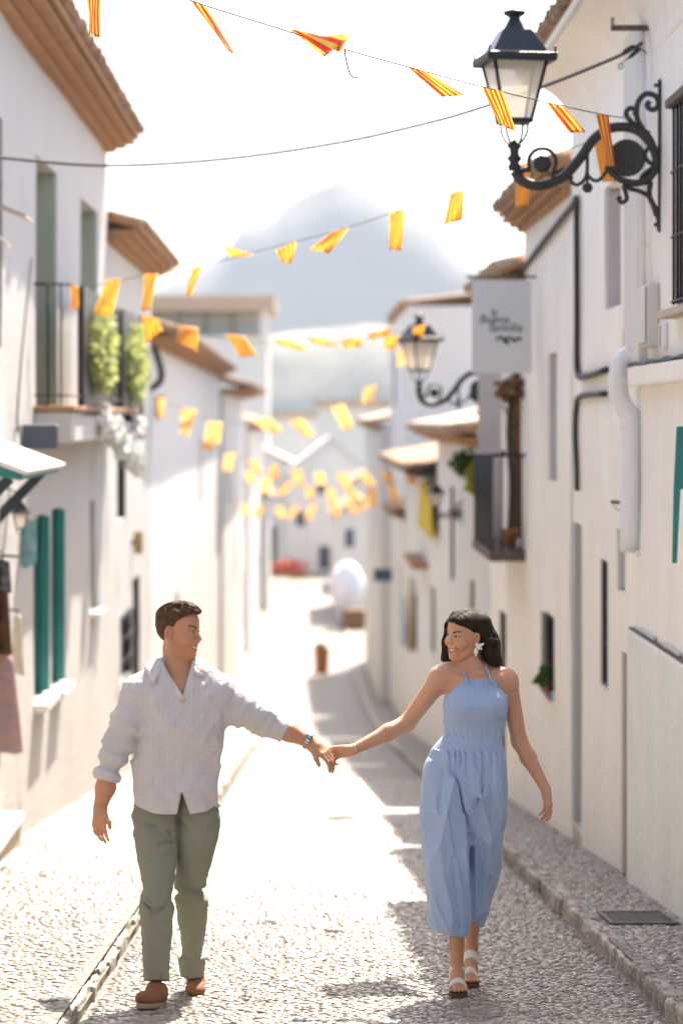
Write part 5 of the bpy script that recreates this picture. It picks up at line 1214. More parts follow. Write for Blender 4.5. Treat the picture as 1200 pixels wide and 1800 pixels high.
def cloth_mat(name, c0, c1=None, period=None, weave=700, bump=.12, rough=.9, sheen=.0, edge=0):
    m = bpy.data.materials.new(name); m.use_nodes = True; n = m.node_tree.nodes; L = m.node_tree.links; b = n['Principled BSDF']; g = n.new('ShaderNodeNewGeometry')
    no = n.new('ShaderNodeTexNoise'); no.inputs['Scale'].default_value = 7; no.inputs['Detail'].default_value = 6; L.new(g.outputs['Position'], no.inputs['Vector'])
    r = n.new('ShaderNodeMapRange'); r.inputs['To Min'].default_value = .90; r.inputs['To Max'].default_value = 1.08; L.new(no.outputs['Fac'], r.inputs[0])
    mx = n.new('ShaderNodeMix'); mx.data_type = 'RGBA'; mx.blend_type = 'MULTIPLY'; mx.inputs[0].default_value = 1; mx.inputs[6].default_value = (*c0, 1); L.new(r.outputs[0], mx.inputs[7])
    if c1:
        at = n.new('ShaderNodeAttribute'); at.attribute_name = 'stripe'
        mu = n.new('ShaderNodeMath'); mu.operation = 'MULTIPLY'; mu.inputs[1].default_value = 2*math.pi/period; L.new(at.outputs['Fac'], mu.inputs[0])
        si = n.new('ShaderNodeMath'); si.operation = 'SINE'; L.new(mu.outputs[0], si.inputs[0])
        rp = n.new('ShaderNodeValToRGB'); rp.color_ramp.elements[0].position = .35; rp.color_ramp.elements[1].position = .75; rp.color_ramp.elements[0].color = (*c0, 1); rp.color_ramp.elements[1].color = (*c1, 1)
        mr = n.new('ShaderNodeMapRange'); mr.inputs['From Min'].default_value = -1; L.new(si.outputs[0], mr.inputs[0]); L.new(mr.outputs[0], rp.inputs[0]); L.new(rp.outputs[0], mx.inputs[6])
    L.new(mx.outputs[2], b.inputs['Base Color']); b.inputs['Roughness'].default_value = rough; b.inputs['Specular IOR Level'].default_value = .25
    b.inputs['Sheen Weight'].default_value = sheen
    nb = n.new('ShaderNodeTexNoise'); nb.inputs['Scale'].default_value = weave*.5; L.new(g.outputs['Position'], nb.inputs['Vector'])
    n2 = n.new('ShaderNodeTexNoise'); n2.inputs['Scale'].default_value = 30; n2.inputs['Detail'].default_value = 5; L.new(g.outputs['Position'], n2.inputs['Vector'])
    ad = n.new('ShaderNodeMath'); ad.operation = 'MULTIPLY_ADD'; ad.inputs[1].default_value = 4.5; L.new(n2.outputs['Fac'], ad.inputs[0]); L.new(nb.outputs['Fac'], ad.inputs[2])
    bp = n.new('ShaderNodeBump'); bp.inputs['Strength'].default_value = bump; bp.inputs['Distance'].default_value = .008; L.new(ad.outputs[0], bp.inputs['Height']); L.new(bp.outputs[0], b.inputs['Normal'])
    return m

# ------------------------------------------------------------------ anatomy
def frame(yaw, pitch=0, roll=0):
    """columns f(orward), s(ide: person's left), u(p). yaw 0 looks at the camera (-Y), + turns towards +X"""
    f = Vector((math.sin(yaw), -math.cos(yaw), 0)); u = Vector((0, 0, 1)); s = u.cross(f)
    m = Matrix((f, s, u)).transposed()
    return np.array(m @ Matrix.Rotation(pitch, 3, 'Y') @ Matrix.Rotation(roll, 3, 'X'), np.float32)
def head_prims(F_, o, Rm, sc=1.0, fem=False, smile=.5):
    """sculpt a head into field F_. local axes: f forward, s left, u up; o = centre between crown and chin"""
    o = A3(o)
    W = lambda f, s, u: o+Rm@(np.array([f, s, u], np.float32)*sc)
    E = lambda c, r: ell(W(*c), np.array(r)*sc, Rm)
    C = lambda a, b, r1, r2: cone(W(*a), W(*b), r1*sc, r2*sc)
    jw = .046 if fem else .053
    F_.add(E((-.014, 0, .032), (.093, .073, .086)), .02)
    F_.add(E((.030, 0, -.010), (.066, .060, .088)), .03)
    F_.add(E((.022, 0, .052), (.076, .062, .055)), .02)
    for s in (-1, 1):
        F_.add(C((.0, s*jw*1.05, -.055), (.052, s*.018, -.102), .020 if fem else .022, .017), .03)
        F_.add(E((.062, s*.038, -.030), (.024, .022, .024)), .022)          # cheek
        F_.add(C((.087, s*.012, .024), (.070, s*.047, .026), .006 if fem else .008, .006 if fem else .008), .014)  # brow ridge
    F_.add(E((.074, 0, -.100), (.020, .022, .018)), .02)                     # chin
    F_.add(E((.072, 0, -.062), (.026, .028, .030)), .02)                     # mouth mound
    for s in (-1, 1): F_.sub(E((.098, s*.030, .008), (.014, .020, .011)), .014)  # sockets
    # nose
    nf = -.006 if fem else 0
    F_.add(C((.089, 0, .016), (.110+nf, 0, -.020), .0062, .0085 if fem else .0098), .010)
    F_.add(E((.109+nf, 0, -.026), (.0105, .0090, .0080)), .006)
    for s in (-1, 1): F_.add(E((.099+nf*.5, s*.0110, -.029), (.0095, .0062, .0060)), .006)
    # lids over the eyeballs, narrowed by the smile
    for s in (-1, 1):
        F_.add(E((.0775, s*.030, .008), (.0145, .0150, .0145)), .004)
        F_.sub(E((.0935, s*.030, .0066), (.009, .0140, .0046 if fem else .0038)), .002)
    # mouth: open smile, corners drawn up and back
    mw = .030 if fem else .028
    for s in (-1, 1):
        F_.sub(C((.098, 0, -.0660), (.090, s*.016, -.0645), .0072, .0066), .003)
        F_.sub(C((.090, s*.016, -.0645), (.076, s*mw, -.0535), .0066, .0022), .003)
    for s in (-1, 1):
        F_.add(C((.0945, 0, -.0570), (.090, s*.015, -.0555), .0042, .0040), .004); F_.add(C((.090, s*.015, -.0555), (.0765, s*mw, -.0515), .0040, .0024), .004)
        F_.add(C((.0925, 0, -.0785), (.087, s*.015, -.0745), .0056, .0048), .004); F_.add(C((.087, s*.015, -.0745), (.0755, s*mw*.98, -.0560), .0048, .0024), .004)
        F_.add(E((.068, s*.040, -.034), (.022, .018, .017)), .014)          # raised cheek
        F_.sub(C((.088, s*.031, -.040), (.074, s*.0395, -.064), .0030, .0018), .010)  # smile crease
    # ears
    for s in (-1, 1):
        tilt = frame(0)  # unused axis helper
        F_.add(E((-.011, s*.075, -.004), (.019, .0085, .032)), .005)
        F_.sub(E((-.005, s*.083, -.001), (.0105, .0105, .019)), .003)
        F_.add(E((-.004, s*.072, -.032), (.009, .006, .010)), .006)
def head_tint(V, o, Rm, sc, base, lip, brow, blush):
    """skin tone with lips, brows, cheeks"""
    L = ((V-A3(o))@Rm)/sc; f, s, u = L[:,0], L[:,1], L[:,2]
    C = np.tile(np.array(base, np.float32), (len(V), 1))
    def mixc(w, col): 
        w = np.clip(w, 0, 1)[:, None]; C[:] = C*(1-w)+np.array(col, np.float32)*w
    ch = np.exp(-(((f-.075)/.03)**2+((np.abs(s)-.042)/.02)**2+((u+.028)/.022)**2)); mixc(ch*.45, blush)
    mixc(np.exp(-(((f-.112)/.014)**2+(s/.012)**2+((u+.026)/.010)**2))*.35, blush)
    ear = (np.abs(s) > .068) & (np.abs(u+.004) < .045) & (np.abs(f+.008) < .03); mixc(ear*.35, blush)
    aS = np.abs(s); cu = np.clip(aS/.030, 0, 1)**2
    up = (f > .068) & (aS < .031) & (np.abs(u-(-.0565+.0050*cu)) < .0046-.06*aS); lo = (f > .068) & (aS < .030) & (np.abs(u-(-.0785+.0215*cu)) < .0060-.10*aS)
    mixc((up | lo)*.8, lip)
    slot = (f > .05) & (f < .090-.30*aS) & (aS < .027) & (u < -.058) & (u > -.074) ; mixc(slot*.9, (.10, .03, .025))
    bl = .024+.010*np.sin(np.clip((np.abs(s)-.010)/.042, 0, 1)*math.pi*.62)
    mixc(((f > .055) & (np.abs(s) > .011) & (np.abs(s) < .051) & (np.abs(u-bl) < .0040-.03*np.maximum(np.abs(s)-.038, 0)))*.9, brow)
    lash = (f > .07) & (np.abs(np.abs(s)-.030) < .0155) & (np.abs(u-.0122+ (np.abs(s)-.030)**2*14) < .0022); mixc(lash*.85, brow)
    return C
def face_parts(parent, o, Rm, sc, iris, look=0.0):
    o = A3(o); W = lambda f, s, u: o+Rm@(np.array([f, s, u], np.float32)*sc)
    for s in (-1, 1):
        mb = MB(); c = W(.0775, s*.030, .0075); ax = Vector([float(q) for q in Rm@np.array([1, look, -.05])]).normalized()
        R0 = .0138*sc; pr = [(R0*math.sin(t), -R0*math.cos(t)) for t in np.linspace(.02, math.pi-.02, 14)]
        mb.lathe(Vector([float(q) for q in c]), pr, 16, axis=ax); e = mb.build('eye', MT['eyewhite'], parent)
        R1 = R0*1.025; mb = MB(); pr = [(R1*math.sin(t), R1*math.cos(t)) for t in (.56, .4, .2, .02)]; mb.lathe(Vector([float(q) for q in c]), pr, 14, axis=ax); mb.build('iris', iris, e)
    V = []; Q = []
    for j in range(3):
        for i in range(13):
            a = (i/12-.5)*2; V.append(tuple(float(q) for q in W(.0910-.0125*a*a, a*.0255, -.0585+.0065*a*a-j*.0058*(1-.6*a*a))))
    for j in range(2):
        for i in range(12): Q.append((j*13+i, j*13+i+1, (j+1)*13+i+1, (j+1)*13+i))
    link('teeth', mesh('teeth', V, Q, True), MT['teeth'], parent)
MT['eyewhite'] = M('eye_white', (.48, .45, .43), .2, .02, 5, roughvar=.05)
MT['teeth'] = M('teeth', (.80, .77, .71), .3, .02, 5, roughvar=.05)
MT['iris_brown'] = M('iris_brown', (.045, .028, .018), .15, .1, 5, roughvar=.05)
MT['iris_grey'] = M('iris_grey', (.07, .085, .09), .15, .1, 5, roughvar=.05)

def hand_prims(F_, wrist, d, n, t, L=.19, curl=(30, 38, 28), spread=6, thumb=(38, 25), side=1, fem=False, splay=None, thumb_in=.3):
    """d: wrist to knuckles, n: back of the hand, t: towards the thumb. fingers bend away from n"""
    d = Vector(d).normalized(); t = Vector(t); t = (t-d*t.dot(d)).normalized(); n_ = d.cross(t)
    if n_.dot(Vector(n)) < 0: n_ = -n_
    w = Vector(wrist); s = L/.19; rs = s*(.94 if fem else 1.0)
    pl = .088*s
    F_.add(cone(w, w+d*pl*.45, .026*rs, .026*rs), .01)
    for q, off in enumerate((.030, .010, -.011, -.029)):
        F_.add(cone(w+d*pl*.22+t*off*.55*s, w+d*pl*(.98 if q in (1, 2) else .93)+t*off*s, .0145*rs, .0115*rs), .016)
    F_.add(cone(w+d*.012*s+t*.016*s-n_*.006*s, w+d*.052*s+t*.030*s-n_*.008*s, .016*rs, .015*rs), .014)   # ball of thumb
    ln = ((.044, .026, .021), (.048, .031, .022), (.045, .029, .022), (.036, .021, .019)); tips = []
    for q, off in enumerate((.030, .010, -.011, -.029)):
        p = w+d*pl*(.98 if q in (1, 2) else .93)+t*off*s; a = 0
        sp = (1.5-q)*spread+(splay[q] if splay else 0); dd0 = (Matrix.Rotation(math.radians(sp), 3, n_) @ d) if n_.cross(d).dot(t) > 0 else (Matrix.Rotation(-math.radians(sp), 3, n_) @ d)
        r0 = (.0098, .0100, .0094, .0083)[q]*rs
        for k in range(3):
            cu = curl[q][k] if isinstance(curl[0], (list, tuple)) else curl[k]*(1+.12*q)
            a += math.radians(cu); dd = dd0*math.cos(a)-n_*math.sin(a); e = p+dd*ln[q][k]*s
            F_.add(cone(p, e, r0*(1-.10*k), r0*(1-.10*(k+1))), .0045 if k else .008); p = e
        tips.append(p)
    p = w+d*.045*s+t*.032*s-n_*.006*s; a = math.radians(thumb[0]); dd = d*math.cos(a)+t*math.sin(a)-n_*thumb_in; dd.normalize(); e = p+dd*.036*s
    F_.add(cone(p, e, .0125*rs, .0108*rs), .008); a = math.radians(thumb[1]); dd2 = (d*math.cos(a)+t*math.sin(a)-n_*thumb_in*1.3).normalized(); e2 = e+dd2*.030*s; F_.add(cone(e, e2, .0105*rs, .0085*rs), .005)
    return tips+[e2]
# ------------------------------------------------------------------ the man, walking, looking at her
YM = 10.92
def pm(x, y, dy=0.0): return px(x, y, YM+dy)
def rows_px(pf, rows, grow=0.0):
    """rows (py, xl, xr, dy, halfdepth) -> loft rows"""
    out = []
    for (py, xl, xr, dy, hd) in rows:
        a, b = pf(xl, py, dy), pf(xr, py, dy); out.append((a.z, (a.x+b.x)/2, a.y, (b.x-a.x)/2+grow, hd+grow))
    return out
SKIN_M = (.51, .25, .140); man = empty('person', (pm(300, 1768).x, YM, G(YM)), 'man in a white striped linen shirt and sage trousers holding her hand', 'person')
SHIRT = [(1160, 281, 343, .035, .060), (1168, 278, 350, .02, .070), (1182, 262, 368, .02, .088), (1200, 246, 388, .01, .104), (1225, 242, 397, 0, .118), (1260, 243, 398, -.005, .125), (1300, 240, 394, -.005, .125), (1340, 236, 388, 0, .125), (1370, 233, 386, 0, .126), (1392, 230, 389, 0, .132), (1412, 225, 395, 0, .140), (1440, 222, 399, 0, .146)]
def fold_torso(x, y, z, u, v):
    d = .0105*(1-2.4*np.abs(vnoise(x*8+z*3.5, y*5, z*4.2, 3)))+.0045*(1-2.4*np.abs(vnoise(x*19-z*9, y*14, z*12, 5)))
    d = d+.004*np.sin((x*1.0+z*.55)*70+2*vnoise(x*6, y*6, z*6, 8))*np.exp(-((z-zz(1395, YM))/.07)**2)
    cxp = pm(320, 1300).x
    pl = np.clip((.0165-np.abs(x-cxp))/.002, 0, 1)*(v < 0); return d+.0022*pl
sh = Field(pm(150, 1450, -.25)[:], (pm(525, 1450).x, YM+.30, pm(0, 1150).z), .0050)
shp_t = loft(rows_px(pm, SHIRT, -.007), 2.25, fold_torso)
sh.add(shp_t)
sh.add(cone(pm(290, 1178, .02), pm(244, 1212, .01), .048, .062), .05); sh.add(cone(pm(345, 1178, .02), pm(388, 1210, .01), .048, .062), .05)
SL = [(pm(246, 1222, .0), .070), (pm(226, 1262, -.005), .066), (pm(209, 1303, -.01), .060), (pm(188, 1363, -.035), .053)]
SRr = [(pm(388, 1226, .0), .078), (pm(425, 1247, .01), .064), (pm(458, 1265, .02), .054), (pm(492, 1282, .02), .044)]
for ch, sd in ((SL, 21), (SRr, 33)):
    for i in range(3): sh.add(cone(ch[i][0], ch[i+1][0], ch[i][1], ch[i+1][1], fold=(.0200, 25, 6, sd+i)), .03 if i else .045)
# turned-up cuffs
def cuff(F_, c, ax, r, l):
    ax = Vector(ax).normalized(); a = A3(c-ax*l/2); b = A3(c+ax*l/2); axn = A3(ax)
    def fn(x, y, z):
        px_, py_, pz_ = x-a[0], y-a[1], z-a[2]; t = px_*axn[0]+py_*axn[1]+pz_*axn[2]
        rad = np.sqrt(np.maximum(px_**2+py_**2+pz_**2-t*t, 0)); d = rad-r-.0035*vnoise(px_*30, py_*30, pz_*30, 4)
        return np.maximum(d, np.maximum(-t, t-l))
    m = r+.03; F_.add(Prim(np.minimum(a, b)-m, np.maximum(a, b)+m, fn), .006)
cuff(sh, pm(188, 1364, -.035), pm(186, 1376, -.04)-pm(190, 1352, -.03), .0580, .036)
cuff(sh, pm(495, 1283, .02), pm(505, 1288, .02)-pm(480, 1275, .02), .0500, .040)
# tucks at the armpits
for a, b in (((246, 1275), (262, 1250)), ((247, 1280), (268, 1290)), ((396, 1252), (384, 1235)), ((397, 1258), (380, 1275))):
    y = sh.front(pm(*a).x, pm(*a).z); y2 = sh.front(pm(*b).x, pm(*b).z)
    if y and y2: p, q = pm(*a), pm(*b); p.y = y-.004; q.y = y2-.003; sh.sub(cone(p, q, .007, .003), .016)
zh = np.array([[200, 1402], [226, 1409], [245, 1420], [275, 1430], [314, 1431], [322, 1391], [336, 1431], [365, 1428], [394, 1414], [420, 1404]], float)
hx = [(q-CX)/F*YM for q in zh[:,0]]; hz = [zz(q, YM-.12) for q in zh[:,1]]; hzb = [zz(1425, YM)]*len(hx)
sh_full = sh.D.copy()
sleeve_ok = lambda x, z: x
def hem(x, y, z):
    zf = np.interp(x, hx, hz).astype(np.float32); zb = zz(1418, YM); zc = np.where(y < YM-.02, zf, zb)
    d = zc-z
    return np.where((x < pm(224, 0).x-.012) | (x > pm(398, 0).x), -1, d)
sh.inter(hem)
# open V of the collar
va, vb, vc = pm(281, 1150), pm(342, 1150), pm(321, 1226)
def vee(x, y, z):
    t = np.clip((z-vc.z)/(va.z-vc.z), 0, 1.2); xl = vc.x+(va.x-vc.x)*t; xr = vc.x+(vb.x-vc.x)*t
    return np.maximum(np.maximum(xl-x, x-xr), np.maximum(y-(YM+.0), vc.z-z))
sh.sub(Prim((va.x-.02, YM-.3, vc.z-.02), (vb.x+.02, YM+.05, va.z+.05), vee), .003)
Vs, Qs = sh.mesh(); Vs = relax(Vs, Qs, 1, .35)
me = npmesh('shirt', Vs, Qs)
def seg_coord(V, a, b):
    a, b = A3(a), A3(b); ax = (b-a)/np.linalg.norm(b-a); u = np.cross(ax, [0, 1, 0]); u /= np.linalg.norm(u); return (V-a)@u
st_ = Vs[:,0].copy(); ml = Vs[:,0] < pm(241, 0).x-.0+np.clip((Vs[:,2]-pm(0,1275).z)*.25, -.02, .03); mr_ = Vs[:,0] > pm(398, 0).x
st_[ml] = seg_coord(Vs[ml], SL[0][0], SL[3][0]); st_[mr_] = seg_coord(Vs[mr_], SRr[0][0], SRr[3][0]); float_attr(me, 'stripe', st_)
MT['linen'] = cloth_mat('striped_linen', (.66, .635, .625), (.555, .53, .575), .0105, bump=.6, rough=.95)
MT['linenplain'] = cloth_mat('plain_linen', (.65, .62, .61), bump=.3, rough=.95)
shirt = link('shirt', me, MT['linen'], man)
def sf(x, y, off=.004):
    """point on the shirt front at photo pixel"""
    p = pm(x, y); fy = sh.front(p.x, p.z); p.y = (fy if fy is not None else YM-.1)-off; return p
def sheet(name, polys, mat, parent, th=.006):
    """stitched cloth leaves: polys = list of quads of Vectors"""
    V = []; Q = []
    for q in polys:
        n = len(V); V += [tuple(p) for p in q]; Q.append(tuple(range(n, n+len(q))))
    me = mesh(name, V, Q, True); bm = bmesh.new(); bm.from_mesh(me); bmesh.ops.remove_doubles(bm, verts=bm.verts, dist=.0008); bmesh.ops.subdivide_edges(bm, edges=bm.edges[:], cuts=2, use_grid_fill=True)
    bmesh.ops.recalc_face_normals(bm, faces=bm.faces[:]); bm.to_mesh(me); bm.free()
    for p in me.polygons: p.use_smooth = True
    o = link(name, me, mat, parent); so = o.modifiers.new('thick', 'SOLIDIFY'); so.thickness = th; so.offset = 0; return o
nb_ = Vector((0, .075, 0))
cl = [[pm(270, 1158, .03), pm(285, 1177, -.052), sf(271, 1200, .014), sf(256, 1180, .012)], [pm(270, 1158, .03), sf(256, 1180, .012), pm(254, 1173, .05), pm(272, 1155, .085)]]
sheet('collar', cl, MT['linenplain'], shirt, .007)
cr = [[pm(341, 1158, .03), sf(360, 1187, .012), sf(346, 1183, .014), pm(338, 1168, -.045)], [pm(341, 1158, .03), pm(364, 1180, .0), pm(361, 1172, .07), pm(339, 1151, .085)], [pm(341, 1158, .03), pm(364, 1180, .0), pm(360, 1187, -.05), pm(360, 1187, -.05)+Vector((.001,0,0))]]
sheet('collar', cr[:2], MT['linenplain'], shirt, .007)
sheet('collar', [[pm(272, 1156, .085), pm(339, 1155, .085), pm(338, 1176, .10), pm(274, 1176, .10)]], MT['linenplain'], shirt, .008)
mb = MB(); n_ = 22; cc = pm(311, 1166, .048)
for zi, (zo, g_) in enumerate(((-.012, 1.03), (.018, .98), (.020, .94), (-.012, .98))):
    for i in range(n_+1):
        a = math.radians(-8+196*i/n_); bk = max(0, math.sin(a)); mb.v.append((cc.x+math.cos(a)*.080*g_, cc.y+math.sin(a)*.072*g_, cc.z+zo+.016*bk))
for zi in range(3):
    for i in range(n_): k0 = zi*(n_+1)+i; mb.f.append((k0, k0+1, k0+n_+2, k0+n_+1)); mb.sm.append(True)
mb.build('collar_stand', MT['linenplain'], shirt)
pv_ = [[pm(284, 1177, -.048), pm(291, 1175, -.040), pm(324, 1226, -.118), sf(318, 1230, .004)], [pm(338, 1168, -.038), sf(345, 1182, .006), sf(326, 1230, .006), pm(321, 1224, -.116)]]
sheet('placket', [pv_[0]], MT['linenplain'], shirt, .004); sheet('placket', [pv_[1]], MT['linenplain'], shirt, .004)
MT['button'] = M('shell_button', (.62, .60, .58), .3, .05, 5)
for py in (1238, 1270, 1305, 1342, 1378):
    mb = MB(); p = sf(320, py, .001); mb.lathe(p, [(.0052, 0), (.0055, .0012), (.0035, .0022)], 10, axis=(0, -1, 0)); mb.build('button', MT['button'], shirt)

# trousers
def fold_leg(sd, kz):
    def fn(x, y, z, u, v):
        kn = np.exp(-((z-kz)/.065)**2); cr = np.exp(-((z-zz(1445, YM))/.06)**2)
        d = .0035*vnoise(x*7, y*7, z*5, sd)+(.002+.009*kn+.0045*cr)*(1-2.3*np.abs(vnoise(x*9+z*9, y*7, z*17+x*7, sd+2)))
        d = d+.0035*(1-2.2*np.abs(vnoise(x*12, y*10, z*3.2, sd+4)))
        return d
    return fn
LEGL = [(1380, 244, 318, .01, .080), (1405, 236, 318, .01, .090), (1432, 230, 317, 0, .102), (1470, 233, 314, -.02, .102), (1500, 240, 312, -.045, .096), (1530, 245, 310, -.07, .09), (1555, 249, 308, -.09, .085), (1572, 248, 307, -.10, .084), (1600, 246, 306, -.11, .084), (1640, 248, 304, -.12, .080), (1680, 250, 300, -.13, .078), (1712, 251, 298, -.14, .078), (1734, 252, 302, -.14, .083), (1752, 256, 303, -.13, .080)]
LEGR = [(1380, 312, 374, .01, .080), (1405, 312, 381, .01, .090), (1432, 312, 389, .01, .102), (1470, 311, 385, .02, .102), (1500, 310, 377, .03, .096), (1530, 309, 369, .05, .09), (1550, 308, 363, .07, .086), (1565, 308, 361, .085, .085), (1582, 307, 366, .10, .084), (1610, 311, 365, .15, .082), (1640, 315, 362, .20, .078), (1670, 318, 358, .25, .074), (1686, 319, 357, .27, .073)]
tr = Field((pm(215, 0).x, YM-.34, zz(1775, YM)), (pm(405, 0).x, YM+.42, zz(1378, YM)), .0050)
tr.add(loft(rows_px(pm, LEGL, -.004), 2.15, fold_leg(51, zz(1580, YM)), k=5)); tr.add(loft(rows_px(pm, LEGR, -.004), 2.15, fold_leg(61, zz(1572, YM)), k=5), .012)
CUF = [(1680, 312, 361, .27, .079), (1690, 313, 361, .275, .080), (1704, 315, 360, .28, .079), (1714, 317, 359, .28, .078)]
tr.add(loft(rows_px(pm, CUF), 2.2, lambda x, y, z, u, v: .003*vnoise(x*18, y*18, z*18, 9), k=3))
# hollow hem of the forward leg sloping down at the back
ha = zz(1722, YM-.22)
tr.inter(lambda x, y, z: np.where((x < pm(307, 0).x) & (z < ha+.03), (ha-.0)-(y-(YM-.22))*.30-z, -1))
for a, b in (((308, 1462), (262, 1440)), ((309, 1470), (280, 1476)), ((308, 1482), (292, 1500)), ((312, 1440), (330, 1452)), ((250, 1557), (285, 1575)), ((252, 1565), (276, 1590)), ((312, 1572), (350, 1582)), ((362, 1574), (330, 1570)), ((360, 1556), (342, 1566)), ((300, 1572), (280, 1590)), ((258, 1690), (290, 1700))):
    p, q = pm(*a), pm(*b); y, y2 = tr.front(p.x, p.z), tr.front(q.x, q.z)
    if y and y2: p.y = y-.003; q.y = y2-.002; tr.sub(cone(p, q, .0042, .0010), .020)
V_, Q_ = tr.mesh(); V_ = relax(V_, Q_, 1, .3)
MT['sagecloth'] = cloth_mat('sage_chino', (.225, .238, .186), bump=.22, rough=.85)
trousers = link('trousers', npmesh('trousers', V_, Q_), MT['sagecloth'], man)
# fly seam
mb = MB(); pts = []
for py in range(1400, 1475, 8):
    p = pm(317-.08*(py-1400), py); y = tr.front(p.x, p.z)
    if y: p.y = y-.0005; pts.append(p)
if len(pts) > 2: mb.tube(pts, .0016, 5); mb.build('seam', MT['sagecloth'], trousers)

# shoes
MT['suede'] = M('tan_suede', (.235, .098, .045), .85, .22, 30, .3, 160, bdist=.004); MT['solerubber'] = M('pale_rubber_sole', (.34, .25, .17), .7, .12, 20)
MT['sock'] = M('shoe_lining', (.10, .05, .03), .9, .1, 20)
def shoe(name, label, heel, yaw, pitch, parent):
    Rm = frame(yaw, 0, 0); Rm = np.array(Matrix([[float(q) for q in r] for r in Rm]) @ Matrix.Rotation(-pitch, 3, 'Y')); o = A3(heel)
    W = lambda f, s, u: o+Rm@np.array([f, s, u]); E = lambda c, r: ell(W(*c), r, Rm)
    t = empty(name, heel); t['label'] = label; t.parent = parent; t.matrix_parent_inverse = parent_world(parent).inverted()
    lo = o-.34; hi = o+.34; Fq = Field(lo, hi, .004)
    Fq.add(E((.03, 0, .055), (.045, .036, .048))); Fq.add(E((.11, 0, .050), (.075, .042, .045)), .04); Fq.add(E((.205, -.003, .040), (.068, .047, .034)), .03); Fq.add(E((.09, 0, .085), (.055, .034, .030)), .03)
    Fq.sub(E((.060, 0, .125), (.052, .029, .040)), .004)
    # apron seam ridge
    for q in range(8):
        a0, a1 = math.pi*(q/8-.5), math.pi*((q+1)/8-.5); Fq.add(cone(W(.19+.052*math.cos(a0), .034*math.sin(a0), .066-.004*math.cos(a0)), W(.19+.052*math.cos(a1), .034*math.sin(a1), .066-.004*math.cos(a1)), .0035, .0035), .004)
    nrm = Rm[:, 2]; Fq.inter(lambda x, y, z: .016-((x-o[0])*nrm[0]+(y-o[1])*nrm[1]+(z-o[2])*nrm[2])); Vq, Qq = Fq.mesh(); link('upper', npmesh('upper', Vq, Qq), MT['suede'], t)
    # sole from its outline
    mb = MB(); ol = []
    for i in range(28):
        a = 2*math.pi*i/28; f = .128+.146*math.cos(a); wd = .036+.013*min(1, max(0, (f-.05)/.15)); ol.append((f, wd*math.copysign(abs(math.sin(a))**.75, math.sin(a))))
    for u0, u1, g in ((-.004, .020, 1.0),):
        lo_ = [W(f, s*g, u0) for f, s in ol]; mb.prism([Vector([float(c) for c in p]) for p in lo_], Vector([float(c) for c in nrm*(u1-u0)]))
    mb.build('sole', MT['solerubber'], t, bevel=.006)
    return t
shoe('shoe', 'tan suede shoe striking the ground heel first', pm(284, 1768, -.09), R(-16), R(11), man)
hs = pm(343, 1700, .40); hs.z = G(hs.y)+.018
shoe('shoe', 'tan suede shoe of the trailing foot', hs, R(4), R(-2), man)

# body: head, neck, arms, hands, hidden trunk and legs, one mesh
RH = frame(R(66), R(2), R(-3)); HO = pm(313, 1111, .03); HS = 1.0
def man_body(F_):
    F_.add(loft(rows_px(pm, SHIRT[3:9], -.042), 2.2), .0)
    F_.add(cone(pm(309, 1140, .045), pm(316, 1190, .045), .060, .070), .03)
    F_.add(cone(pm(316, 1188, .045), pm(318, 1215, .03), .072, .085), .05)
    F_.add(cone(pm(300, 1178, .045), pm(262, 1200, .03), .045, .05), .04); F_.add(cone(pm(332, 1178, .045), pm(372, 1198, .03), .045, .05), .04)
    F_.add(ell(pm(317, 1212, .0), (.095, .082, .075)), .03)
    for r_ in (LEGL, LEGR): F_.add(loft(rows_px(pm, [q for q in r_ if 1400 < q[0] < 1700], -.020), 2.1), .02)
    for ch in (SL, SRr):
        for i in range(3): F_.add(cone(ch[i][0], ch[i+1][0], ch[i][1]*.60, ch[i+1][1]*.60), .02)
    F_.add(cone(pm(192, 1345, -.03), pm(186, 1384, -.045), .030, .044), .02); F_.add(cone(pm(186, 1384, -.045), pm(176, 1420, -.065), .044, .030), .02)
    F_.add(cone(pm(485, 1279, .02), pm(508, 1287, .02), .040, .041), .02); F_.add(cone(pm(508, 1287, .02), pm(544, 1304, .015), .041, .028), .02)
    # right hand hanging
    hand_prims(F_, pm(176, 1420, -.065), (-.03, -.42, -.90), (-.55, -.80, .2), (.86, -.48, .1), L=.170, curl=((10, 20, 12), (16, 26, 16), (22, 30, 18), (28, 32, 20)), spread=5, thumb=(34, 4), thumb_in=.22)
    # left hand, holding hers
    hand_prims(F_, pm(543, 1304, .015), (.82, -.22, -.52), (.35, -.55, .76), (-.30, -.86, -.35), L=.192, curl=((14, 30, 16), (16, 34, 18), (20, 36, 20), (24, 38, 20)), spread=4, thumb=(28, 10), thumb_in=.5)
    head_prims(F_, HO, RH, HS, False)
HB = (np.array(HO)-.15, np.array(HO)+np.array([.15, .15, .15]))
HB[0][2] = pm(0, 1236).z
h1 = (np.array(pm(150, 1482, -.24)), np.array(pm(205, 1405, .05))); h1[1][1] = YM+.04
h2 = (np.array(pm(530, 1365, -.14)), np.array(pm(625, 1285, .12)))
Fc = Field((pm(150, 0).x, YM-.26, zz(1700, YM)), (pm(600, 0).x, YM+.30, zz(1150, YM)), .0062); man_body(Fc); parts = [Fc.mesh()]
for (lo, hi) in (HB, h1, h2): parts[0] = cut_box(*parts[0], lo+.004, hi-.004)
for (lo, hi), hh in ((HB, .0020), (h1, .0023), (h2, .0021)):
    f_ = Field(lo, hi, hh); man_body(f_)
    if lo is HB[0]: FHM = f_
    V, Q = f_.mesh(); V, Q = cut_box(V, Q, lo+hh*2.2, hi-hh*2.2, True); parts.append((V, Q))
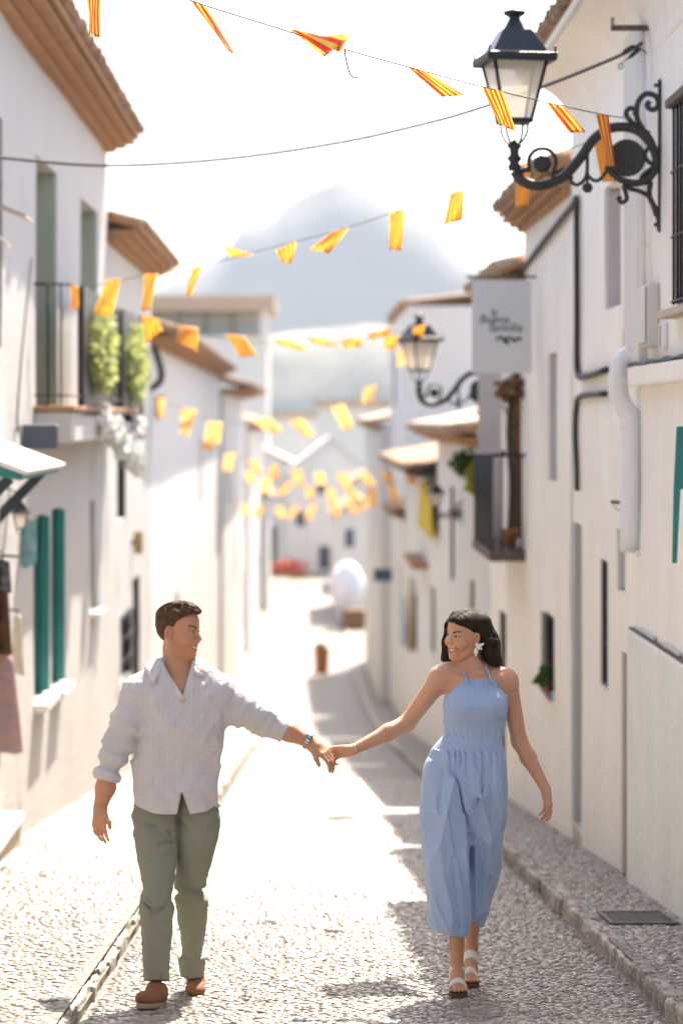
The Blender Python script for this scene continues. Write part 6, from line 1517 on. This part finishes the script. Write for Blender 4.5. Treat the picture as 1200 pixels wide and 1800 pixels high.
V, Q = merge(parts); me = npmesh('body', V, Q); color_attr(me, head_tint(V, HO, RH, HS, SKIN_M, (.42, .17, .125), (.06, .035, .022), (.50, .21, .13))); body = link('body', me, MT['skin'], man)
face_parts(body, HO, RH, HS, MT['iris_grey'], .25)

# short brown hair
MT['hairman'] = M('brown_hair', (.085, .045, .022), .6, .4, 60, .6, 260, bdist=.004, spec=.15)
fh = Field(np.array(HO)-.135, np.array(HO)+.145, .0021); o_ = A3(HO)
fh.add(ell(o_+RH@np.array([-.014, 0, .034], np.float32), (.101, .0805, .095), RH)); fh.add(ell(o_+RH@np.array([.022, 0, .064], np.float32), (.079, .066, .058), RH), .02)
fh.add(ell(o_+RH@np.array([.064, .004, .092], np.float32), (.024, .046, .014), RH), .018)
x, y, z = fh.ax[0][:, None, None]-o_[0], fh.ax[1][None, :, None]-o_[1], fh.ax[2][None, None, :]-o_[2]
lf = x*RH[0,0]+y*RH[1,0]+z*RH[2,0]; ls = x*RH[0,1]+y*RH[1,1]+z*RH[2,1]; lu = x*RH[0,2]+y*RH[1,2]+z*RH[2,2]
top = np.clip((lu-.05)/.04, 0, 1)
dis = (.0025+.008*top)*(1-2*np.abs(vnoise(lf*26+ls*8, ls*75, lu*34, 71)))+.005*top*np.clip((lf)/.06, 0, 1)
fh.D = fh.D-dis.astype(np.float32)+(.005*(1-top)).astype(np.float32)
hf = [-.12, -.095, -.070, -.050, -.034, -.028, -.006, .004, .014, .020, .028, .040, .058, .080, .11]; hh_ = [-.080, -.076, -.066, -.050, -.020, .018, .024, .020, .010, .020, .052, .072, .085, .094, .098]
line = np.interp(lf, hf, hh_)+.010*np.clip(np.abs(ls)/.06-.2, 0, 1)*(lf > .03)*-1+.002*vnoise(lf*60, ls*60, lu*40, 12)
fh.D = fh.D+(.0055*np.exp(-np.maximum(lu-line, 0)/.010)).astype(np.float32); fh.D = np.maximum(fh.D, (line-lu).astype(np.float32)*.8)
V, Q = fh.mesh(); link('hair', npmesh('hair', V, Q), MT['hairman'], man)
# loose strands standing up against the light
r = np.random.default_rng(5); Vh = []; Qh = []
for i in range(900):
    a = r.uniform(-.085, .062); b = r.uniform(-.058, .058); c = np.array([a, b, .06+.07*math.sqrt(max(0, 1-(a/.1)**2-(b/.08)**2))], np.float32)
    p = o_+RH@c; d = RH@np.array([.6+r.normal(0,.3), r.normal(0,.5), .75+r.normal(0,.25)], np.float32); d /= np.linalg.norm(d); l_ = r.uniform(.012, .026); e = np.cross(d, [0, 1, 0]); e /= np.linalg.norm(e)+1e-6
    k = len(Vh); q = p+d*l_*.6+RH@np.array([.004, 0, 0], np.float32); Vh += [p-e*.0007, p+e*.0007, q+e*.0005, q-e*.0005, q+d*l_*.4+RH@np.array([.006, 0, -.002], np.float32)]; Qh += [(k, k+1, k+2, k+3), (k+3, k+2, k+4, k+4)]
Qh = [tuple(dict.fromkeys(q)) for q in Qh]
o = link('hair_strands', mesh('hair_strands', [tuple(map(float, v)) for v in Vh], Qh, True), MT['hairman'], man); o['kind'] = 'stuff'

# wrist watch
wt = empty('wrist_watch', pm(541, 1303, .015), 'steel wrist watch on the man\'s outstretched arm', 'watch')
ax = (pm(552, 1308, .013)-pm(530, 1298, .017)).normalized(); c = pm(540, 1302.5, .015)
MT['watchsteel'] = M('watch_steel', (.45, .45, .46), .25, .1, 60, metal=1.0); 
e1 = ax.orthogonal().normalized(); e2 = ax.cross(e1)
for i in range(18):
    a = 2*math.pi*i/18; n = (e1*math.cos(a)+e2*math.sin(a)); tg = ax.cross(n); p = c+n*.0335
    mb = MB(); mb.prism([p-ax*.0095-tg*.0048, p+ax*.0095-tg*.0048, p+ax*.0095+tg*.0048, p-ax*.0095+tg*.0048], n*.004); mb.build('link', MT['watchsteel'], wt)
nw = Vector((.25, -.45, .85)); nw = (nw-ax*nw.dot(ax)).normalized(); mb = MB(); mb.lathe(c+nw*.034, [(.017, 0), (.018, .003), (.018, .008), (.015, .009)], 20, axis=nw); mb.build('case', MT['watchsteel'], wt)
mb = MB(); mb.lathe(c+nw*.0432, [(.0145, 0), (.0145, .0006)], 20, axis=nw); mb.build('dial', MT['slate'], wt)
# ------------------------------------------------------------------ the woman in the pale blue jumpsuit
YF = 11.12
def pf(x, y, dy=0.0): return px(x, y, YF+dy)
SKIN_F = (.57, .305, .19); wom = empty('person', (pf(815, 1745).x, YF, G(YF)), 'smiling woman in a pale blue halter jumpsuit with white flower earrings', 'person')
MT['blue'] = cloth_mat('pale_blue_cotton', (.345, .455, .66), bump=.14, rough=.8, sheen=.1)
# bodice
BOD = [(1186, 812, 866, .01, .075), (1200, 800, 876, .0, .085), (1222, 783, 891, -.015, .098), (1238, 779, 891, -.022, .108), (1255, 780, 889, -.018, .102), (1275, 782, 885, -.005, .090), (1292, 782, 881, .0, .086), (1304, 772, 881, .0, .089), (1318, 760, 883, 0, .096), (1328, 754, 885, 0, .100)]
def fold_bod(x, y, z, u, v):
    d = .0015*vnoise(x*12, y*12, z*12, 2)
    zr = zz(1200, YF); g_ = np.exp(-np.maximum(zr-z, 0)/.045)*(z < zr+.03); ang = (x-pf(838, 0).x)/(np.maximum(zr-z, 0)+.10); d = d+.0045*g_*np.sin(ang*62+1)
    zw = zz(1294, YF); g2 = np.exp(-np.maximum(z-zw, 0)/.030)*(z > zw-.004); d = d+.0042*g2*np.sin(x*210+2*vnoise(x*20, y*9, z*20, 7)+(z-zw)*30)
    sd_ = np.clip(np.abs(u)*1.5-.75, 0, 1); d = d+.0055*sd_*(1-2.2*np.abs(vnoise(x*9, y*6, z*42+x*14, 11)))*np.exp(-((z-zz(1270, YF))/.06)**2)
    return d
bo = Field((pf(735, 0).x, YF-.20, zz(1345, YF)), (pf(905, 0).x, YF+.20, zz(1175, YF)), .0040)
bo.add(loft(rows_px(pf, BOD, .003), 2.1, fold_bod, k=6))
for s_ in (-1, 1): bo.add(ell(pf(836+s_*26, 1240, -.075), (.056, .048, .055)), .035)
def halter(x, y, z):
    """bare shoulders: cloth only below the halter lines"""
    c = pf(839, 1193).x; zt = zz(1193, YF-.05); zl = zz(1224, YF-.03); hw0 = .060; hw1 = .150
    t = np.clip((zt-z)/(zt-zl), 0, 1); w_ = hw0+(hw1-hw0)*t**.85
    zb = zz(1232, YF); lim = np.where(z > zl, np.abs(x-c)-w_, -1)
    back = np.where(y > YF+.02, z-zz(1265, YF), -1)
    return np.maximum(np.maximum(lim, z-zt), back)
bo.inter(halter)
# waistband smooth and proud
BAND = [(1293, 781, 881, 0, .0875), (1304, 772, 881.5, 0, .0905), (1316, 761, 883, 0, .0965), (1324, 756, 884.5, 0, .099)]
V, Q = bo.mesh(); V, Q = cut_box(V, Q, (-9, -9, -9), (9, 9, zz(1310, YF))); bodice = link('bodice', npmesh('bodice', relax(V, Q, 1, .3), Q), MT['blue'], wom)
fb = Field((pf(745, 0).x, YF-.13, zz(1332, YF)), (pf(895, 0).x, YF+.13, zz(1286, YF)), .0035); fb.add(loft(rows_px(pf, BAND, .0035), 2.1, lambda x, y, z, u, v: .0012*vnoise(x*15, y*15, z*40, 3), k=4))
# band tilts with the hip
V, Q = fb.mesh(); V = relax(V, Q, 1, .3); V[:,2] += (V[:,0]-pf(838, 0).x)*(-.03); link('waistband', npmesh('waistband', V, Q), MT['blue'], wom)
# halter ties
for pts in ([(819, 1196), (816, 1186), (813, 1174)], [(861, 1196), (857, 1182), (853, 1168)]):
    P_ = []
    for i, (x, y) in enumerate(pts): p = pf(x, y); p.y = YF-.088+.045*i; P_.append(p)
    P_.append(P_[-1]+Vector((0, .06, .03))); mb = MB(); mb.tube(spline(P_, 5), .0052, 6); mb.build('strap', MT['blue'], bodice)
P_ = [pf(862, 1166, .06), pf(868, 1172, .035), pf(876, 1178, .015)]; mb = MB(); mb.tube(spline(P_, 4), .0045, 6); mb.build('tie_end', MT['blue'], bodice)

# wide cropped trousers
CL = [(1318, 762, 828, 0, .098), (1335, 750, 826, -.005, .110), (1350, 745, 825, -.01, .116), (1380, 739, 825, -.015, .122), (1430, 736, 829, -.02, .126), (1470, 738, 831, -.03, .126), (1520, 742, 831, -.05, .124), (1570, 747, 830, -.065, .122), (1610, 750, 829, -.075, .120), (1646, 753, 827, -.08, .118)]
CR = [(1318, 820, 884, 0, .098), (1335, 821, 888, .0, .110), (1350, 822, 890, .005, .115), (1390, 822, 893, .01, .120), (1430, 817, 890, .02, .120), (1465, 815, 886, .03, .118), (1500, 813, 884, .05, .115), (1540, 816, 879, .07, .112), (1570, 815, 869, .09, .108), (1600, 813, 858, .105, .104), (1630, 812, 849, .115, .100)]
def fold_cul(sd):
    def fn(x, y, z, u, v):
        zw = zz(1322, YF); h = np.maximum(zw-z, 0); g_ = np.exp(-h/.075)
        wv = vnoise(x*5, y*5, z*2.2, sd)
        d = .0115*g_*(1.6*np.abs(np.sin(x*95+y*35+2.2*vnoise(x*14, y*9, z*5, sd+1)))-.8)
        low = np.clip(h/.15, 0, 1); d = d+low*(.0300*((1-np.abs(vnoise(x*10+wv*.5, y*6.5, z*1.6, sd+3)))**3-.35)+.0190*((1-np.abs(vnoise(x*17+z*5, y*12, z*3.2, sd+5)))**3-.35))
        return d*(1-.55*np.clip(np.abs(u), 0, 1)**2)
    return fn
cu = Field((pf(725, 0).x, YF-.26, zz(1652, YF)), (pf(902, 0).x, YF+.28, zz(1312, YF)), .0045)
HIP = [(1316, 759, 885, 0, .112), (1332, 753, 888, 0, .122), (1350, 747, 890, 0, .128), (1390, 744, 890, 0, .122), (1430, 766, 868, 0, .095), (1478, 795, 850, 0, .045)]
cu.add(loft(rows_px(pf, CL, -.009), 2.25, fold_cul(5), k=6)); cu.add(loft(rows_px(pf, CR, -.009), 2.25, fold_cul(25), k=6), .006); cu.add(loft(rows_px(pf, HIP, -.012), 2.2, fold_cul(15), k=6), .035)
# hems
def hemf(x, y, z):
    xl = [(q-CX)/F*YF for q in (740, 752, 790, 815, 822)]; zl = [zz(q, YF-.08) for q in (1626, 1628, 1637, 1644, 1640)]; xr = [(q-CX)/F*YF for q in (816, 826, 848, 860)]; zr = [zz(q, YF+.08) for q in (1607, 1613, 1628, 1632)]
    zh_ = np.where(x < pf(821.5, 0).x, np.interp(x, xl, zl), np.interp(x, xr, zr)); return (zh_-z).astype(np.float32)
cu.inter(hemf)
# drapes drawn from the crotch and hip
for a, b, r0, r1 in (((824, 1470), (792, 1345), .010, .006), ((824, 1466), (823, 1600), .012, .010), ((802, 1345), (812, 1420), .006, .001), ((850, 1340), (838, 1410), .006, .001), ((775, 1350), (770, 1420), .006, .001), ((845, 1600), (858, 1545), .008, .004), ((792, 1500), (806, 1620), .008, .006)):
    p, q = pf(*a), pf(*b); y, y2 = cu.front(p.x, p.z), cu.front(q.x, q.z)
    if y and y2: p.y = y-.004; q.y = y2-.003; cu.sub(cone(p, q, r0, r1), .020)
for a, b, r0 in (((770, 1470), (790, 1625), .014), ((860, 1470), (846, 1590), .010), ((836, 1490), (834, 1600), .009)):
    p, q = pf(*a), pf(*b); y, y2 = cu.front(p.x, p.z), cu.front(q.x, q.z)
    if y and y2: p.y = y+r0*.55; q.y = y2+r0*.55; cu.add(cone(p, q, r0, r0*.8), .022)
V, Q = cu.mesh(); V = relax(V, Q, 1, .3); link('trousers', npmesh('trousers', V, Q), MT['blue'], wom)

# body
RW = frame(R(-50), R(2), R(-7)); WO = pf(817, 1117, .025); WS = .925
SH_L, EL_L, WR_L = pf(773, 1192, .02), pf(716, 1270, .03), pf(619, 1318.5, -.08)
SH_R, EL_R, WR_R = pf(891, 1197, .02), pf(912, 1303, .06), pf(958, 1386, .0)
FOOT_A, FOOT_B = pf(803, 1703, -.03), pf(827, 1664, .30)
def foot_prims(F_, ank, toe, w=.036):
    """ank: ankle, toe: ball of the foot on the ground"""
    ank, toe = Vector(ank), Vector(toe); d = (toe-ank); hz_ = Vector((d.x, d.y, 0)).normalized(); sd_ = Vector((-hz_.y, hz_.x, 0))
    heel = ank-hz_*.035+Vector((0, 0, -.045))
    F_.add(cone(ank+Vector((0,0,.01)), heel, .028, .026), .02); F_.add(cone(ank-Vector((0,0,.01)), toe+Vector((0,0,.018))-hz_*.02, .028, .024), .02); F_.add(cone(heel, toe-hz_*.03+Vector((0,0,.012)), .024, .022), .03)
    for k in (-1, 0, 1): F_.add(cone(toe-hz_*.035+sd_*.017*k+Vector((0,0,.020)), toe+sd_*.020*k+Vector((0,0,.012)), .017, .013), .012)
    for k in range(5): q = (k-2)*.0165; F_.add(cone(toe+sd_*q+Vector((0,0,.012)), toe+hz_*(.040-abs(k-1.4)*.006)+sd_*q*1.05+Vector((0,0,.009)), .0095, .0085), .003)
TA = pf(805, 1740, -.10); TA.z = G(TA.y)+.034
TB = pf(826, 1700, .22); TB.z = G(TB.y)+.036
def wom_body(F_):
    F_.add(loft(rows_px(pf, BOD[2:], -.012), 2.1), .0)
    F_.add(loft(rows_px(pf, [(1180, 800, 880, .03, .050), (1192, 788, 888, .02, .068), (1210, 786, 887, .0, .076), (1235, 790, 882, -.01, .078)]), 2.2), .03)
    F_.add(cone(pf(829, 1140, .05), pf(836, 1185, .035), .046, .050), .02); F_.add(cone(pf(836, 1183, .035), pf(838, 1200, .02), .052, .065), .05)
    for sh_, nx in ((SH_L, 815), (SH_R, 858)): F_.add(cone(pf(nx, 1178, .045), sh_, .038, .046), .045)
    F_.add(cone(pf(818, 1172, .045), pf(780, 1185, .022), .036, .043), .03)
    for a, b in (((834, 1196), (790, 1190)), ((842, 1196), (880, 1192))): F_.add(cone(pf(*a, -.050), pf(*b, -.022), .009, .009), .030)     # collar bones
    F_.add(cone(SH_L, EL_L, .049, .037), .03); F_.add(cone(EL_L, EL_L+(WR_L-EL_L)*.35, .037, .037), .02); F_.add(cone(EL_L+(WR_L-EL_L)*.35, WR_L, .037, .0235), .02)
    F_.add(cone(SH_R, EL_R, .047, .036), .03); F_.add(cone(EL_R, EL_R+(WR_R-EL_R)*.35, .036, .036), .02); F_.add(cone(EL_R+(WR_R-EL_R)*.35, WR_R, .036, .0235), .02)
    # her right hand reaching into his
    hand_prims(F_, WR_L, (-.93, .12, -.16), (.05, .45, .90), (-.25, -.55, .78), L=.168, curl=((34, 46, 26), (42, 50, 30), (48, 52, 32), (54, 54, 34)), spread=3, thumb=(8, -6), thumb_in=-.05, fem=True)
    # her left hand trailing
    hand_prims(F_, WR_R, (.16, .05, -1.0), (.80, .60, .15), (.35, -.85, -.1), L=.165, curl=((10, 18, 12), (14, 22, 14), (18, 24, 16), (22, 26, 16)), spread=1.5, thumb=(22, 6), thumb_in=.35, fem=True)
    hipA, hipB = pf(790, 1340, 0), pf(855, 1340, 0); kA, kB = pf(800, 1540, -.08), pf(838, 1530, .09)
    for hp, kn, ft in ((hipA, kA, FOOT_A), (hipB, kB, FOOT_B)):
        F_.add(cone(hp, kn, .075, .045), .03); F_.add(cone(kn, kn+(ft-kn)*.35, .045, .046), .03); F_.add(cone(kn+(ft-kn)*.35, ft, .046, .0275), .03)
    foot_prims(F_, FOOT_A, TA); foot_prims(F_, FOOT_B, TB)
    head_prims(F_, WO, RW, WS, True)
Fc = Field((pf(560, 0).x, YF-.24, zz(1752, YF-.1)), (pf(985, 0).x, YF+.42, zz(1150, YF)), .0062); wom_body(Fc); parts = [Fc.mesh()]
b1 = [np.array(WO)-.145, np.array(WO)+.145]; b1[0][2] = zz(1215, YF); b1[0][0] = pf(765, 0).x; b1[1][0] = pf(912, 0).x; b1[0][1] = YF-.16; b1[1][1] = YF+.16
b2 = [np.array(pf(566, 1355, -.25)), np.array(pf(640, 1285, .08))]; b3 = [np.array(pf(936, 1450, -.12)), np.array(pf(990, 1362, .14))]
b4 = [np.array([pf(788, 0).x, YF-.22, zz(1756, YF-.1)]), np.array([pf(850, 0).x, YF+.42, zz(1600, YF)])]
bxs = [b1, b2, b3, b4]
for lo, hi in bxs: parts[0] = cut_box(*parts[0], lo+.004, hi-.004)
for (lo, hi), hh in zip(bxs, (.0022, .0020, .0020, .0028)):
    f_ = Field(lo, hi, hh); wom_body(f_)
    if lo is b4[0]: FFT = f_
    V, Q = f_.mesh(); V, Q = cut_box(V, Q, lo+hh*2.2, hi-hh*2.2, True); parts.append((V, Q))
V, Q = merge(parts); me = npmesh('body', V, Q); Ct = head_tint(V, WO, RW, WS, SKIN_F, (.50, .16, .14), (.035, .022, .016), (.60, .26, .18))
color_attr(me, Ct); bodyw = link('body', me, MT['skin'], wom); face_parts(bodyw, WO, RW, WS, MT['iris_brown'], -.25)

# long straight dark hair, parted, falling behind both shoulders
MT['hairw'] = M('dark_brown_hair', (.022, .013, .008), .58, .35, 40, .4, 300, bdist=.003, spec=.12)
fh = Field((pf(765, 0).x, YF-.14, zz(1182, YF)), (pf(896, 0).x, YF+.22, zz(1062, YF)), .0024); o_ = A3(WO)
EW = lambda c, r_: ell(o_+RW@(np.array(c, np.float32)*WS), np.array(r_)*WS, RW)
fh.add(EW((-.016, 0, .034), (.100, .081, .095))); fh.add(EW((.020, 0, .058), (.088, .071, .060)), .02)
lockR = [(852, 1112, .02, .045), (862, 1138, .02, .047), (866, 1158, .02, .042)]
def lock(pts, rs, k=.03):
    for i in range(len(pts)-1): fh.add(cone(pf(*pts[i]), pf(*pts[i+1]), rs[i], rs[i+1]), k)
lock([(845, 1098, .05), (857, 1130, .045), (866, 1162, .03)], [.050, .048, .034]); lock([(838, 1110, .09), (850, 1140, .09), (858, 1160, .08)], [.055, .050, .04]); lock([(864, 1135, .02), (872, 1160, .005)], [.030, .022], .02)
lock([(856, 1128, -.01), (862, 1150, -.012), (868, 1166, -.012)], [.018, .02, .013], .02)
lock([(800, 1083, .05), (791, 1100, .072), (788, 1128, .085), (783, 1160, .085)], [.020, .020, .024, .022]); lock([(812, 1094, .09), (801, 1130, .11), (794, 1154, .11)], [.04, .036, .028])
x, y, z = fh.ax[0][:, None, None], fh.ax[1][None, :, None], fh.ax[2][None, None, :]
dx, dy_, dz = x-o_[0], y-o_[1], z-o_[2]; lf = (dx*RW[0,0]+dy_*RW[1,0]+dz*RW[2,0])/WS; ls = (dx*RW[0,1]+dy_*RW[1,1]+dz*RW[2,1])/WS; lu = (dx*RW[0,2]+dy_*RW[1,2]+dz*RW[2,2])/WS
cw = np.clip((lu-.03)/.03, 0, 1); fh.D = fh.D-((1-cw)*.0028*(1-2*np.abs(vnoise(x*95, y*95, z*7, 31)))+cw*.0020*(1-2*np.abs(vnoise(lf*85+lu*10, ls*7, lu*7, 35)))).astype(np.float32)
# hairline: an oval opening for the face, ear on the near side left bare
face = ((lf > -.004+.10*np.abs(ls)) & (lu < .066-.35*np.abs(ls)-.0*lf))
near = np.interp(lf, [-.12, -.045, -.034, -.030, -.018, .000, .020, .045, .070, .11], [-.2, -.2, -.06, .012, .032, .036, .046, .060, .070, .076])-.012*np.clip(ls/.05-.3, 0, 1)
far = np.interp(lf, [-.12, .0, .012, .03, .06, .085, .11], [-.3, -.3, -.10, .035, .062, .073, .076])
wb = np.clip((ls+.016)/.024, 0, 1); hl = near*wb+far*(1-wb)+.0012*vnoise(lf*60, ls*60, lu*50, 14)
cutd = np.where((lf > -.034) & (z > zz(1150, YF)) & (y < YF+.06), (hl-lu)*.8, -1.0)
cutd = np.maximum(cutd, -(np.sqrt(((lf+.006)/.028)**2+((lu+.012)/.040)**2+((ls-.072)/.045)**2)-1)*.03)
wed = np.maximum(np.maximum(-.02-lf+.0, -.150-lu), lu-.01); neckcut = -(np.sqrt(((x-pf(829,0).x)/.060)**2+((y-(YF-.02))/.085)**2)-1)*.05
cutd = np.maximum(cutd, np.where((z < zz(1128, YF)) , neckcut, -1))
tap = np.where((lf > -.034) & (z > zz(1150, YF)) & (y < YF+.06), .006*np.exp(-np.maximum(lu-hl, 0)/.012), 0); fh.D = fh.D+tap.astype(np.float32); fh.D = np.maximum(fh.D, cutd.astype(np.float32))
zl_ = np.interp(x, [pf(770,0).x, pf(800,0).x, pf(850,0).x, pf(872,0).x, pf(890,0).x], [zz(1164, YF), zz(1166, YF), zz(1168, YF), zz(1173, YF), zz(1166, YF)])+.004*vnoise(x*120, y*90, 0*z, 3)
fh.D = np.maximum(fh.D, (zl_-z).astype(np.float32))
# parting groove
fh.D = fh.D+(.004*np.exp(-((ls-.012)/.004)**2)*(lu > .07)).astype(np.float32)
V, Q = fh.mesh(); link('hair', npmesh('hair', V, Q), MT['hairw'], wom)
# fine loose strands along the ends and crown
r = np.random.default_rng(9); Vh = []; Qh = []
def strand(p, q, w_=.0006):
    p, q = np.array(p), np.array(q); m = (p+q)/2+r.normal(0, .0025, 3); e = np.array([w_, 0, 0]); k = len(Vh); Vh.extend([p-e, p+e, m+e, m-e, q+e*.4, q-e*.4]); Qh.extend([(k, k+1, k+2, k+3), (k+3, k+2, k+4, k+5)])
for i in range(420):
    x0 = r.uniform(848, 882); y0 = r.uniform(1120, 1160); p = pf(x0-10, y0, r.uniform(-.03, .08)); strand(p, pf(x0+r.uniform(-3, 5), 1168+r.uniform(-6, 7)+(x0-860)*.1, p.y-YF+r.uniform(-.01, .01)))
for i in range(160):
    x0 = r.uniform(776, 792); p = pf(x0+4, r.uniform(1100, 1140), .07); strand(p, pf(x0-1+r.uniform(-2, 2), 1163+r.uniform(-6, 3), .075))
for i in range(260):
    a = r.uniform(-1.2, 1.2); b = r.uniform(-1, 1); c = np.array([-.016+.1*math.sin(a)*.98, .08*b*.9, .034+.099*math.cos(a)*math.sqrt(max(.05, 1-b*b*.7))], np.float32); p = o_+RW@(c*WS); q = o_+RW@((c+np.array([-.03, .012*np.sign(b), .004+r.uniform(0,.006)], np.float32))*WS); strand(p, q, .0005)
o = link('hair_strands', mesh('hair_strands', [tuple(map(float, v)) for v in Vh], Qh, True), MT['hairw'], wom); o['kind'] = 'stuff'

# sandals: sole, heel, strap plates
MT['strap'] = M('white_leather', (.74, .71, .68), .4, .05, 20); MT['sandalsole'] = M('brown_sole', (.11, .05, .03), .6, .2, 20)
MT['buckle'] = M('buckle_metal', (.6, .56, .5), .25, .1, 20, metal=1.0)
for nm, ank, toe, lb in (('sandal', FOOT_A, TA, 'white strapped sandal of the leading foot'), ('sandal', FOOT_B, TB, 'white strapped sandal of the trailing foot')):
    ank, toe = Vector(ank), Vector(toe); hz_ = Vector((toe.x-ank.x, toe.y-ank.y, 0)).normalized(); sd_ = Vector((-hz_.y, hz_.x, 0)); t = empty(nm, toe); t['label'] = lb; t.parent = wom; t.matrix_parent_inverse = parent_world(wom).inverted()
    heel = ank-hz_*.04+Vector((0, 0, -.075)); V = []; Q = []; n = 12
    for j, (c, w_) in enumerate(((toe+hz_*.050, .018), (toe+hz_*.035, .036), (toe, .043), (toe-hz_*.04+Vector((0,0,.006)), .040), ((toe+heel)/2+Vector((0,0,.0)), .033), (heel+hz_*.02, .031), (heel-hz_*.02, .022))):
        for dz in (-.002, -.020): V += [tuple(c+sd_*w_+Vector((0,0,dz))), tuple(c-sd_*w_+Vector((0,0,dz)))]
    for j in range(6):
        a = j*4
        Q += [(a, a+1, a+5, a+4), (a+2, a+6, a+7, a+3), (a, a+4, a+6, a+2), (a+1, a+3, a+7, a+5)]
    Q += [(0, 2, 3, 1), (24, 25, 27, 26)]
    o = link('sole', mesh('sole', V, Q), MT['sandalsole'], t)
    mb = MB(); hg = G(heel.y) if nm else 0; zb = max(G(heel.y)+KERB*0, heel.z-.065 if lb.startswith('white strapped sandal of the trailing') else G(heel.y)); mb.tube([heel+Vector((0,0,-.018)), Vector((heel.x, heel.y+.004, zb))], [.022, .018], 10); mb.build('heel', MT['strap'], t)
    for fr, wd, nmz in ((.02, .020, 'toe_strap'), (.62, .028, 'instep_strap')):
        c = toe-hz_*(.020 if fr < .1 else .085)+Vector((0, 0, .0 if fr < .1 else .045)); nn = (hz_*1.0+Vector((0,0,-.25 if fr < .1 else -.6))).normalized()
        f_ = Field(np.array(c)-.105, np.array(c)+.105, .0024)
        foot_prims(f_, ank, toe); f_.D = f_.D-.0045; na = A3(nn); ca = A3(c)
        f_.inter(lambda x, y, z: np.abs((x-ca[0])*na[0]+(y-ca[1])*na[1]+(z-ca[2])*na[2])-wd/2)
        f_.inter(lambda x, y, z: (G(toe.y)+.028)-z+0*x*y)
        Vq, Qq = f_.mesh()
        if len(Qq): link(nmz, npmesh(nmz, Vq, Qq), MT['strap'], t)
        for k in (-1, 1): p = c+sd_*(.012*k)+Vector((0,0,.028))
    for k in (-.9, .9): p = toe-hz_*.085+Vector((0, 0, .060)); mb = MB(); mb.box(p+sd_*.018*k-Vector((.003,.034,.010)), p+sd_*.018*k+Vector((.003,-.028,.010))); mb.build('buckle', MT['buckle'], t)
# ankle strap
# flower earrings
MT['pearl'] = M('white_enamel', (.78, .76, .73), .3, .04, 10)
er = empty('earring', pf(841, 1128, -.06), 'white flower shaped earring with long petals in her ear', 'earring')
e0 = o_+RW@(np.array([-.004, .084, -.040], np.float32)*WS); e0 = Vector([float(q) for q in e0]); e0.y -= .012
for (dx_, dz_, l_) in ((.9, .45, .036), (.85, -.45, .026), (-.15, -1, .046), (-.45, -.9, .034), (-.1, 1, .020)):
    d = Vector((dx_, -.12, dz_)).normalized(); sdv = d.cross(Vector((0, 1, 0))).normalized(); V = []; Q = []
    for i in range(7):
        t_ = i/6; w_ = .0072*math.sin(math.pi*min(1, t_*.92+.06))
        for k in (-1, 0, 1): V.append(tuple(e0+d*l_*t_+sdv*w_*k+Vector((0, -.003*(1-abs(k))-.003*math.sin(t_*3), 0))))
    for i in range(6):
        for k in range(2): Q.append((i*3+k, i*3+k+1, (i+1)*3+k+1, (i+1)*3+k))
    o = link('petal', mesh('petal', V, Q, True), MT['pearl'], er); so = o.modifiers.new('t', 'SOLIDIFY'); so.thickness = .0016
mb = MB(); mb.lathe(e0, [(.005, -.002), (.006, .003), (.003, .006)], 10, axis=(0, -1, 0)); mb.build('stud', MT['pearl'], er)
# bracelets
bc = empty('bracelet', WR_L, 'thin beaded double bracelet on her wrist', 'bracelet'); ax = (WR_L-EL_L).normalized(); e1 = ax.orthogonal().normalized(); e2 = ax.cross(e1)
for off in (-.006, -.013):
    mb = MB(); pts = [WR_L+ax*off+(e1*math.cos(a)+e2*math.sin(a))*.0275 for a in np.linspace(0, 2*math.pi, 25)]; mb.tube(pts, .0017, 6, cap=False); mb.build('chain', MT['pearl'] if off > -.01 else MT['buckle'], bc)
# ------------------------------------------------------------------ haze in the air over the whole valley
hm = bpy.data.materials.new('haze'); hm.use_nodes = True; n = hm.node_tree.nodes
n.remove(n['Principled BSDF']); pv = n.new('ShaderNodeVolumePrincipled')
pv.inputs['Color'].default_value = (0.82, 0.90, 1.0, 1); pv.inputs['Density'].default_value = 0.00013; pv.inputs['Anisotropy'].default_value = 0.0
hm.node_tree.links.new(pv.outputs[0], n['Material Output'].inputs['Volume'])
mb = MB(); mb.box((-4100, -100, -31.5), (4100, 4100, 420)); hz = mb.build('haze', hm); hz['kind'] = 'stuff'
